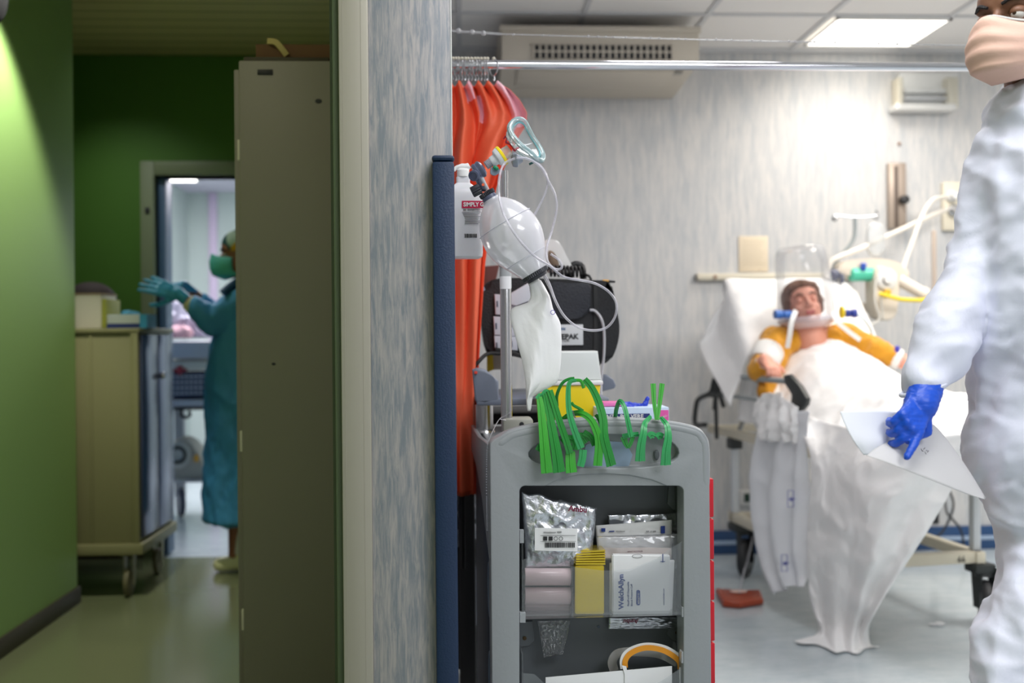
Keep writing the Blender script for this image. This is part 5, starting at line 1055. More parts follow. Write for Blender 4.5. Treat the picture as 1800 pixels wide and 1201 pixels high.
obj('faint_lines', b, mat('faint_tan', (196, 182, 158), 0.7), t, flat=True)
t = thing('power_socket', 'white wall socket with dark green outlets, low behind the bed wheel', 'socket', W(1320, 888, YW))
wbox('plate', 1301, 861, 1338, 889, 0.02, M_white, t); 
for x0 in (1309, 1322): wbox('outlet', x0, 868, x0+11, 883, 0.026, mat('dark_green_outlet', (20, 60, 44), 0.4), t, 0.002)
t = thing('gas_outlet', 'white wall gas outlet panel with fittings beside the white coverall sleeve', 'gas outlet', W(1680, 400, YW))
wbox('panel', 1659, 320, 1720, 405, 0.03, M_cream, t)
for (px, py, m) in ((1672, 345, M_white), (1674, 370, M_steel), (1700, 350, M_white)):
    b = nb(); lathe(b, [(0.03, 0), (0.03, 0.02), (0.02, 0.025), (0.02, 0.05)], W(px, py, YW-0.031), (0, -1, 0)); obj('outlet', b, m, t)
wbox('conduit', 1641, 405, 1646, 600, 0.012, mat('tan_conduit', (196, 180, 166), 0.5), None, label='thin tan vertical conduit on the wall below the gas outlet', cat='conduit')
M_hose = mat('white_hose', (232, 226, 216), 0.5)
for pts, r, lb_ in (([(1664, 347, 5.1), (1640, 352, 5.0), (1622, 378, 4.95), (1606, 420, 4.9), (1590, 465, 4.85), (1577, 510, 4.8), (1568, 525, 4.8)], 0.012, 'white hose arching down from the gas outlet to the ventilator'), ([(1665, 368, 5.1), (1620, 388, 5.0), (1560, 415, 4.9), (1520, 434, 4.85), (1480, 450, 4.8), (1460, 462, 4.8), (1452, 490, 4.8)], 0.013, 'white straight hose sloping behind the IV bag towards the hood')):
    b = nb(); tube(b, [W(*p) for p in pts], r, 10, 5); obj('gas_hose', b, M_hose, label=lb_, cat='hose')
b = nb(); tube(b, [W(1545, 516, 4.72), W(1566, 522, 4.7), (W(1590, 527, 4.7)), W(1640, 525, 4.7), W(1700, 500, 4.8)], 0.010, 10, 5); obj('oxygen_hose', b, mat('yellow_hose', (236, 208, 40), 0.4), label='yellow oxygen hose running right from the ventilator dial', cat='hose')

# ================= BED =================
th = math.radians(8); BA = ZP(1293, 1010); BA.z = 0
BU = V((math.sin(th), -math.cos(th), 0)); BV = V((math.cos(th), math.sin(th), 0))
def Bd(u, v, z): return BA+BU*u+BV*v+V((0, 0, z))
MB_ = Matrix.Translation(BA) @ Matrix((BU, BV, Z_)).transposed().to_4x4()   # (u,v,z)->world ; left-handed is fine for boxes
def bbox(bm, lo, hi, bev=0.0): return box(bm, lo, hi, bev, MB_)
WB = (ZP(1715, 1100)-BA); LW, WW = WB.dot(BU), WB.dot(BV)
UH, UF = -0.30, 1.42; DZ = 0.70; HU = 0.46
M_bc = mat('bed_cream_enamel', (216, 208, 188), 0.45); M_mt = mat('white_sheet', (236, 234, 230), 0.75, sheen=0.2)
M_bk = mat('dark_bed_plastic', (46, 50, 50), 0.5); M_gb = mat('grey_bar', (150, 158, 160), 0.4)
t = bed = thing('hospital_bed', 'wheeled hospital bed with a raised white backrest under the clear hood patient', 'bed', Bd(0.5, 0.3, 0))
b = nb()
for v in (-0.02, WW-0.02): bbox(b, (UH, v, DZ-0.04), (UF, v+0.04, DZ), 0.005)
for u in (UH, 0.3, 0.9, UF-0.04): bbox(b, (u, 0.02, DZ-0.038), (u+0.04, WW-0.02, DZ-0.004))
bbox(b, (HU, 0.0, DZ-0.002), (UF, WW, DZ+0.008)); obj('deck_frame', b, M_bc, t)
b = nb(); z1 = 0.255
for v in (-0.02, WW-0.02): bbox(b, (-0.04, v, z1), (LW+0.04, v+0.04, z1+0.045), 0.004)
for u in (-0.02, LW-0.01): bbox(b, (u, -0.02, z1), (u+0.04, WW+0.02, z1+0.045), 0.004)
lf = obj('lower_frame', b, M_bc, t)
b = nb(); pz = Bd(LW+0.032, WW-0.10, z1+0.008); 
text('66', pz, BV, (0, 0, 1), 0.035, M_inkb, lf, name='frame_number')
for (u, v) in ((0, 0), (LW, 0), (0.03, WW), (LW, WW)):
    b = nb(); bbox(b, (u-0.016, v-0.016, z1+0.045), (u+0.016, v+0.016, DZ-0.04), 0.003); obj('post', b, mat('pale_post', (208, 212, 216), 0.4), t)
    b = nb(); bbox(b, (u-0.03, v-0.03, DZ-0.09), (u+0.03, v+0.03, DZ-0.04), 0.004); obj('post_bracket', b, M_bk, t)
    uu = u+(0.05 if u < 0.5 else 0.02); vv = v+0.03
    b = nb(); lathe(b, [(0.06, -0.02), (0.085, -0.017), (0.092, -0.008), (0.092, 0.008), (0.085, 0.017), (0.06, 0.02)], Bd(uu, vv, 0.0925), BV+BU*(0.5 if u > 0.5 else 0.9), 32); w_ = obj('wheel', b, M_dark, t)
    b = nb(); lathe(b, [(0.04, -0.024), (0.055, -0.022), (0.055, 0.022), (0.04, 0.024)], Bd(uu, vv, 0.0925), BV+BU*(0.5 if u > 0.5 else 0.9), 24); obj('hub', b, mat('grey_hub', (86, 88, 92), 0.5), w_)
    b = nb(); c_ = Bd(u, v, 0); wv_ = (BV+BU*(0.5 if u > 0.5 else 0.9)).normalized()
    for s in (-1, 1):
        o_ = Bd(uu, vv, 0.0925)+wv_*0.028*s; prism(b, [o_+V((0, 0, -0.02))+BU*0.02, o_+V((0, 0, -0.02))-BU*0.02, V((o_.x, o_.y, 0.235))-BU*0.035, V((o_.x, o_.y, 0.235))+BU*0.035], wv_*0.005*s, 0)
    lathe(b, [(0.035, 0), (0.038, 0.005), (0.03, 0.03)], Bd(uu-0.01, vv, 0.20), (0, 0, 1)); bbox(b, (min(u, uu)-0.03, min(v, vv)-0.03, 0.215), (max(u, uu)+0.03, max(v, vv)+0.03, 0.252), 0.008); obj('fork', b, M_bk, w_)
# backrest
def bk(s, v, n): # s along backrest from hinge up, n out of the surface
    L = 0.80; a = math.radians(52); return Bd(HU-s*math.cos(a)+n*math.sin(a), v, DZ+0.02+s*math.sin(a)+n*math.cos(a))
ztop = 1.405; Lb = (ztop-DZ-0.05)/math.sin(math.radians(52))
def rr2(w, h, r, n=6):
    P = []
    for cx_, cy_, a0 in ((w-r, h-r, 0), (r, h-r, 90)):
        for k in range(n+1): a = math.radians(a0+90*k/n); P.append((cx_+r*math.cos(a), cy_+r*math.sin(a)))
    return [(w, 0)]+P+[(0, 0)]
P = rr2(WW+0.06, Lb, 0.07); nrm = bk(0, 0, 1)-bk(0, 0, 0)
b = nb(); prism(b, [bk(y, x-0.02, 0.0) for x, y in P], nrm*0.08, 0.018); obj('backrest', b, M_mt, t)
b = nb(); bbox(b, (HU, -0.01, DZ+0.009), (UF, WW+0.01, DZ+0.07), 0.015); obj('mattress', b, M_mt, t)
b = nb()
for v in (0.08, WW-0.08): tube(b, [bk(0.42, v, -0.01), Bd(-0.12, v, DZ-0.01)], 0.012, 8)
obj('backrest_strut', b, M_steel, t)
# bedside rail (near side)
NP = Bd(0, -0.075, 0)
def NS(px, py, dv=0.0): return PL(px, py, NP-BV*dv, BV)
t = thing('bed_side_rail', 'grey and black fold-down rail gripped by the patient on the near bed side', 'bed rail', NS(1325, 745))
b = nb(); tube(b, [NS(1262, 660), NS(1300, 662), NS(1345, 667), NS(1392, 671)], 0.013, 12, 3); obj('top_bar', b, M_gb, t)
b = nb(); tube(b, [NS(1270, 695), NS(1320, 701), NS(1392, 713)], 0.009, 12, 3); obj('lower_bar', b, M_gb, t)
b = nb()
b2 = [[(1385, 660), (1395, 658), (1412, 678), (1426, 700), (1424, 712), (1416, 722), (1404, 714), (1400, 690), (1388, 676)]]
prism(b, [NS(x, y) for x, y in b2[0]], -BV*0.022, 0.005)
tube(b, [NS(1388, 668), NS(1396, 690), NS(1394, 712), NS(1412, 716)], 0.010, 8)
obj('end_bracket', b, M_bk, t)
b = nb()
tube(b, [NS(1268, 659), NS(1256, 668), NS(1250, 690), NS(1230, 700), NS(1224, 712), NS(1222, 745), NS(1240, 747)], 0.013, 10, 3); tube(b, [NS(1258, 664), NS(1264, 690), NS(1272, 715)], 0.011, 8); tube(b, [NS(1248, 695), NS(1280, 693)], 0.012, 8); obj('end_bracket', b, M_bk, t)
b = nb(); tube(b, [NS(1258, 700), NS(1260, 772)], 0.010, 8); tube(b, [NS(1262, 660, -0.0), NS(1256, 720)], 0.012, 8); obj('upright', b, M_bk, t)
b = nb(); tube(b, [NS(1408, 712), NS(1405, 745)], 0.010, 8); obj('upright', b, M_bk, t)

# sheet thrown over the backrest head
M_sh = mat('white_linen', (246, 245, 244), 0.8, sheen=0.3, bump=(14, 0.45))
def drape(name, pts_rows, lab_, cat_, m=None, nu=60, nv=50, fold=0.0, ff=9, seed=0, nrm=None, th=0.002, parent=None, group=None, amp=0.006, fr=5.0, kind=None):
    """bicubic-ish surface through rows of control points"""
    cols = [catmull(r, 8) for r in pts_rows]; n = nu
    cols = [[lerpl(c, i/n) for i in range(n+1)] for c in cols]
    rows = []
    vert = [catmull([c[i] for c in cols], 8) for i in range(n+1)]
    rows = [[lerpl(vert[i], j/nv) for i in range(n+1)] for j in range(nv+1)]
    b = nb(); grid(b, rows); bmesh.ops.recalc_face_normals(b, faces=b.faces); b.normal_update()
    new = []
    k = 0; b.verts.ensure_lookup_table()
    for j in range(nv+1):
        for i in range(n+1):
            v = b.verts[k]; k += 1; u_, v_ = i/n, j/nv
            nn = V(nrm) if nrm is not None else v.normal
            q = v.co*fr
            h = amp*((rnoise(q+V((seed, 0, 0)))-0.4)*0.7+(rnoise(q*2.3+V((0, seed, 3)))-0.4)*0.3)
            if fold: h += fold*math.sin(u_*ff*2*math.pi+1.5*math.sin(v_*3+seed))*min(1, v_*2.5+0.05)
            new.append(v.co+nn*h)
    for v, c in zip(b.verts, new): v.co = c
    thick(b, th)
    return obj(name, b, m or M_sh, parent, ang=180, label=lab_, cat=cat_, group=group, kind=kind)
hp = lambda s, v, n=0.088: bk(s, v, n)
zz = Lb
drape('backrest_sheet', [
    [hp(0.30, -0.14, 0.0)+V((0, 0, -0.12)), hp(0.34, -0.09, 0.03)+V((0, 0, -0.05)), hp(0.38, -0.035, 0.09), hp(0.40, 0.2, 0.092), hp(0.40, 0.45, 0.092), hp(0.40, WW+0.03, 0.09)],
    [PL(1232, 618, Bd(-0.02, 0, 0), BU), PL(1262, 585, Bd(-0.0, 0, 0), BU), hp(0.62, -0.035, 0.09), hp(0.62, 0.2, 0.092), hp(0.62, 0.45, 0.092), hp(0.60, WW+0.03, 0.09)],
    [PL(1238, 590, Bd(-0.03, 0, 0), BU), PL(1268, 545, Bd(-0.02, 0, 0), BU), hp(zz-0.06, -0.035, 0.09), hp(zz-0.04, 0.2, 0.092), hp(zz-0.04, 0.45, 0.092), hp(zz-0.05, WW+0.01, 0.09)],
    [PL(1262, 545, Bd(-0.05, 0, 0), BU), PL(1282, 508, Bd(-0.04, 0, 0), BU), hp(zz+0.012, -0.03, 0.07), hp(zz+0.015, 0.2, 0.07), hp(zz+0.015, 0.45, 0.07), hp(zz+0.0, WW-0.03, 0.07)],
    [PL(1275, 560, Bd(-0.09, 0, 0), BU), PL(1290, 520, Bd(-0.09, 0, 0), BU), hp(zz+0.012, -0.02, -0.01), hp(zz+0.015, 0.2, -0.01), hp(zz+0.015, 0.45, -0.01), hp(zz+0.0, WW-0.03, -0.01)],
    [hp(zz-0.2, -0.03, -0.02), hp(zz-0.2, -0.02, -0.02), hp(zz-0.2, 0.0, -0.02), hp(zz-0.2, 0.2, -0.02), hp(zz-0.2, 0.45, -0.02), hp(zz-0.2, WW-0.03, -0.02)]],
    'white sheet over the raised bed backrest, one corner hanging out to the left', 'sheet', amp=0.010, fr=6)
b = nb()
drape('side_sheet', [[NS(1282, 668, 0.0)+BV*0.06, NS(1300, 662)+BV*0.05, NS(1330, 690)+BV*0.05, NS(1352, 690)+BV*0.06],
    [NS(1278, 712, 0.01)+BV*0.05, NS(1300, 715)+BV*0.04, NS(1330, 720)+BV*0.04, NS(1356, 725)+BV*0.05],
    [NS(1283, 738)+BV*0.03, NS(1300, 742)+BV*0.03, NS(1325, 748)+BV*0.03, NS(1360, 760)+BV*0.04]],
    'bunched white sheet edge behind the black bed rail end', 'sheet', fold=0.012, ff=3, nu=30, nv=24)

# covering sheet over patient
def top_z(u, v):
    vc = 0.30
    d = (v-vc)/0.30
    # body crest heights along u
    pts = [(0.06, 1.21), (0.12, 1.205), (0.22, 1.185), (0.32, 1.15), (0.45, 1.10), (0.6, 1.045), (0.75, 0.985), (0.9, 0.955), (1.05, 0.94), (1.2, 0.935), (1.34, 0.93), (1.46, 0.86)]
    for (a, za), (b_, zb__) in zip(pts, pts[1:]):
        if u <= b_: zc = za+(zb__-za)*max(0, (u-a)/(b_-a)); break
    else: zc = pts[-1][1]
    base = DZ+0.085
    if u < HU: base = DZ+0.05+(HU-u)*1.28*0.92
    k = max(0.0, 1-abs(d)**2.6) if abs(d) < 1 else 0
    return base+(zc-base)*k
rows = []
NUc, NVc = 90, 60
for j in range(NUc+1):
    u = 0.09+(1.46-0.09)*j/NUc; row = []
    wn = min(1, (u-0.09)/0.34)
    v0, v1 = 0.13-0.175*wn, 0.45+0.22*wn
    for i in range(NVc+1):
        v = v0+(v1-v0)*i/NVc; z = top_z(u, v)
        q = V((u*5, v*7, 0.3)); z += 0.020*(rnoise(q+V((noise.noise(q), 0, 0)))-0.45)+0.007*(rnoise(q*2.7)-0.45)
        if u > 1.40: z -= (u-1.40)*1.0
        row.append(Bd(u+0.02*math.sin(v*9)*(1-wn), v, z))
    rows.append(row)
b = nb(); grid(b, rows); bmesh.ops.recalc_face_normals(b, faces=b.faces); thick(b, 0.003)
obj('cover_sheet', b, M_sh, None, ang=180, label='white sheet spread over the patient from chest to feet', cat='sheet')
# big drape hanging off near side/foot end to the floor
def BX(px, py, u): return PL(px, py, Bd(u, 0, 0), BU)
fp = lambda px, py: ZP(px, py, 0.008)
topr = [Bd(0.62, -0.05, 0.86), Bd(0.9, -0.052, 0.83), Bd(1.15, -0.055, 0.82), Bd(1.40, -0.05, 0.81), Bd(1.50, 0.06, 0.82), Bd(1.50, 0.25, 0.82), BX(1712, 786, 1.50)]
mid = [NS(1425, 800, 0.05), NS(1452, 830, 0.06), BX(1490, 850, 1.28), BX(1530, 860, 1.40), BX(1575, 870, 1.44), BX(1620, 875, 1.44), BX(1664, 874, 1.44)]
mid2 = [NS(1420, 930, 0.05), NS(1445, 960, 0.06), BX(1475, 975, 1.16), BX(1508, 985, 1.28), BX(1540, 985, 1.34), BX(1575, 985, 1.36), BX(1602, 975, 1.38)]
low = [BX(1424, 1045, 0.93), BX(1446, 1075, 1.00), BX(1468, 1090, 1.06), BX(1488, 1098, 1.12), BX(1505, 1100, 1.16), BX(1520, 1095, 1.20), BX(1534, 1082, 1.24)]
flr = [fp(1440, 1108), fp(1452, 1122), fp(1466, 1135), fp(1484, 1140), fp(1500, 1142), fp(1512, 1138), fp(1528, 1128)]
fl2 = [fp(1396, 1126), fp(1430, 1133), fp(1462, 1143), fp(1484, 1148), fp(1505, 1149), fp(1522, 1142), fp(1545, 1134)]
drape('hanging_sheet', [topr, mid, mid2, low, flr, fl2], 'large white sheet hanging off the bed side with its corner on the floor', 'sheet', fold=0.020, ff=3.2, nu=120, nv=110, amp=0.034, fr=5.5, nrm=(-0.35, -0.93, 0.1))
d2 = drape('disposable_underpad', [[NS(1345, 718, 0.02), NS(1368, 712, 0.03), NS(1395, 722, 0.03), NS(1425, 722, 0.03)],
    [NS(1330, 790, 0.02), NS(1360, 800, 0.03), NS(1392, 800, 0.03), NS(1420, 800, 0.02)],
    [NS(1327, 885, 0.02), NS(1355, 900, 0.04), NS(1390, 905, 0.04), NS(1418, 900, 0.02)],
    [NS(1345, 985, 0.02), NS(1368, 990, 0.04), NS(1392, 995, 0.04), NS(1418, 1000, 0.02)],
    [NS(1366, 1046, 0.03), NS(1380, 1036, 0.04), NS(1395, 1030, 0.04), NS(1416, 1032, 0.03)]],
    'white disposable underpad with small blue printed marks, hanging left of the large sheet', 'underpad', m=mat('smooth_white_nonwoven', (238, 240, 244), 0.6, bump=(10, 0.2)), fold=0.018, ff=2.4, nu=50, nv=60, amp=0.012, nrm=(-0.99, 0.14, 0))
for (px, py) in ((1389, 877), (1378, 990)):
    b = nb(); 
    for (x0, y0, x1, y1) in ((-5, -15, -4, 15), (5, -15, 6, 15), (-5, -15, 6, -14), (-5, 14, 6, 15)): prism(b, [NS(px+x0, py+y0, 0.075), NS(px+x1, py+y0, 0.075), NS(px+x1, py+y1, 0.075), NS(px+x0, py+y1, 0.075)], BV*0.001)
    prism(b, [NS(px+1, py-3, 0.075), NS(px+9, py+0, 0.075), NS(px+2, py+5, 0.075), NS(px-3, py+1, 0.075)], BV*0.001)
    obj('printed_mark', b, mat('violet_blue_ink', (120, 124, 190), 0.5), d2, flat=True)
drape('bunched_linen', [[NS(1330, 700, 0.02), NS(1350, 690, 0.04), NS(1375, 700, 0.05), NS(1400, 716, 0.04)], [NS(1322, 732, 0.04), NS(1350, 735, 0.06), NS(1378, 738, 0.06), NS(1402, 745, 0.04)], [NS(1330, 770, 0.03), NS(1352, 775, 0.05), NS(1378, 778, 0.05), NS(1402, 780, 0.03)]], 'bunched white linen spilling through the grey bed rail', 'linen', fold=0.012, ff=4, nu=40, nv=30, amp=0.02, fr=12)

# red-brown bag on the floor + tubing + paper scrap
t = thing('drainage_bag', 'reddish-brown flat bag lying on the floor left of the bed wheel', 'bag', ZP(1298, 1052))
f0 = [ZP(1257, 1043, 0.012), ZP(1300, 1038, 0.03), ZP(1336, 1043, 0.02), ZP(1342, 1062, 0.01), ZP(1300, 1067, 0.012), ZP(1272, 1064, 0.012)]
b = nb(); prism(b, [V((p.x, p.y, 0.003)) for p in f0], (0, 0, 0.03), 0.010); wrinkle(b, 0.006, (20, 20, 20)); obj('bag_body', b, mat('red_brown_bag', (160, 66, 38), 0.35), t)
b = nb(); ell(b, ZP(1298, 1040, 0.038), (0.04, 0.02, 0.006)); obj('pale_fold', b, mat('pale_rose', (214, 180, 168), 0.5), t)
b = nb(); tube(b, [ZP(1300, 1042, 0.04), W(1308, 1005, 4.62), W(1320, 960, 4.66), W(1326, 920, 4.7), W(1326, 840, 4.7)], 0.004, 6, 5); obj('drain_tube', b, clear('milky_hose', (206, 206, 212), 0.7, 0.3, 0.15), t)
b = nb(); vs = ell(b, ZP(1652, 1097, 0.008), (0.022, 0.012, 0.008)); ell(b, ZP(1640, 1098, 0.006), (0.02, 0.008, 0.005)); b = fuse(b, 0.003, 2); wrinkle(b, 0.004, (80, 80, 80)); obj('paper_scrap', b, M_paper, label='tiny crumpled white scrap on the floor in front of the right bed wheel', cat='scrap')
# power cords by the wall
for pts, lb_ in (([(1660, 868, 5.1), (1664, 900, 5.05), (1676, 915, 5.0), (1690, 935, 5.0), (1694, 970, 4.98), (1680, 975, 5.0)], 'black cord looping down behind the bed frame'), ([(1668, 860, 5.0), (1676, 890, 5.0), (1660, 930, 5.0), (1640, 950, 5.0), (1625, 955, 5.05)], 'second black cord crossing below the bed frame'), ([(1585, 1004, 4.9), (1600, 1008, 4.88), (1620, 1006, 4.9), (1632, 998, 4.95)], 'short black cord lying on the floor under the bed')):
    b = nb(); tube(b, [W(*p) for p in pts], 0.006, 8, 5); obj('floor_cable', b, M_dark, label=lb_, cat='cable')
b = nb(); q = W(1645, 905, 5.0); box(b, (q.x-0.02, q.y, q.z-0.05), (q.x+0.02, q.y+0.03, q.z+0.05), 0.006); obj('power_adapter', b, M_dark, label='small black power adapter hanging behind the bed sheet edge', cat='adapter')

# ================= IV POLE, VENTILATOR =================
yi = 4.86
t = thing('iv_pole', 'bent grey IV pole with hook crossbar fixed to the bed head', 'iv pole', W(1458, 490, yi))
b = nb(); tube(b, [W(1503, 382, yi), W(1503, 405, yi), W(1498, 425, yi), W(1480, 448, yi), W(1460, 475, yi), W(1456, 500, yi), W(1456, 620, yi)], 0.010, 10, 5); obj('rod', b, M_gb, t)
b = nb(); tube(b, [W(1467, 388, yi), W(1465, 380, yi), W(1475, 379, yi), W(1503, 382, yi), W(1530, 380, yi), W(1542, 378, yi), W(1540, 370, yi)], 0.006, 8, 4); tube(b, [W(1467+5*math.cos(k), 384+5*math.sin(k), yi) for k in range(6)], 0.004, 6, closed=True); tube(b, [W(1539+5*math.cos(k), 381+5*math.sin(k), yi) for k in range(6)], 0.004, 6, closed=True); obj('hook_bar', b, M_steel, t)
t = thing('iv_bag', 'clear hanging IV bag on the right hook of the grey IV pole', 'iv bag', W(1541, 445, yi))
b = nb(); P = catmull([W(x, y, yi-0.02) for x, y in [(1529, 396), (1541, 391), (1554, 396), (1556, 420), (1553, 445), (1541, 450), (1530, 445), (1527, 420)]], 3, True); prism(b, P, (0, 0.04, 0), 0.012); obj('bag', b, clear('iv_bag_film', (236, 240, 242), 0.35, 0.4, 0.08), t)
b = nb(); tube(b, [W(1541, 450, yi), W(1543, 480, yi), W(1548, 500, yi-0.02)], 0.004, 6, 3); obj('line', b, clear('milky_hose', (206, 206, 212), 0.7, 0.3, 0.15), t)
yv = 4.75; M_vw = mat('warm_white_device', (226, 216, 200), 0.4)
t = thing('ventilator', 'white transport ventilator with a round dial and teal chamber right of the bed head', 'ventilator', W(1555, 560, yv))
def vb(name, x0, y0, x1, y1, dep, m, bev=0.01, Y=yv): a = W(x0, y1, Y); c = W(x1, y0, Y); b = nb(); box(b, (a.x, Y, a.z), (c.x, Y+dep, c.z), bev); return obj(name, b, m, t)
b = nb(); prism(b, catmull([W(x, y, yv+0.04) for x, y in [(1478, 463), (1500, 456), (1540, 454), (1575, 460), (1598, 475), (1596, 490), (1560, 488), (1480, 484), (1474, 474)]], 3, True), (0, 0.12, 0), 0.015); obj('top_housing', b, M_vw, t)
b = nb(); prism(b, catmull([W(x, y, yv) for x, y in [(1540, 474), (1560, 470), (1576, 478), (1580, 500), (1578, 540), (1572, 560), (1550, 562), (1540, 540)]], 3, True), (0, 0.12, 0), 0.012); hb = obj('dial_housing', b, M_vw, t)
b = nb(); lathe(b, [(0.050, 0), (0.050, 0.012), (0.04, 0.018), (0.022, 0.02), (0.022, 0.03), (0.01, 0.032)], W(1558, 492, yv-0.001), (0, -1, 0), 28); obj('dial', b, M_white, hb)
b = nb(); tube(b, [W(1560+7*math.cos(k*math.pi/8), 493+7*math.sin(k*math.pi/8), yv-0.021) for k in range(16)], 0.004, 6, closed=True); obj('dial_ring', b, M_dark, hb)
b = nb(); lathe(b, [(0.016, 0), (0.018, 0.006), (0.016, 0.02), (0.006, 0.024)], W(1558, 514, yv-0.001), (0, -1, 0)); obj('yellow_knob', b, mat('amber_yellow_knob', (240, 184, 30), 0.35), hb)
b = nb(); a = W(1492, 482, yv+0.06); c = W(1540, 482, yv+0.06); lathe(b, [(0.02, 0), (0.036, 0.01), (0.036, (c-a).length-0.01), (0.02, (c-a).length)], a, c-a, 24); obj('teal_chamber', b, mat('teal_chamber', (84, 200, 168), 0.3), t)
b = nb(); lathe(b, [(0.014, 0), (0.014, 0.03), (0.008, 0.032)], W(1517, 474, yv+0.03), (0, -0.3, 1), 14); obj('blue_cap', b, mat('royal_blue_cap', (50, 90, 190), 0.4), t)
b = nb(); a = W(1466, 483, yv+0.05); ell(b, a, (0.03, 0.03, 0.03)); ell(b, W(1480, 490, yv+0.03), (0.012, 0.012, 0.026)); obj('elbow_joint', b, mat('slate_joint', (96, 100, 118), 0.4), t)
b = nb(); lathe(b, [(0.030, 0), (0.030, 0.12), (0.034, 0.125), (0.034, 0.15), (0.02, 0.152)], W(1580, 492, yv+0.05), W(1622, 516, yv+0.0)-W(1580, 492, yv+0.05), 20); obj('filter_tube', b, mat('corrugated_white_tube', (222, 214, 204), 0.5), t)
b = nb(); tube(b, [W(1540, 490, yv-0.01), W(1538, 530, yv-0.02), W(1546, 560, yv-0.02), W(1530, 572, yv-0.02), W(1522, 578, yv-0.02)], 0.007, 8, 4); tube(b, [W(1548, 520, yv-0.02), W(1552, 562, yv-0.02)], 0.005, 8); obj('tubing', b, mat('pale_tubing', (206, 204, 196), 0.4), t)
b = nb(); box(b, (W(1560, 500, yv).x, yv+0.12, W(0, 560, yv).z), (W(1575, 500, yv).x, YW-0.001, W(0, 540, yv).z), 0.004); obj('wall_arm', b, M_vw, t)
# ================= PEOPLE =================
def frame3(f, u):
    f = V(f).normalized(); r = f.cross(V(u)).normalized(); u2 = r.cross(f).normalized(); return r, f, u2
def hand(bm, w, d, nrm, thumb=1, curl=(0.3, 0.35, 0.4, 0.45), s=1.0, spread=0.06, rad=1.0, tcurl=0.4):
    """w wrist, d finger direction, nrm back-of-hand normal, thumb=+1 on side d x nrm"""
    d = V(d).normalized(); n = V(nrm); n = (n-d*n.dot(d)).normalized(); sd = d.cross(n)*thumb
    for off, ln in ((0.028, 0.088), (0.010, 0.092), (-0.009, 0.089), (-0.026, 0.080)):
        caps_(bm, w+sd*off*0.6*s, 0.015*s, w+d*ln*s+sd*off*s, 0.0115*s*rad, 12)
    ell(bm, w+d*0.045*s, (0.034*s, 0.034*s, 0.034*s), Matrix((sd, d*1.3, n*0.5)).transposed())
    for k, (off, ln) in enumerate(((0.030, 0.072), (0.010, 0.080), (-0.010, 0.075), (-0.029, 0.060))):
        p = w+d*(0.090-0.004*k)*s+sd*off*s; ang = 0; r0 = 0.0095*s*rad
        dd = (d+sd*spread*(1.5-k)).normalized()
        for j, fr in enumerate((0.45, 0.30, 0.25)):
            ang += curl[k]*(1.0 if j else 0.8)
            v = dd*math.cos(ang)-n*math.sin(ang); q = p+v*ln*fr*s
            caps_(bm, p, r0, q, r0*0.9, 12); p = q; r0 *= 0.9
    p = w+d*0.022*s+sd*0.026*s-n*0.006*s; v = (d*0.62+sd*0.75-n*0.25).normalized(); q = p+v*0.042*s; caps_(bm, p, 0.0135*s*rad, q, 0.0105*s*rad, 12)
    v2 = (d*0.9+sd*(0.55-tcurl)-n*tcurl).normalized(); q2 = q+v2*0.030*s; caps_(bm, q, 0.0105*s*rad, q2, 0.0095*s*rad, 12)
    v3 = (d*0.95+sd*(0.3-tcurl)-n*tcurl).normalized(); caps_(bm, q2, 0.0095*s*rad, q2+v3*0.024*s, 0.0080*s*rad, 12)
def head(bm, c, f, u, s=1.0, neck=None):
    r, f, u = frame3(f, u)
    P = lambda x, y, z: V(c)+(r*x+f*y+u*z)*s
    M = Matrix((r, f, u)).transposed()
    ell(bm, P(0, -0.012, 0.032), V((0.074, 0.094, 0.084))*s, M, 28); ell(bm, P(0, 0.028, -0.040), V((0.058, 0.062, 0.070))*s, M, 24)
    ell(bm, P(0, 0.060, -0.092), V((0.026, 0.022, 0.020))*s, M); ell(bm, P(0, 0.045, 0.045), V((0.058, 0.045, 0.045))*s, M)
    caps_(bm, P(0, 0.086, 0.012), 0.0075*s, P(0, 0.106, -0.026), 0.0115*s); 
    for sx in (-1, 1):
        ell(bm, P(sx*0.010, 0.096, -0.032), V((0.009, 0.009, 0.008))*s, M); ell(bm, P(sx*0.036, 0.056, -0.028), V((0.024, 0.024, 0.022))*s, M)
        caps_(bm, P(sx*0.012, 0.082, 0.030), 0.009*s, P(sx*0.048, 0.066, 0.030), 0.008*s)
        ell(bm, P(sx*0.077, -0.006, -0.004), V((0.008, 0.018, 0.031))*s, M); caps_(bm, P(sx*0.052, 0.0, -0.045), 0.022*s, P(sx*0.030, 0.045, -0.080), 0.018*s)
    caps_(bm, P(-0.020, 0.083, -0.056), 0.007*s, P(0.020, 0.083, -0.056), 0.007*s); caps_(bm, P(-0.016, 0.082, -0.066), 0.008*s, P(0.016, 0.082, -0.066), 0.008*s)
    return P, M, (r, f, u)
def eyes(parent, P, M, s, skin, iris=(60, 40, 28), closed=False):
    for sx in (-1, 1):
        b = nb(); ell(b, P(sx*0.032, 0.071, 0.006), 0.0125*s); e = obj('eye', b, mat('eye_white', (224, 220, 214), 0.2), parent)
        b = nb(); ell(b, P(sx*0.032, 0.0795, 0.006), V((0.0058, 0.0045, 0.0058))*s, M); obj('iris', b, mat('iris_%d' % iris[0], iris, 0.15), e)
        b = nb(); ell(b, P(sx*0.032, 0.0700, 0.0105 if not closed else 0.006), V((0.0145, 0.0145, 0.011 if not closed else 0.014))*s, M); obj('eyelid', b, skin, e)
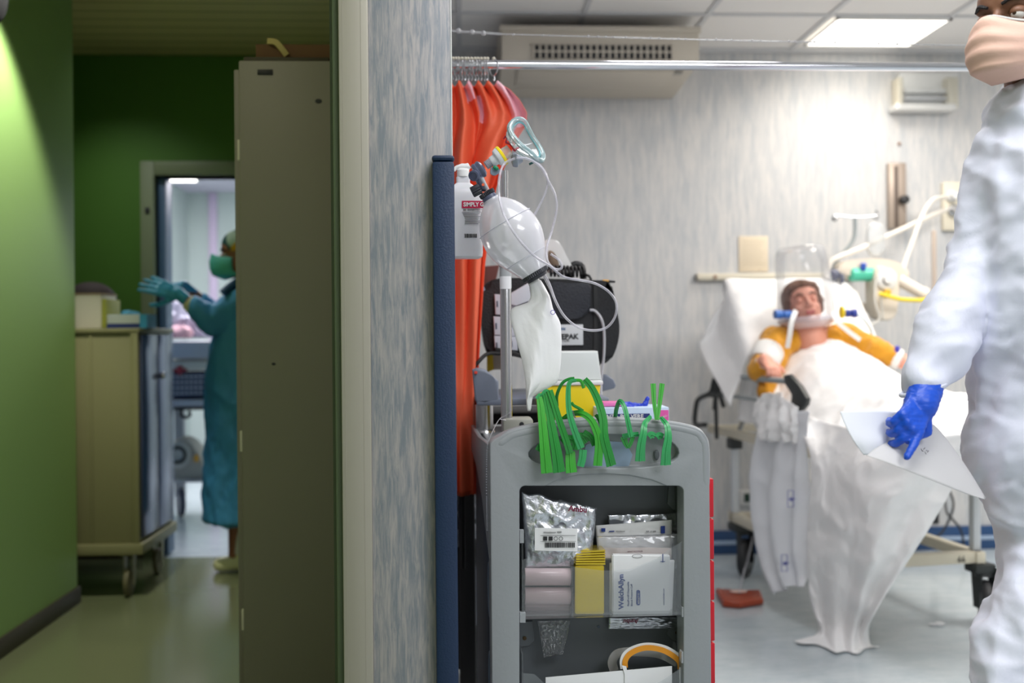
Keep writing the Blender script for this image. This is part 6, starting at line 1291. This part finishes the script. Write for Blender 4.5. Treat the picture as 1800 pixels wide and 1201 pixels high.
def brows(parent, P, s, m):
    for sx in (-1, 1):
        b = nb(); tube(b, [P(sx*0.014, 0.092, 0.026), P(sx*0.032, 0.088, 0.033), P(sx*0.050, 0.072, 0.028)], [0.003*s, 0.0045*s, 0.002*s], 8, 4)
        obj('eyebrow', b, m, parent)
def maskmesh(P, s=1.0, pleat=0.0015, top=0.004, out=0.0):
    b = nb(); rows = []
    for j in range(21):
        v = j/20; row = []
        for i in range(41):
            a = math.radians(-82+164*i/40); ca_ = math.cos(a)
            z = (top+0.018*max(0, ca_)**6)*(1-v)+(-0.118)*v if True else 0
            z = z*(0.55+0.45*max(0, ca_)**0.5) - 0.022*(1-max(0, ca_)**0.5)
            bul = math.sin(math.pi*min(1, v*0.95+0.08))**0.6
            x = (0.052+0.022*bul)*math.sin(a); y = 0.012+(0.088+0.030*bul+out)*max(0, ca_)**0.75 - (0.035*max(0, v-0.8)/0.2)
            y += pleat*math.sin(v*math.pi*8)*ca_
            row.append(P(x, y, z))
        rows.append(row)
    grid(b, rows); bmesh.ops.recalc_face_normals(b, faces=b.faces); thick(b, 0.0016*s); return b

# ---------- worker in white coverall ----------
YP = 1.87
t = thing('person', 'person in white coverall, peach mask and blue glove at the right edge', 'person', (W(1800, 600, YP).x, YP, 0))
M_skd = mat('olive_brown_skin', (132, 92, 70), 0.5, sss=0.05); M_hair = mat('dark_hair', (24, 20, 20), 0.6, bump=(120, 0.6))
M_cov = mat('white_coverall_nonwoven', (222, 224, 240), 0.5, sheen=0.2, bump=(9, 0.55, (1, 1, 0.7)))
hf, hu = V((-0.86, -0.50, -0.06)), V((-0.02, 0.0, 1))
hc = W(1797, 44, YP)
b = nb(); P, M, fr = head(b, hc, hf, hu, 1.0)
nk = W(1822, 200, YP+0.03); caps_(b, hc+V((0.03, 0.01, -0.05)), 0.055, nk, 0.058)
# continuous body under the coverall: torso, arms, legs
sh_r, el_r, wr_r = W(1758, 272, YP+0.04), W(1706, 470, YP+0.05), W(1634, 672, YP-0.04)
sh_l = W(1960, 262, YP+0.06); el_l = W(2010, 480, YP+0.10); wr_l = W(2000, 690, YP+0.02)
ch, be, hi = W(1852, 330, YP+0.02), W(1858, 560, YP+0.02), W(1850, 790, YP+0.02)
hr, hl = W(1846, 850, YP-0.01), W(1905, 850, YP+0.06)
kr = W(1812, 1130, YP-0.10); kl = W(1905, 1150, YP+0.10)
ar_ = V((W(1760, 1600, YP-0.12).x, YP-0.12, 0.09)); al_ = V((W(1930, 1600, YP).x, YP+0.26, 0.10))
def body(bm, k):
    chain(bm, [nk, ch, be, hi], [0.06*k, 0.125*k, 0.125*k, 0.13*k]); caps_(bm, sh_r, 0.055*k, sh_l, 0.055*k)
    chain(bm, [sh_r, el_r, wr_r], [0.048*k, 0.040*k, 0.028*k]); chain(bm, [sh_l, el_l, wr_l], [0.048*k, 0.040*k, 0.028*k])
    chain(bm, [hi, hr, kr, ar_], [0.10*k, 0.085*k, 0.058*k, 0.042*k]); chain(bm, [hi, hl, kl, al_], [0.10*k, 0.085*k, 0.058*k, 0.042*k])
body(b, 0.62)
for a_ in (ar_, al_): caps_(b, a_-V((0, 0, 0.045)), 0.035, a_+V((-0.14, -0.05, -0.055)), 0.03)
hand(b, wr_l, V((0, 0, -1)), V((0.8, 0.2, 0)), -1)
b = fuse(b, 0.006, 4); bd = obj('body', b, M_skd, t, ang=180)
b = nb(); M2 = M
ell(b, P(0, -0.022, 0.046), V((0.079, 0.094, 0.080)), M, 28); ell(b, P(0, -0.05, 0.0), V((0.074, 0.065, 0.08)), M, 24); b = fuse(b, 0.005, 3); wrinkle(b, 0.003, (90, 90, 90)); obj('hair', b, M_hair, bd, ang=180)
eyes(bd, P, M, 1.0, M_skd); brows(bd, P, 1.0, M_hair)
b = maskmesh(P, 1.0, 0.0026, -0.014, 0.012); mk = obj('face_mask', b, mat('peach_mask_nonwoven', (226, 186, 168), 0.7, bump=(60, 0.1)), t, ang=180)
b = nb(); 
for sx in (-1, 1): tube(b, [P(sx*0.070, 0.030, -0.008), P(sx*0.078, 0.01, 0.010), P(sx*0.084, -0.015, 0.022), P(sx*0.086, -0.022, 0.0)], 0.0016, 6, 3)
tube(b, [P(0.062*math.sin(a), 0.020+0.097*max(0, math.cos(a))**0.75, -0.014+0.018*math.cos(a)**6) for a in [math.radians(-60+10*i) for i in range(13)]], 0.0022, 6)
obj('mask_elastic', b, M_white, mk)
b = nb()
chain(b, [W(1812, 205, YP+0.02), ch, be, W(1866, 690, YP+0.02), hi], [0.085, 0.155, 0.160, 0.158, 0.150])
caps_(b, sh_r+V((0.01, 0, 0.0)), 0.058, W(1830, 235, YP), 0.085); caps_(b, sh_l, 0.07, W(1850, 225, YP), 0.075)
chain(b, [sh_r, W(1726, 380, YP+0.05), el_r, W(1666, 575, YP+0.02), W(1641, 635, YP-0.01), W(1626, 670, YP-0.03)], [0.060, 0.053, 0.055, 0.058, 0.052, 0.043])
chain(b, [sh_l, el_l, wr_l], [0.068, 0.058, 0.042])
chain(b, [hi, hr, W(1868, 960, YP-0.02), W(1850, 1040, YP-0.05), kr, W(1790, 1210, YP-0.12), ar_+V((0, 0, 0.0))], [0.145, 0.118, 0.105, 0.098, 0.092, 0.090, 0.080])
chain(b, [hi, hl, W(1905, 1000, YP+0.08), kl, al_], [0.16, 0.12, 0.1, 0.09, 0.08])
tube(b, [W(1846, 186, YP)+V((0.062*math.cos(k*math.pi/12), 0.062*math.sin(k*math.pi/12), 0.012*math.sin(k*math.pi/12)))+V((0.012, 0.02, 0)) for k in range(24)], 0.024, 12, closed=True)
b = fuse(b, 0.007, 8)
wrinkle(b, 0.020, (7, 7, 4), 3.0); wrinkle(b, 0.011, (9, 9, 17), 8.0)
bmesh.ops.smooth_vert(b, verts=list(b.verts), factor=0.5, use_axis_x=True, use_axis_y=True, use_axis_z=True)
cv = obj('coverall', b, M_cov, t, ang=180)
b = nb(); tube(b, [W(1623, 684, YP-0.035)+V((0.041*math.cos(k*math.pi/12), 0.030*math.sin(k*math.pi/12), 0.012*math.cos(k*math.pi/12))) for k in range(24)], 0.0045, 8, closed=True); obj('cuff', b, M_cov, cv)
M_glv = mat('royal_blue_nitrile', (14, 78, 200), 0.38, bump=(60, 0.15, (1, 1, 4)))
b = nb(); w0 = W(1633, 672, YP-0.09); 
caps_(b, W(1628, 684, YP-0.04), 0.031, W(1618, 712, YP-0.06), 0.031)
hd = (W(1582, 785, YP-0.125)-W(1619, 704, YP-0.06))
hand(b, W(1619, 704, YP-0.06), hd, V((0.1, -0.97, 0.1)), -1, (0.10, 0.70, 0.85, 1.0), 0.76, 0.03, 1.25, 0.9)
b = fuse(b, 0.0028, 5); wrinkle(b, 0.0014, (40, 40, 130)); obj('glove', b, M_glv, t, ang=180)
b = nb()
for a_ in (ar_, al_): 
    c0 = a_+V((0, 0, -0.03)); caps_(b, c0, 0.055, V((a_.x-0.17, a_.y-0.06, 0.045)), 0.040)
b = fuse(b, 0.008, 4)
for v in b.verts: v.co.z = max(v.co.z, 0.002)
obj('shoe_cover', b, mat('pale_blue_shoe_cover', (150, 180, 210), 0.6), t, ang=180)
# papers in hand
Yq = YP-0.075
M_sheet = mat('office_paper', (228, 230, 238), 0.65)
drape('paper_sheet', [[W(1476, 724, Yq+0.02), W(1510, 722, Yq+0.02), W(1550, 722, Yq+0.03), W(1592, 727, Yq+0.05)], [W(1484, 745, Yq+0.01), W(1515, 750, Yq+0.01), W(1550, 752, Yq+0.02), W(1590, 752, Yq+0.05)], [W(1500, 775, Yq), W(1522, 777, Yq), W(1550, 775, Yq+0.01), W(1585, 768, Yq+0.045)], [W(1518, 800, Yq), W(1530, 798, Yq), W(1550, 786, Yq+0.01), W(1580, 776, Yq+0.04)]],
    'white paper sheet held in the blue glove, curling out to the left', 'paper', m=M_sheet, nu=24, nv=24, amp=0.0005, th=0.0006)
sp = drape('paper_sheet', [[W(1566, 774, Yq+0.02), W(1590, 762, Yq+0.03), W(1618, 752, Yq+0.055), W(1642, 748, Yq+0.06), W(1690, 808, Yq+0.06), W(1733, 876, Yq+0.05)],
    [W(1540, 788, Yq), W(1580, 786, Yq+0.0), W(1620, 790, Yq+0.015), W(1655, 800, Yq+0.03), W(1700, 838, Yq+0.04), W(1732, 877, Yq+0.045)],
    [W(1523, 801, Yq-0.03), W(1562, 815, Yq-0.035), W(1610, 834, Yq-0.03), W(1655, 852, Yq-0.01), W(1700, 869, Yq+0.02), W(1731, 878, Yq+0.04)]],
    'larger paper sheet under the blue glove, shaded face angled down to a right-hand point', 'paper', m=mat('office_paper_shaded', (206, 204, 204), 0.65), nu=40, nv=24, amp=0.0006, th=0.0006)  # greyer copy of the paper, shade of the down-facing side put into colour
b = nb()
for k in range(6): p = W(1619+k*2.2, 789+(k % 2)*3+k*0.7, Yq+0.000); tube(b, [p, p+V((0.003, 0.001, -0.005+0.004*(k % 3)))], 0.0005, 5)
obj('pen_marks', b, M_inkb, sp)

# ---------- patient ----------
Yh = 4.45
M_skl = mat('rosy_skin', (226, 160, 138), 0.5, sss=0.08)
t = thing('person', 'patient in mustard cardigan propped up in bed under a clear hood', 'person', Bd(0.5, 0.3, DZ))
hc = W(1412, 538, Yh)
b = nb(); P, M, fr = head(b, hc, V((-0.10, -0.88, 0.28)), V((-0.12, 0.30, 0.95)), 0.98)
caps_(b, P(0, -0.01, -0.06), 0.052, W(1424, 585, Yh-0.02), 0.056)
shr, elr = W(1362, 598, Yh), W(1334, 650, Yh-0.13)
hr_ = NS(1362, 664, -0.0); wrr = NS(1352, 648)+V((-0.005, 0.05, 0.035))
shl, ell_, wrl = W(1486, 592, Yh+0.02), W(1545, 618, Yh-0.12), W(1598, 640, Yh-0.16)
chs, bel, pel = W(1428, 622, Yh+0.04), Bd(0.38, 0.29, DZ+0.21), Bd(0.60, 0.29, DZ+0.18)
caps_(b, shr, 0.050, shl, 0.050); chain(b, [W(1424, 590, Yh-0.02), chs, bel, pel], [0.065, 0.10, 0.105, 0.10])
chain(b, [shr, elr, wrr], [0.050, 0.042, 0.028]); chain(b, [shl, ell_, wrl], [0.050, 0.043, 0.032])
for v in (0.23, 0.36): chain(b, [Bd(0.62, v, DZ+0.18), Bd(0.98, v, DZ+0.17), Bd(1.28, v, DZ+0.11)], [0.075, 0.050, 0.035]); caps_(b, Bd(1.28, v, DZ+0.12), 0.032, Bd(1.31, v, DZ+0.16), 0.022)
hand(b, wrr, hr_+V((0.02, -0.02, 0.005))-wrr, V((-0.1, -0.3, 1)), -1, (0.75, 0.8, 0.85, 0.9), 0.82, 0.05, 1.05, 0.3)
hand(b, wrl, V((0.75, -0.3, -0.25)), V((0, 0, 1)), 1, (0.3,)*4, 0.8)
b = fuse(b, 0.0055, 4); bd = obj('body', b, M_skl, t, ang=180)
b = nb(); ell(b, P(0, -0.025, 0.048), V((0.084, 0.098, 0.082)), M, 28); ell(b, P(-0.005, -0.02, 0.062), V((0.078, 0.090, 0.066)), M, 24); ell(b, P(0, -0.055, -0.01), V((0.082, 0.065, 0.085)), M)
for sx in (-1, 1): chain(b, [P(sx*0.06, 0.035, 0.06), P(sx*0.079, 0.01, 0.01), P(sx*0.078, -0.01, -0.035)], [0.020, 0.016, 0.010])
chain(b, [P(-0.05, 0.060, 0.072), P(0.0, 0.078, 0.082), P(0.05, 0.060, 0.072)], [0.018, 0.018, 0.018])
b = fuse(b, 0.005, 3); wrinkle(b, 0.007, (50, 50, 25)); obj('hair', b, mat('brown_hair', (112, 74, 54), 0.6, bump=(120, 0.7, (1, 1, 0.2))), bd, ang=180)
eyes(bd, P, M, 0.95, M_skl, closed=True); brows(bd, P, 0.95, mat('brown_hair', (112, 74, 54), 0.6))
b = nb(); caps_(b, P(-0.017, 0.0885, -0.057), 0.005, P(0.017, 0.0885, -0.057), 0.005); caps_(b, P(-0.014, 0.0885, -0.066), 0.0055, P(0.014, 0.0885, -0.066), 0.0055); obj('lips', b, mat('rose_lips', (190, 96, 92), 0.4), bd)
M_must = mat('mustard_knit', (214, 148, 24), 0.85, bump=(90, 0.3), sheen=0.3)
b = nb(); caps_(b, shr+V((0, 0, -0.005)), 0.068, W(1385, 600, Yh), 0.065); chain(b, [shr, elr], [0.064, 0.052]); caps_(b, elr, 0.050, elr+(wrr-elr)*0.42, 0.044)
caps_(b, shl, 0.066, W(1455, 598, Yh+0.02), 0.062); chain(b, [shl, W(1518, 606, Yh-0.05), ell_, ell_+(wrl-ell_)*0.35], [0.064, 0.056, 0.054, 0.048])
chain(b, [W(1375, 602, Yh+0.0), W(1356, 650, Yh-0.04), W(1345, 690, Yh-0.10)], [0.060, 0.05, 0.035])
b = fuse(b, 0.006, 5); wrinkle(b, 0.009, (20, 20, 14)); obj('cardigan', b, M_must, t, ang=180)
b = nb(); m0 = shr+(elr-shr)*0.50; dv = (elr-shr).normalized(); lathe(b, [(0.066, 0), (0.070, 0.006), (0.070, 0.09), (0.064, 0.098)], m0-dv*0.03, dv, 24); obj('pressure_cuff', b, mat('white_cuff', (232, 230, 226), 0.6), t)
b = nb(); d_ = (wrl-ell_).normalized(); lathe(b, [(0.045, 0), (0.047, 0.003), (0.047, 0.035), (0.044, 0.038)], ell_+(wrl-ell_)*0.42, d_, 20); obj('bandage', b, mat('white_cuff', (232, 230, 226), 0.6), t)
b = nb(); ell(b, W(1577, 614, Yh-0.22), (0.012, 0.012, 0.016)); obj('violet_cannula', b, mat('violet_cap', (70, 60, 170), 0.4), t)
b = nb(); d_ = (wrr-elr).normalized(); lathe(b, [(0.034, 0), (0.036, 0.002), (0.035, 0.05), (0.033, 0.052)], wrr-d_*0.065, d_, 20); obj('wrist_dressing', b, mat('pale_dressing', (236, 214, 200), 0.6), t)
# hood
t = thing('oxygen_hood', 'clear plastic helmet hood around the patient head with blue side ports', 'oxygen hood', W(1418, 562, Yh))
hb_, ht_ = W(1419, 566, Yh-0.005), W(1406, 432, Yh+0.01); ha = ht_-hb_; HL = ha.length
b = nb(); P_ = catmull([V((r*0.001, h*HL, 0)) for h, r in [(0, 124), (0.04, 128), (0.2, 127), (0.6, 122), (0.85, 116), (0.95, 104), (0.99, 80), (1.0, 1)]], 4)
lathe(b, [(p.x, p.y) for p in P_], hb_, ha, 48, caps=False); hd_ = obj('hood_dome', b, clear('hood_film', (226, 230, 238), 0.02, 0.35, 0.05, edge=0.30, bump=(6, 0.3)), t, ang=180)
b = nb(); lathe(b, [(0.126, 0), (0.131, 0.004), (0.131, 0.018), (0.126, 0.022)], hb_, ha, 48, caps=False); thick(b, 0.002); obj('base_ring', b, clear('frosted_ring', (232, 228, 236), 0.25, 0.2, 0.2), t)
b = nb(); lathe(b, [(0.124, 0.0), (0.115, -0.012), (0.092, -0.024), (0.070, -0.030)], hb_, ha, 40, caps=False); thick(b, 0.0015); obj('neck_seal', b, clear('frosted_seal', (222, 200, 200), 0.45, 0.3, 0.3), t)
for (x0, x1, y, c1, nm) in ((1392, 1362, 553, (40, 100, 180), 'inlet_port'), (1484, 1506, 551, (30, 50, 140), 'outlet_port')):
    a_, c_ = W(x0, y, Yh-0.10), W(x1, y, Yh-0.11); b = nb(); lathe(b, [(0.014, 0), (0.017, 0.004), (0.017, 0.5*(c_-a_).length), (0.012, 0.55*(c_-a_).length), (0.020, 0.62*(c_-a_).length), (0.020, (c_-a_).length)], a_, c_-a_, 16); obj(nm, b, mat('port_blue_%d' % c1[0], c1, 0.4), t)
b = nb(); lathe(b, [(0.024, -0.006), (0.028, -0.004), (0.028, 0.004), (0.024, 0.006)], W(1480, 549, Yh-0.10), (1, 0, 0), 20); obj('yellow_port_ring', b, mat('sharps_yellow', (240, 212, 20), 0.4), t)
b = nb(); strap(b, [W(1399, 546, Yh-0.14), W(1392, 565, Yh-0.16), W(1388, 590, Yh-0.15), W(1384, 612, Yh-0.13)], 0.022, 0.003, (0, -1, 0)); obj('armpit_strap', b, M_white, t)
b = nb(); strap(b, [W(1462, 548, Yh-0.10), W(1472, 566, Yh-0.13), W(1488, 580, Yh-0.13), W(1512, 598, Yh-0.12)], 0.020, 0.003, (0, -1, 0)); obj('armpit_strap', b, M_white, t)
b = nb(); tube(b, [W(1506, 552, Yh-0.10), W(1522, 566, Yh-0.05), W(1532, 585, Yh), W(1536, 605, Yh)], 0.006, 8, 4); obj('pale_line', b, mat('pale_blue_line', (190, 214, 226), 0.4), t)

# ---------- gowned worker in the green corridor ----------
Yg = 4.98
t = thing('person', 'person in teal surgical gown and green mask pulling on gloves by the doorway', 'person', (W(424, 1000, Yg).x, Yg, 0))
M_skm = mat('warm_brown_skin', (150, 96, 70), 0.5, sss=0.05); M_gown = mat('teal_surgical_gown', (66, 146, 192), 0.65, bump=(12, 0.2)); M_ggl = mat('teal_glove', (50, 150, 180), 0.45)
hc = W(423, 449, Yg); b = nb(); P, M, fr = head(b, hc, V((-0.97, -0.22, -0.06)), V((-0.05, 0, 1)), 1.0)
nk = W(436, 500, Yg); caps_(b, hc+V((0.03, 0, -0.06)), 0.05, nk, 0.055)
sr, er, wr = W(428, 528, Yg-0.05), W(372, 566, Yg-0.07), W(328, 528, Yg-0.10)
sl, el2, wl = W(440, 525, Yg+0.22), W(395, 570, Yg+0.2), W(338, 514, Yg+0.05)
chain(b, [nk, W(432, 570, Yg+0.05), W(428, 680, Yg+0.05)], [0.06, 0.11, 0.12]); caps_(b, sr, 0.05, sl, 0.05)
chain(b, [sr, er, wr], [0.045, 0.038, 0.030]); chain(b, [sl, el2, wl], [0.045, 0.038, 0.028])
ft = ZP(408, 1004); f2 = V((ft.x+0.10, ft.y+0.16, 0))
for q, hh in ((V((ft.x+0.02, ft.y, 0.08)), W(424, 690, Yg-0.02)), (V((f2.x+0.02, f2.y, 0.08)), W(434, 690, Yg+0.12))): chain(b, [hh, (hh+q)/2, q], [0.08, 0.055, 0.038])
b = fuse(b, 0.008, 4); bd = obj('body', b, M_skm, t, ang=180)
eyes(bd, P, M, 1.0, M_skm); brows(bd, P, 1.0, M_hair)
b = nb(); ell(b, P(0, -0.03, 0.0), V((0.078, 0.068, 0.07)), M, 24); b = fuse(b, 0.006, 3); obj('hair', b, M_hair, bd, ang=180)
b = nb(); ell(b, P(0, -0.014, 0.055), V((0.084, 0.102, 0.078)), M, 32); b = fuse(b, 0.006, 3)
for v in b.verts:
    zl_ = (v.co-V(hc)).dot(fr[2]); 
capm = bpy.data.materials.new('patterned_cap_cloth'); capm.use_nodes = True; nt = capm.node_tree; vo = nt.nodes.new('ShaderNodeTexVoronoi'); vo.inputs['Scale'].default_value = 16; rp = nt.nodes.new('ShaderNodeValToRGB'); tc = nt.nodes.new('ShaderNodeTexCoord')
nt.links.new(tc.outputs['Object'], vo.inputs['Vector']); nt.links.new(vo.outputs['Color'], rp.inputs[0]); nt.links.new(rp.outputs[0], nt.nodes['Principled BSDF'].inputs['Base Color']); nt.nodes['Principled BSDF'].inputs['Roughness'].default_value = 0.8
rp.color_ramp.elements[0].color = s2l((40, 84, 84)); rp.color_ramp.elements[1].color = s2l((220, 160, 30)); rp.color_ramp.elements[1].position = 0.65; e_ = rp.color_ramp.elements.new(0.45); e_.color = s2l((170, 190, 170)); rp.color_ramp.interpolation = 'CONSTANT'
obj('cap', b, capm, bd, ang=180)
b = maskmesh(P, 1.0, 0.001, 0.0, 0.022); mk = obj('face_mask', b, mat('mint_mask', (84, 186, 168), 0.6), t, ang=180)
b = nb()
chain(b, [W(440, 515, Yg+0.05), W(436, 570, Yg+0.05), W(426, 660, Yg+0.05)], [0.07, 0.145, 0.175]); caps_(b, sr, 0.068, W(436, 530, Yg+0.1), 0.07)
lathe(b, [(0.165, 0), (0.205, 0.02), (0.20, 0.4), (0.185, 0.75), (0.15, 0.95)], (W(428, 900, Yg).x, Yg+0.06, 0.25), (0, 0, 1), 40)
chain(b, [sr, er, er+(wr-er)*0.75], [0.070, 0.064, 0.046]); chain(b, [sl, el2, el2+(wl-el2)*0.7], [0.07, 0.06, 0.045])
b = fuse(b, 0.009, 7); wrinkle(b, 0.022, (7, 7, 3.0), 1.5); wrinkle(b, 0.006, (18, 18, 9), 4); 
gw = obj('surgical_gown', b, M_gown, t, ang=180)
dw = (wr-er).normalized(); b = nb(); lathe(b, [(0.046, 0), (0.044, 0.004), (0.038, 0.035), (0.034, 0.038)], er+(wr-er)*0.72, dw, 20); obj('knit_cuff', b, mat('cream_knit_cuff', (222, 214, 160), 0.8), gw)
b = nb(); tube(b, [W(392, 516, Yg-0.10), W(404, 505, Yg-0.08), W(420, 494, Yg-0.05)], 0.022, 8, 3); obj('collar_tie', b, mat('deep_blue_tie', (24, 70, 110), 0.6), gw)
b = nb(); hw_ = W(322, 524, Yg-0.10); caps_(b, W(326, 527, Yg-0.10), 0.031, W(312, 515, Yg-0.10), 0.030); hand(b, W(316, 518, Yg-0.10), W(250, 494, Yg-0.14)-W(316, 518, Yg-0.10), V((0.25, -0.9, 0.35)), -1, (0.06, 0.10, 0.14, 0.20), 1.12, 0.10, 1.1, -0.15)
b = fuse(b, 0.0045, 3); obj('glove', b, M_ggl, t, ang=180)
b = nb(); hand(b, wl, W(322, 503, Yg+0.0)-wl, V((0, 0.6, 0.8)), 1, (0.5, 0.55, 0.6, 0.6), 1.0, 0.05, 1.1, 0.3); b = fuse(b, 0.0045, 3); obj('glove', b, M_ggl, t, ang=180)
for q in (ft, f2):
    b = nb(); caps_(b, V((q.x+0.06, q.y, 0.045)), 0.045, V((q.x-0.055, q.y-0.01, 0.036)), 0.036); caps_(b, V((q.x+0.06, q.y, 0.06)), 0.042, V((q.x+0.03, q.y, 0.085)), 0.038); b = fuse(b, 0.006, 4)
    for v in b.verts: v.co.z = max(v.co.z, 0.003)
    sh = obj('clog', b, mat('cream_white_clog', (222, 222, 170), 0.5), t, ang=180)
    b = nb(); lathe(b, [(0.050, 0), (0.052, 0.01), (0.062, 0.30), (0.060, 0.32)], (q.x+0.055, q.y, 0.09), (0, 0, 1), 20); obj('trouser_hem', b, mat('white_trouser', (214, 214, 200), 0.7), t)

# ---------- side room bed etc ----------
Ys = 6.3
def S(px, py, d=0): return W(px, py, Ys+d)
t = thing('transport_bed', 'pale wheeled bed with a mesh side panel in the bright side room', 'bed', (S(330, 700).x, Ys+0.3, 0))
def sb(nm, x0, y0, x1, y1, d0, d1, m, bev=0.006, par=t): a = S(x0, y1, d0); c = S(x1, y0, d0); b = nb(); box(b, (a.x, Ys+d0, a.z), (c.x, Ys+d1, c.z), bev); return obj(nm, b, m, par)
M_sg = mat('silver_grey_shell', (176, 178, 186), 0.4)
sb('top_shell', 262, 598, 440, 632, 0, 0.7, M_sg, 0.02); sb('side_panel', 262, 634, 440, 652, 0.02, 0.6, mat('ivory_panel', (200, 196, 184), 0.5))
ms = sb('mesh_backing', 262, 655, 440, 700, 0.03, 0.5, mat('navy_mesh', (40, 46, 84), 0.6))
b = nb()
for k in range(16): x = S(272+k*8, 0).x; box(b, (x-0.003, Ys+0.024, S(0, 700).z), (x+0.003, Ys+0.03, S(0, 660).z))
for k in range(4): z = S(0, 666+k*10).z; box(b, (S(262, 0).x, Ys+0.023, z-0.003), (S(440, 0).x, Ys+0.029, z+0.003))
obj('mesh_wires', b, M_sg, ms, flat=True)
b = nb(); box(b, (S(297, 0).x, Ys-0.006, S(0, 657).z), (S(321, 0).x, Ys+0.02, S(0, 652).z)); box(b, (S(306, 0).x, Ys-0.007, S(0, 662).z), (S(313, 0).x, Ys+0.02, S(0, 647).z)); obj('red_cross', b, mat('dull_red', (150, 40, 50), 0.5), t, flat=True)
sb('lower_rail', 262, 702, 440, 716, 0.0, 0.6, M_sg); sb('under_rail', 262, 716, 440, 722, 0.02, 0.55, M_dark)
b = nb(); tube(b, [S(320, 722), S(318, 730), S(326, 734), S(334, 730), S(332, 722)], 0.01, 8, 3); obj('hand_grip', b, M_dark, t)
for x in (S(285, 0).x, S(425, 0).x):
    b = nb(); box(b, (x-0.03, Ys+0.28, 0.13), (x+0.03, Ys+0.34, S(0, 716).z), 0.004); pp = obj('leg', b, M_sg, t)
    b = nb(); lathe(b, [(0.07, -0.02), (0.092, -0.016), (0.095, 0), (0.092, 0.016), (0.07, 0.02)], (x, Ys+0.31, 0.096), (1, 0.5, 0)); obj('wheel', b, mat('slate_wheel', (70, 74, 96), 0.5), pp)
t = thing('plastic_cover', 'crumpled clear and lilac plastic cover heaped on the side-room bed', 'cover', S(318, 596, 0.3))
b = nb(); 
for (x, y, r) in ((300, 560, 0.13), (330, 575, 0.11), (285, 575, 0.09), (350, 585, 0.09), (295, 540, 0.07)): ell(b, S(x, y, 0.35), (r, r*0.9, r*0.85))
b = fuse(b, 0.012, 3); wrinkle(b, 0.05, (12, 12, 8), 5)
zf = S(0, 598).z
for v in b.verts: v.co.z = max(v.co.z, zf+0.002)
obj('crumpled_film', b, mat('lilac_film', (204, 200, 220), 0.25, bump=(20, 0.6)), t, ang=180)
b = nb(); ell(b, S(315, 586, 0.15), (0.085, 0.06, 0.05)); ell(b, S(300, 590, 0.14), (0.05, 0.05, 0.035)); b = fuse(b, 0.008, 3); wrinkle(b, 0.015, (20, 20, 20))
for v in b.verts: v.co.z = max(v.co.z, zf+0.002)
obj('pink_cloth', b, mat('pale_pink_cloth', (224, 176, 186), 0.7), None, ang=180, label='small pale pink cloth on the side-room bed', cat='cloth')
t = thing('suction_unit', 'pale round-faced medical unit on the low shelf under the side-room bed', 'medical unit', S(318, 845, 0.2))
q = S(316, 806, 0.15); b = nb(); prism(b, catmull([S(x, y, 0.16) for x, y in [(293, 790), (312, 772), (330, 776), (350, 800), (355, 840), (292, 842), (290, 815)]], 3, True), (0, 0.2, 0), 0.015); obj('housing', b, mat('stone_grey_unit', (176, 172, 164), 0.5), t)
b = nb(); lathe(b, [(0.085, 0), (0.085, 0.02), (0.075, 0.024), (0.05, 0.024)], S(312, 800, 0.16), (0, -1, 0), 24); fc = obj('round_face', b, mat('light_grey_face', (190, 190, 186), 0.5), t)
b = nb(); tube(b, [S(312, 800, 0.13)+V((0.048*math.cos(k*math.pi/12), 0, 0.048*math.sin(k*math.pi/12))) for k in range(24)], 0.011, 8, closed=True); obj('dark_ring', b, M_dark, fc)
b = nb(); ell(b, S(345, 806, 0.14), (0.018, 0.01, 0.026)); obj('amber_lamp', b, mat('amber_plastic', (214, 160, 60), 0.35), t)
b = nb(); a = S(262, 850, 0.1); c = S(440, 843, 0.1); box(b, (a.x, Ys+0.1, a.z), (c.x, Ys+0.5, c.z), 0.004); obj('shelf', b, M_sg, label='low grey shelf plate carrying the round-faced unit in the side room', cat='shelf')
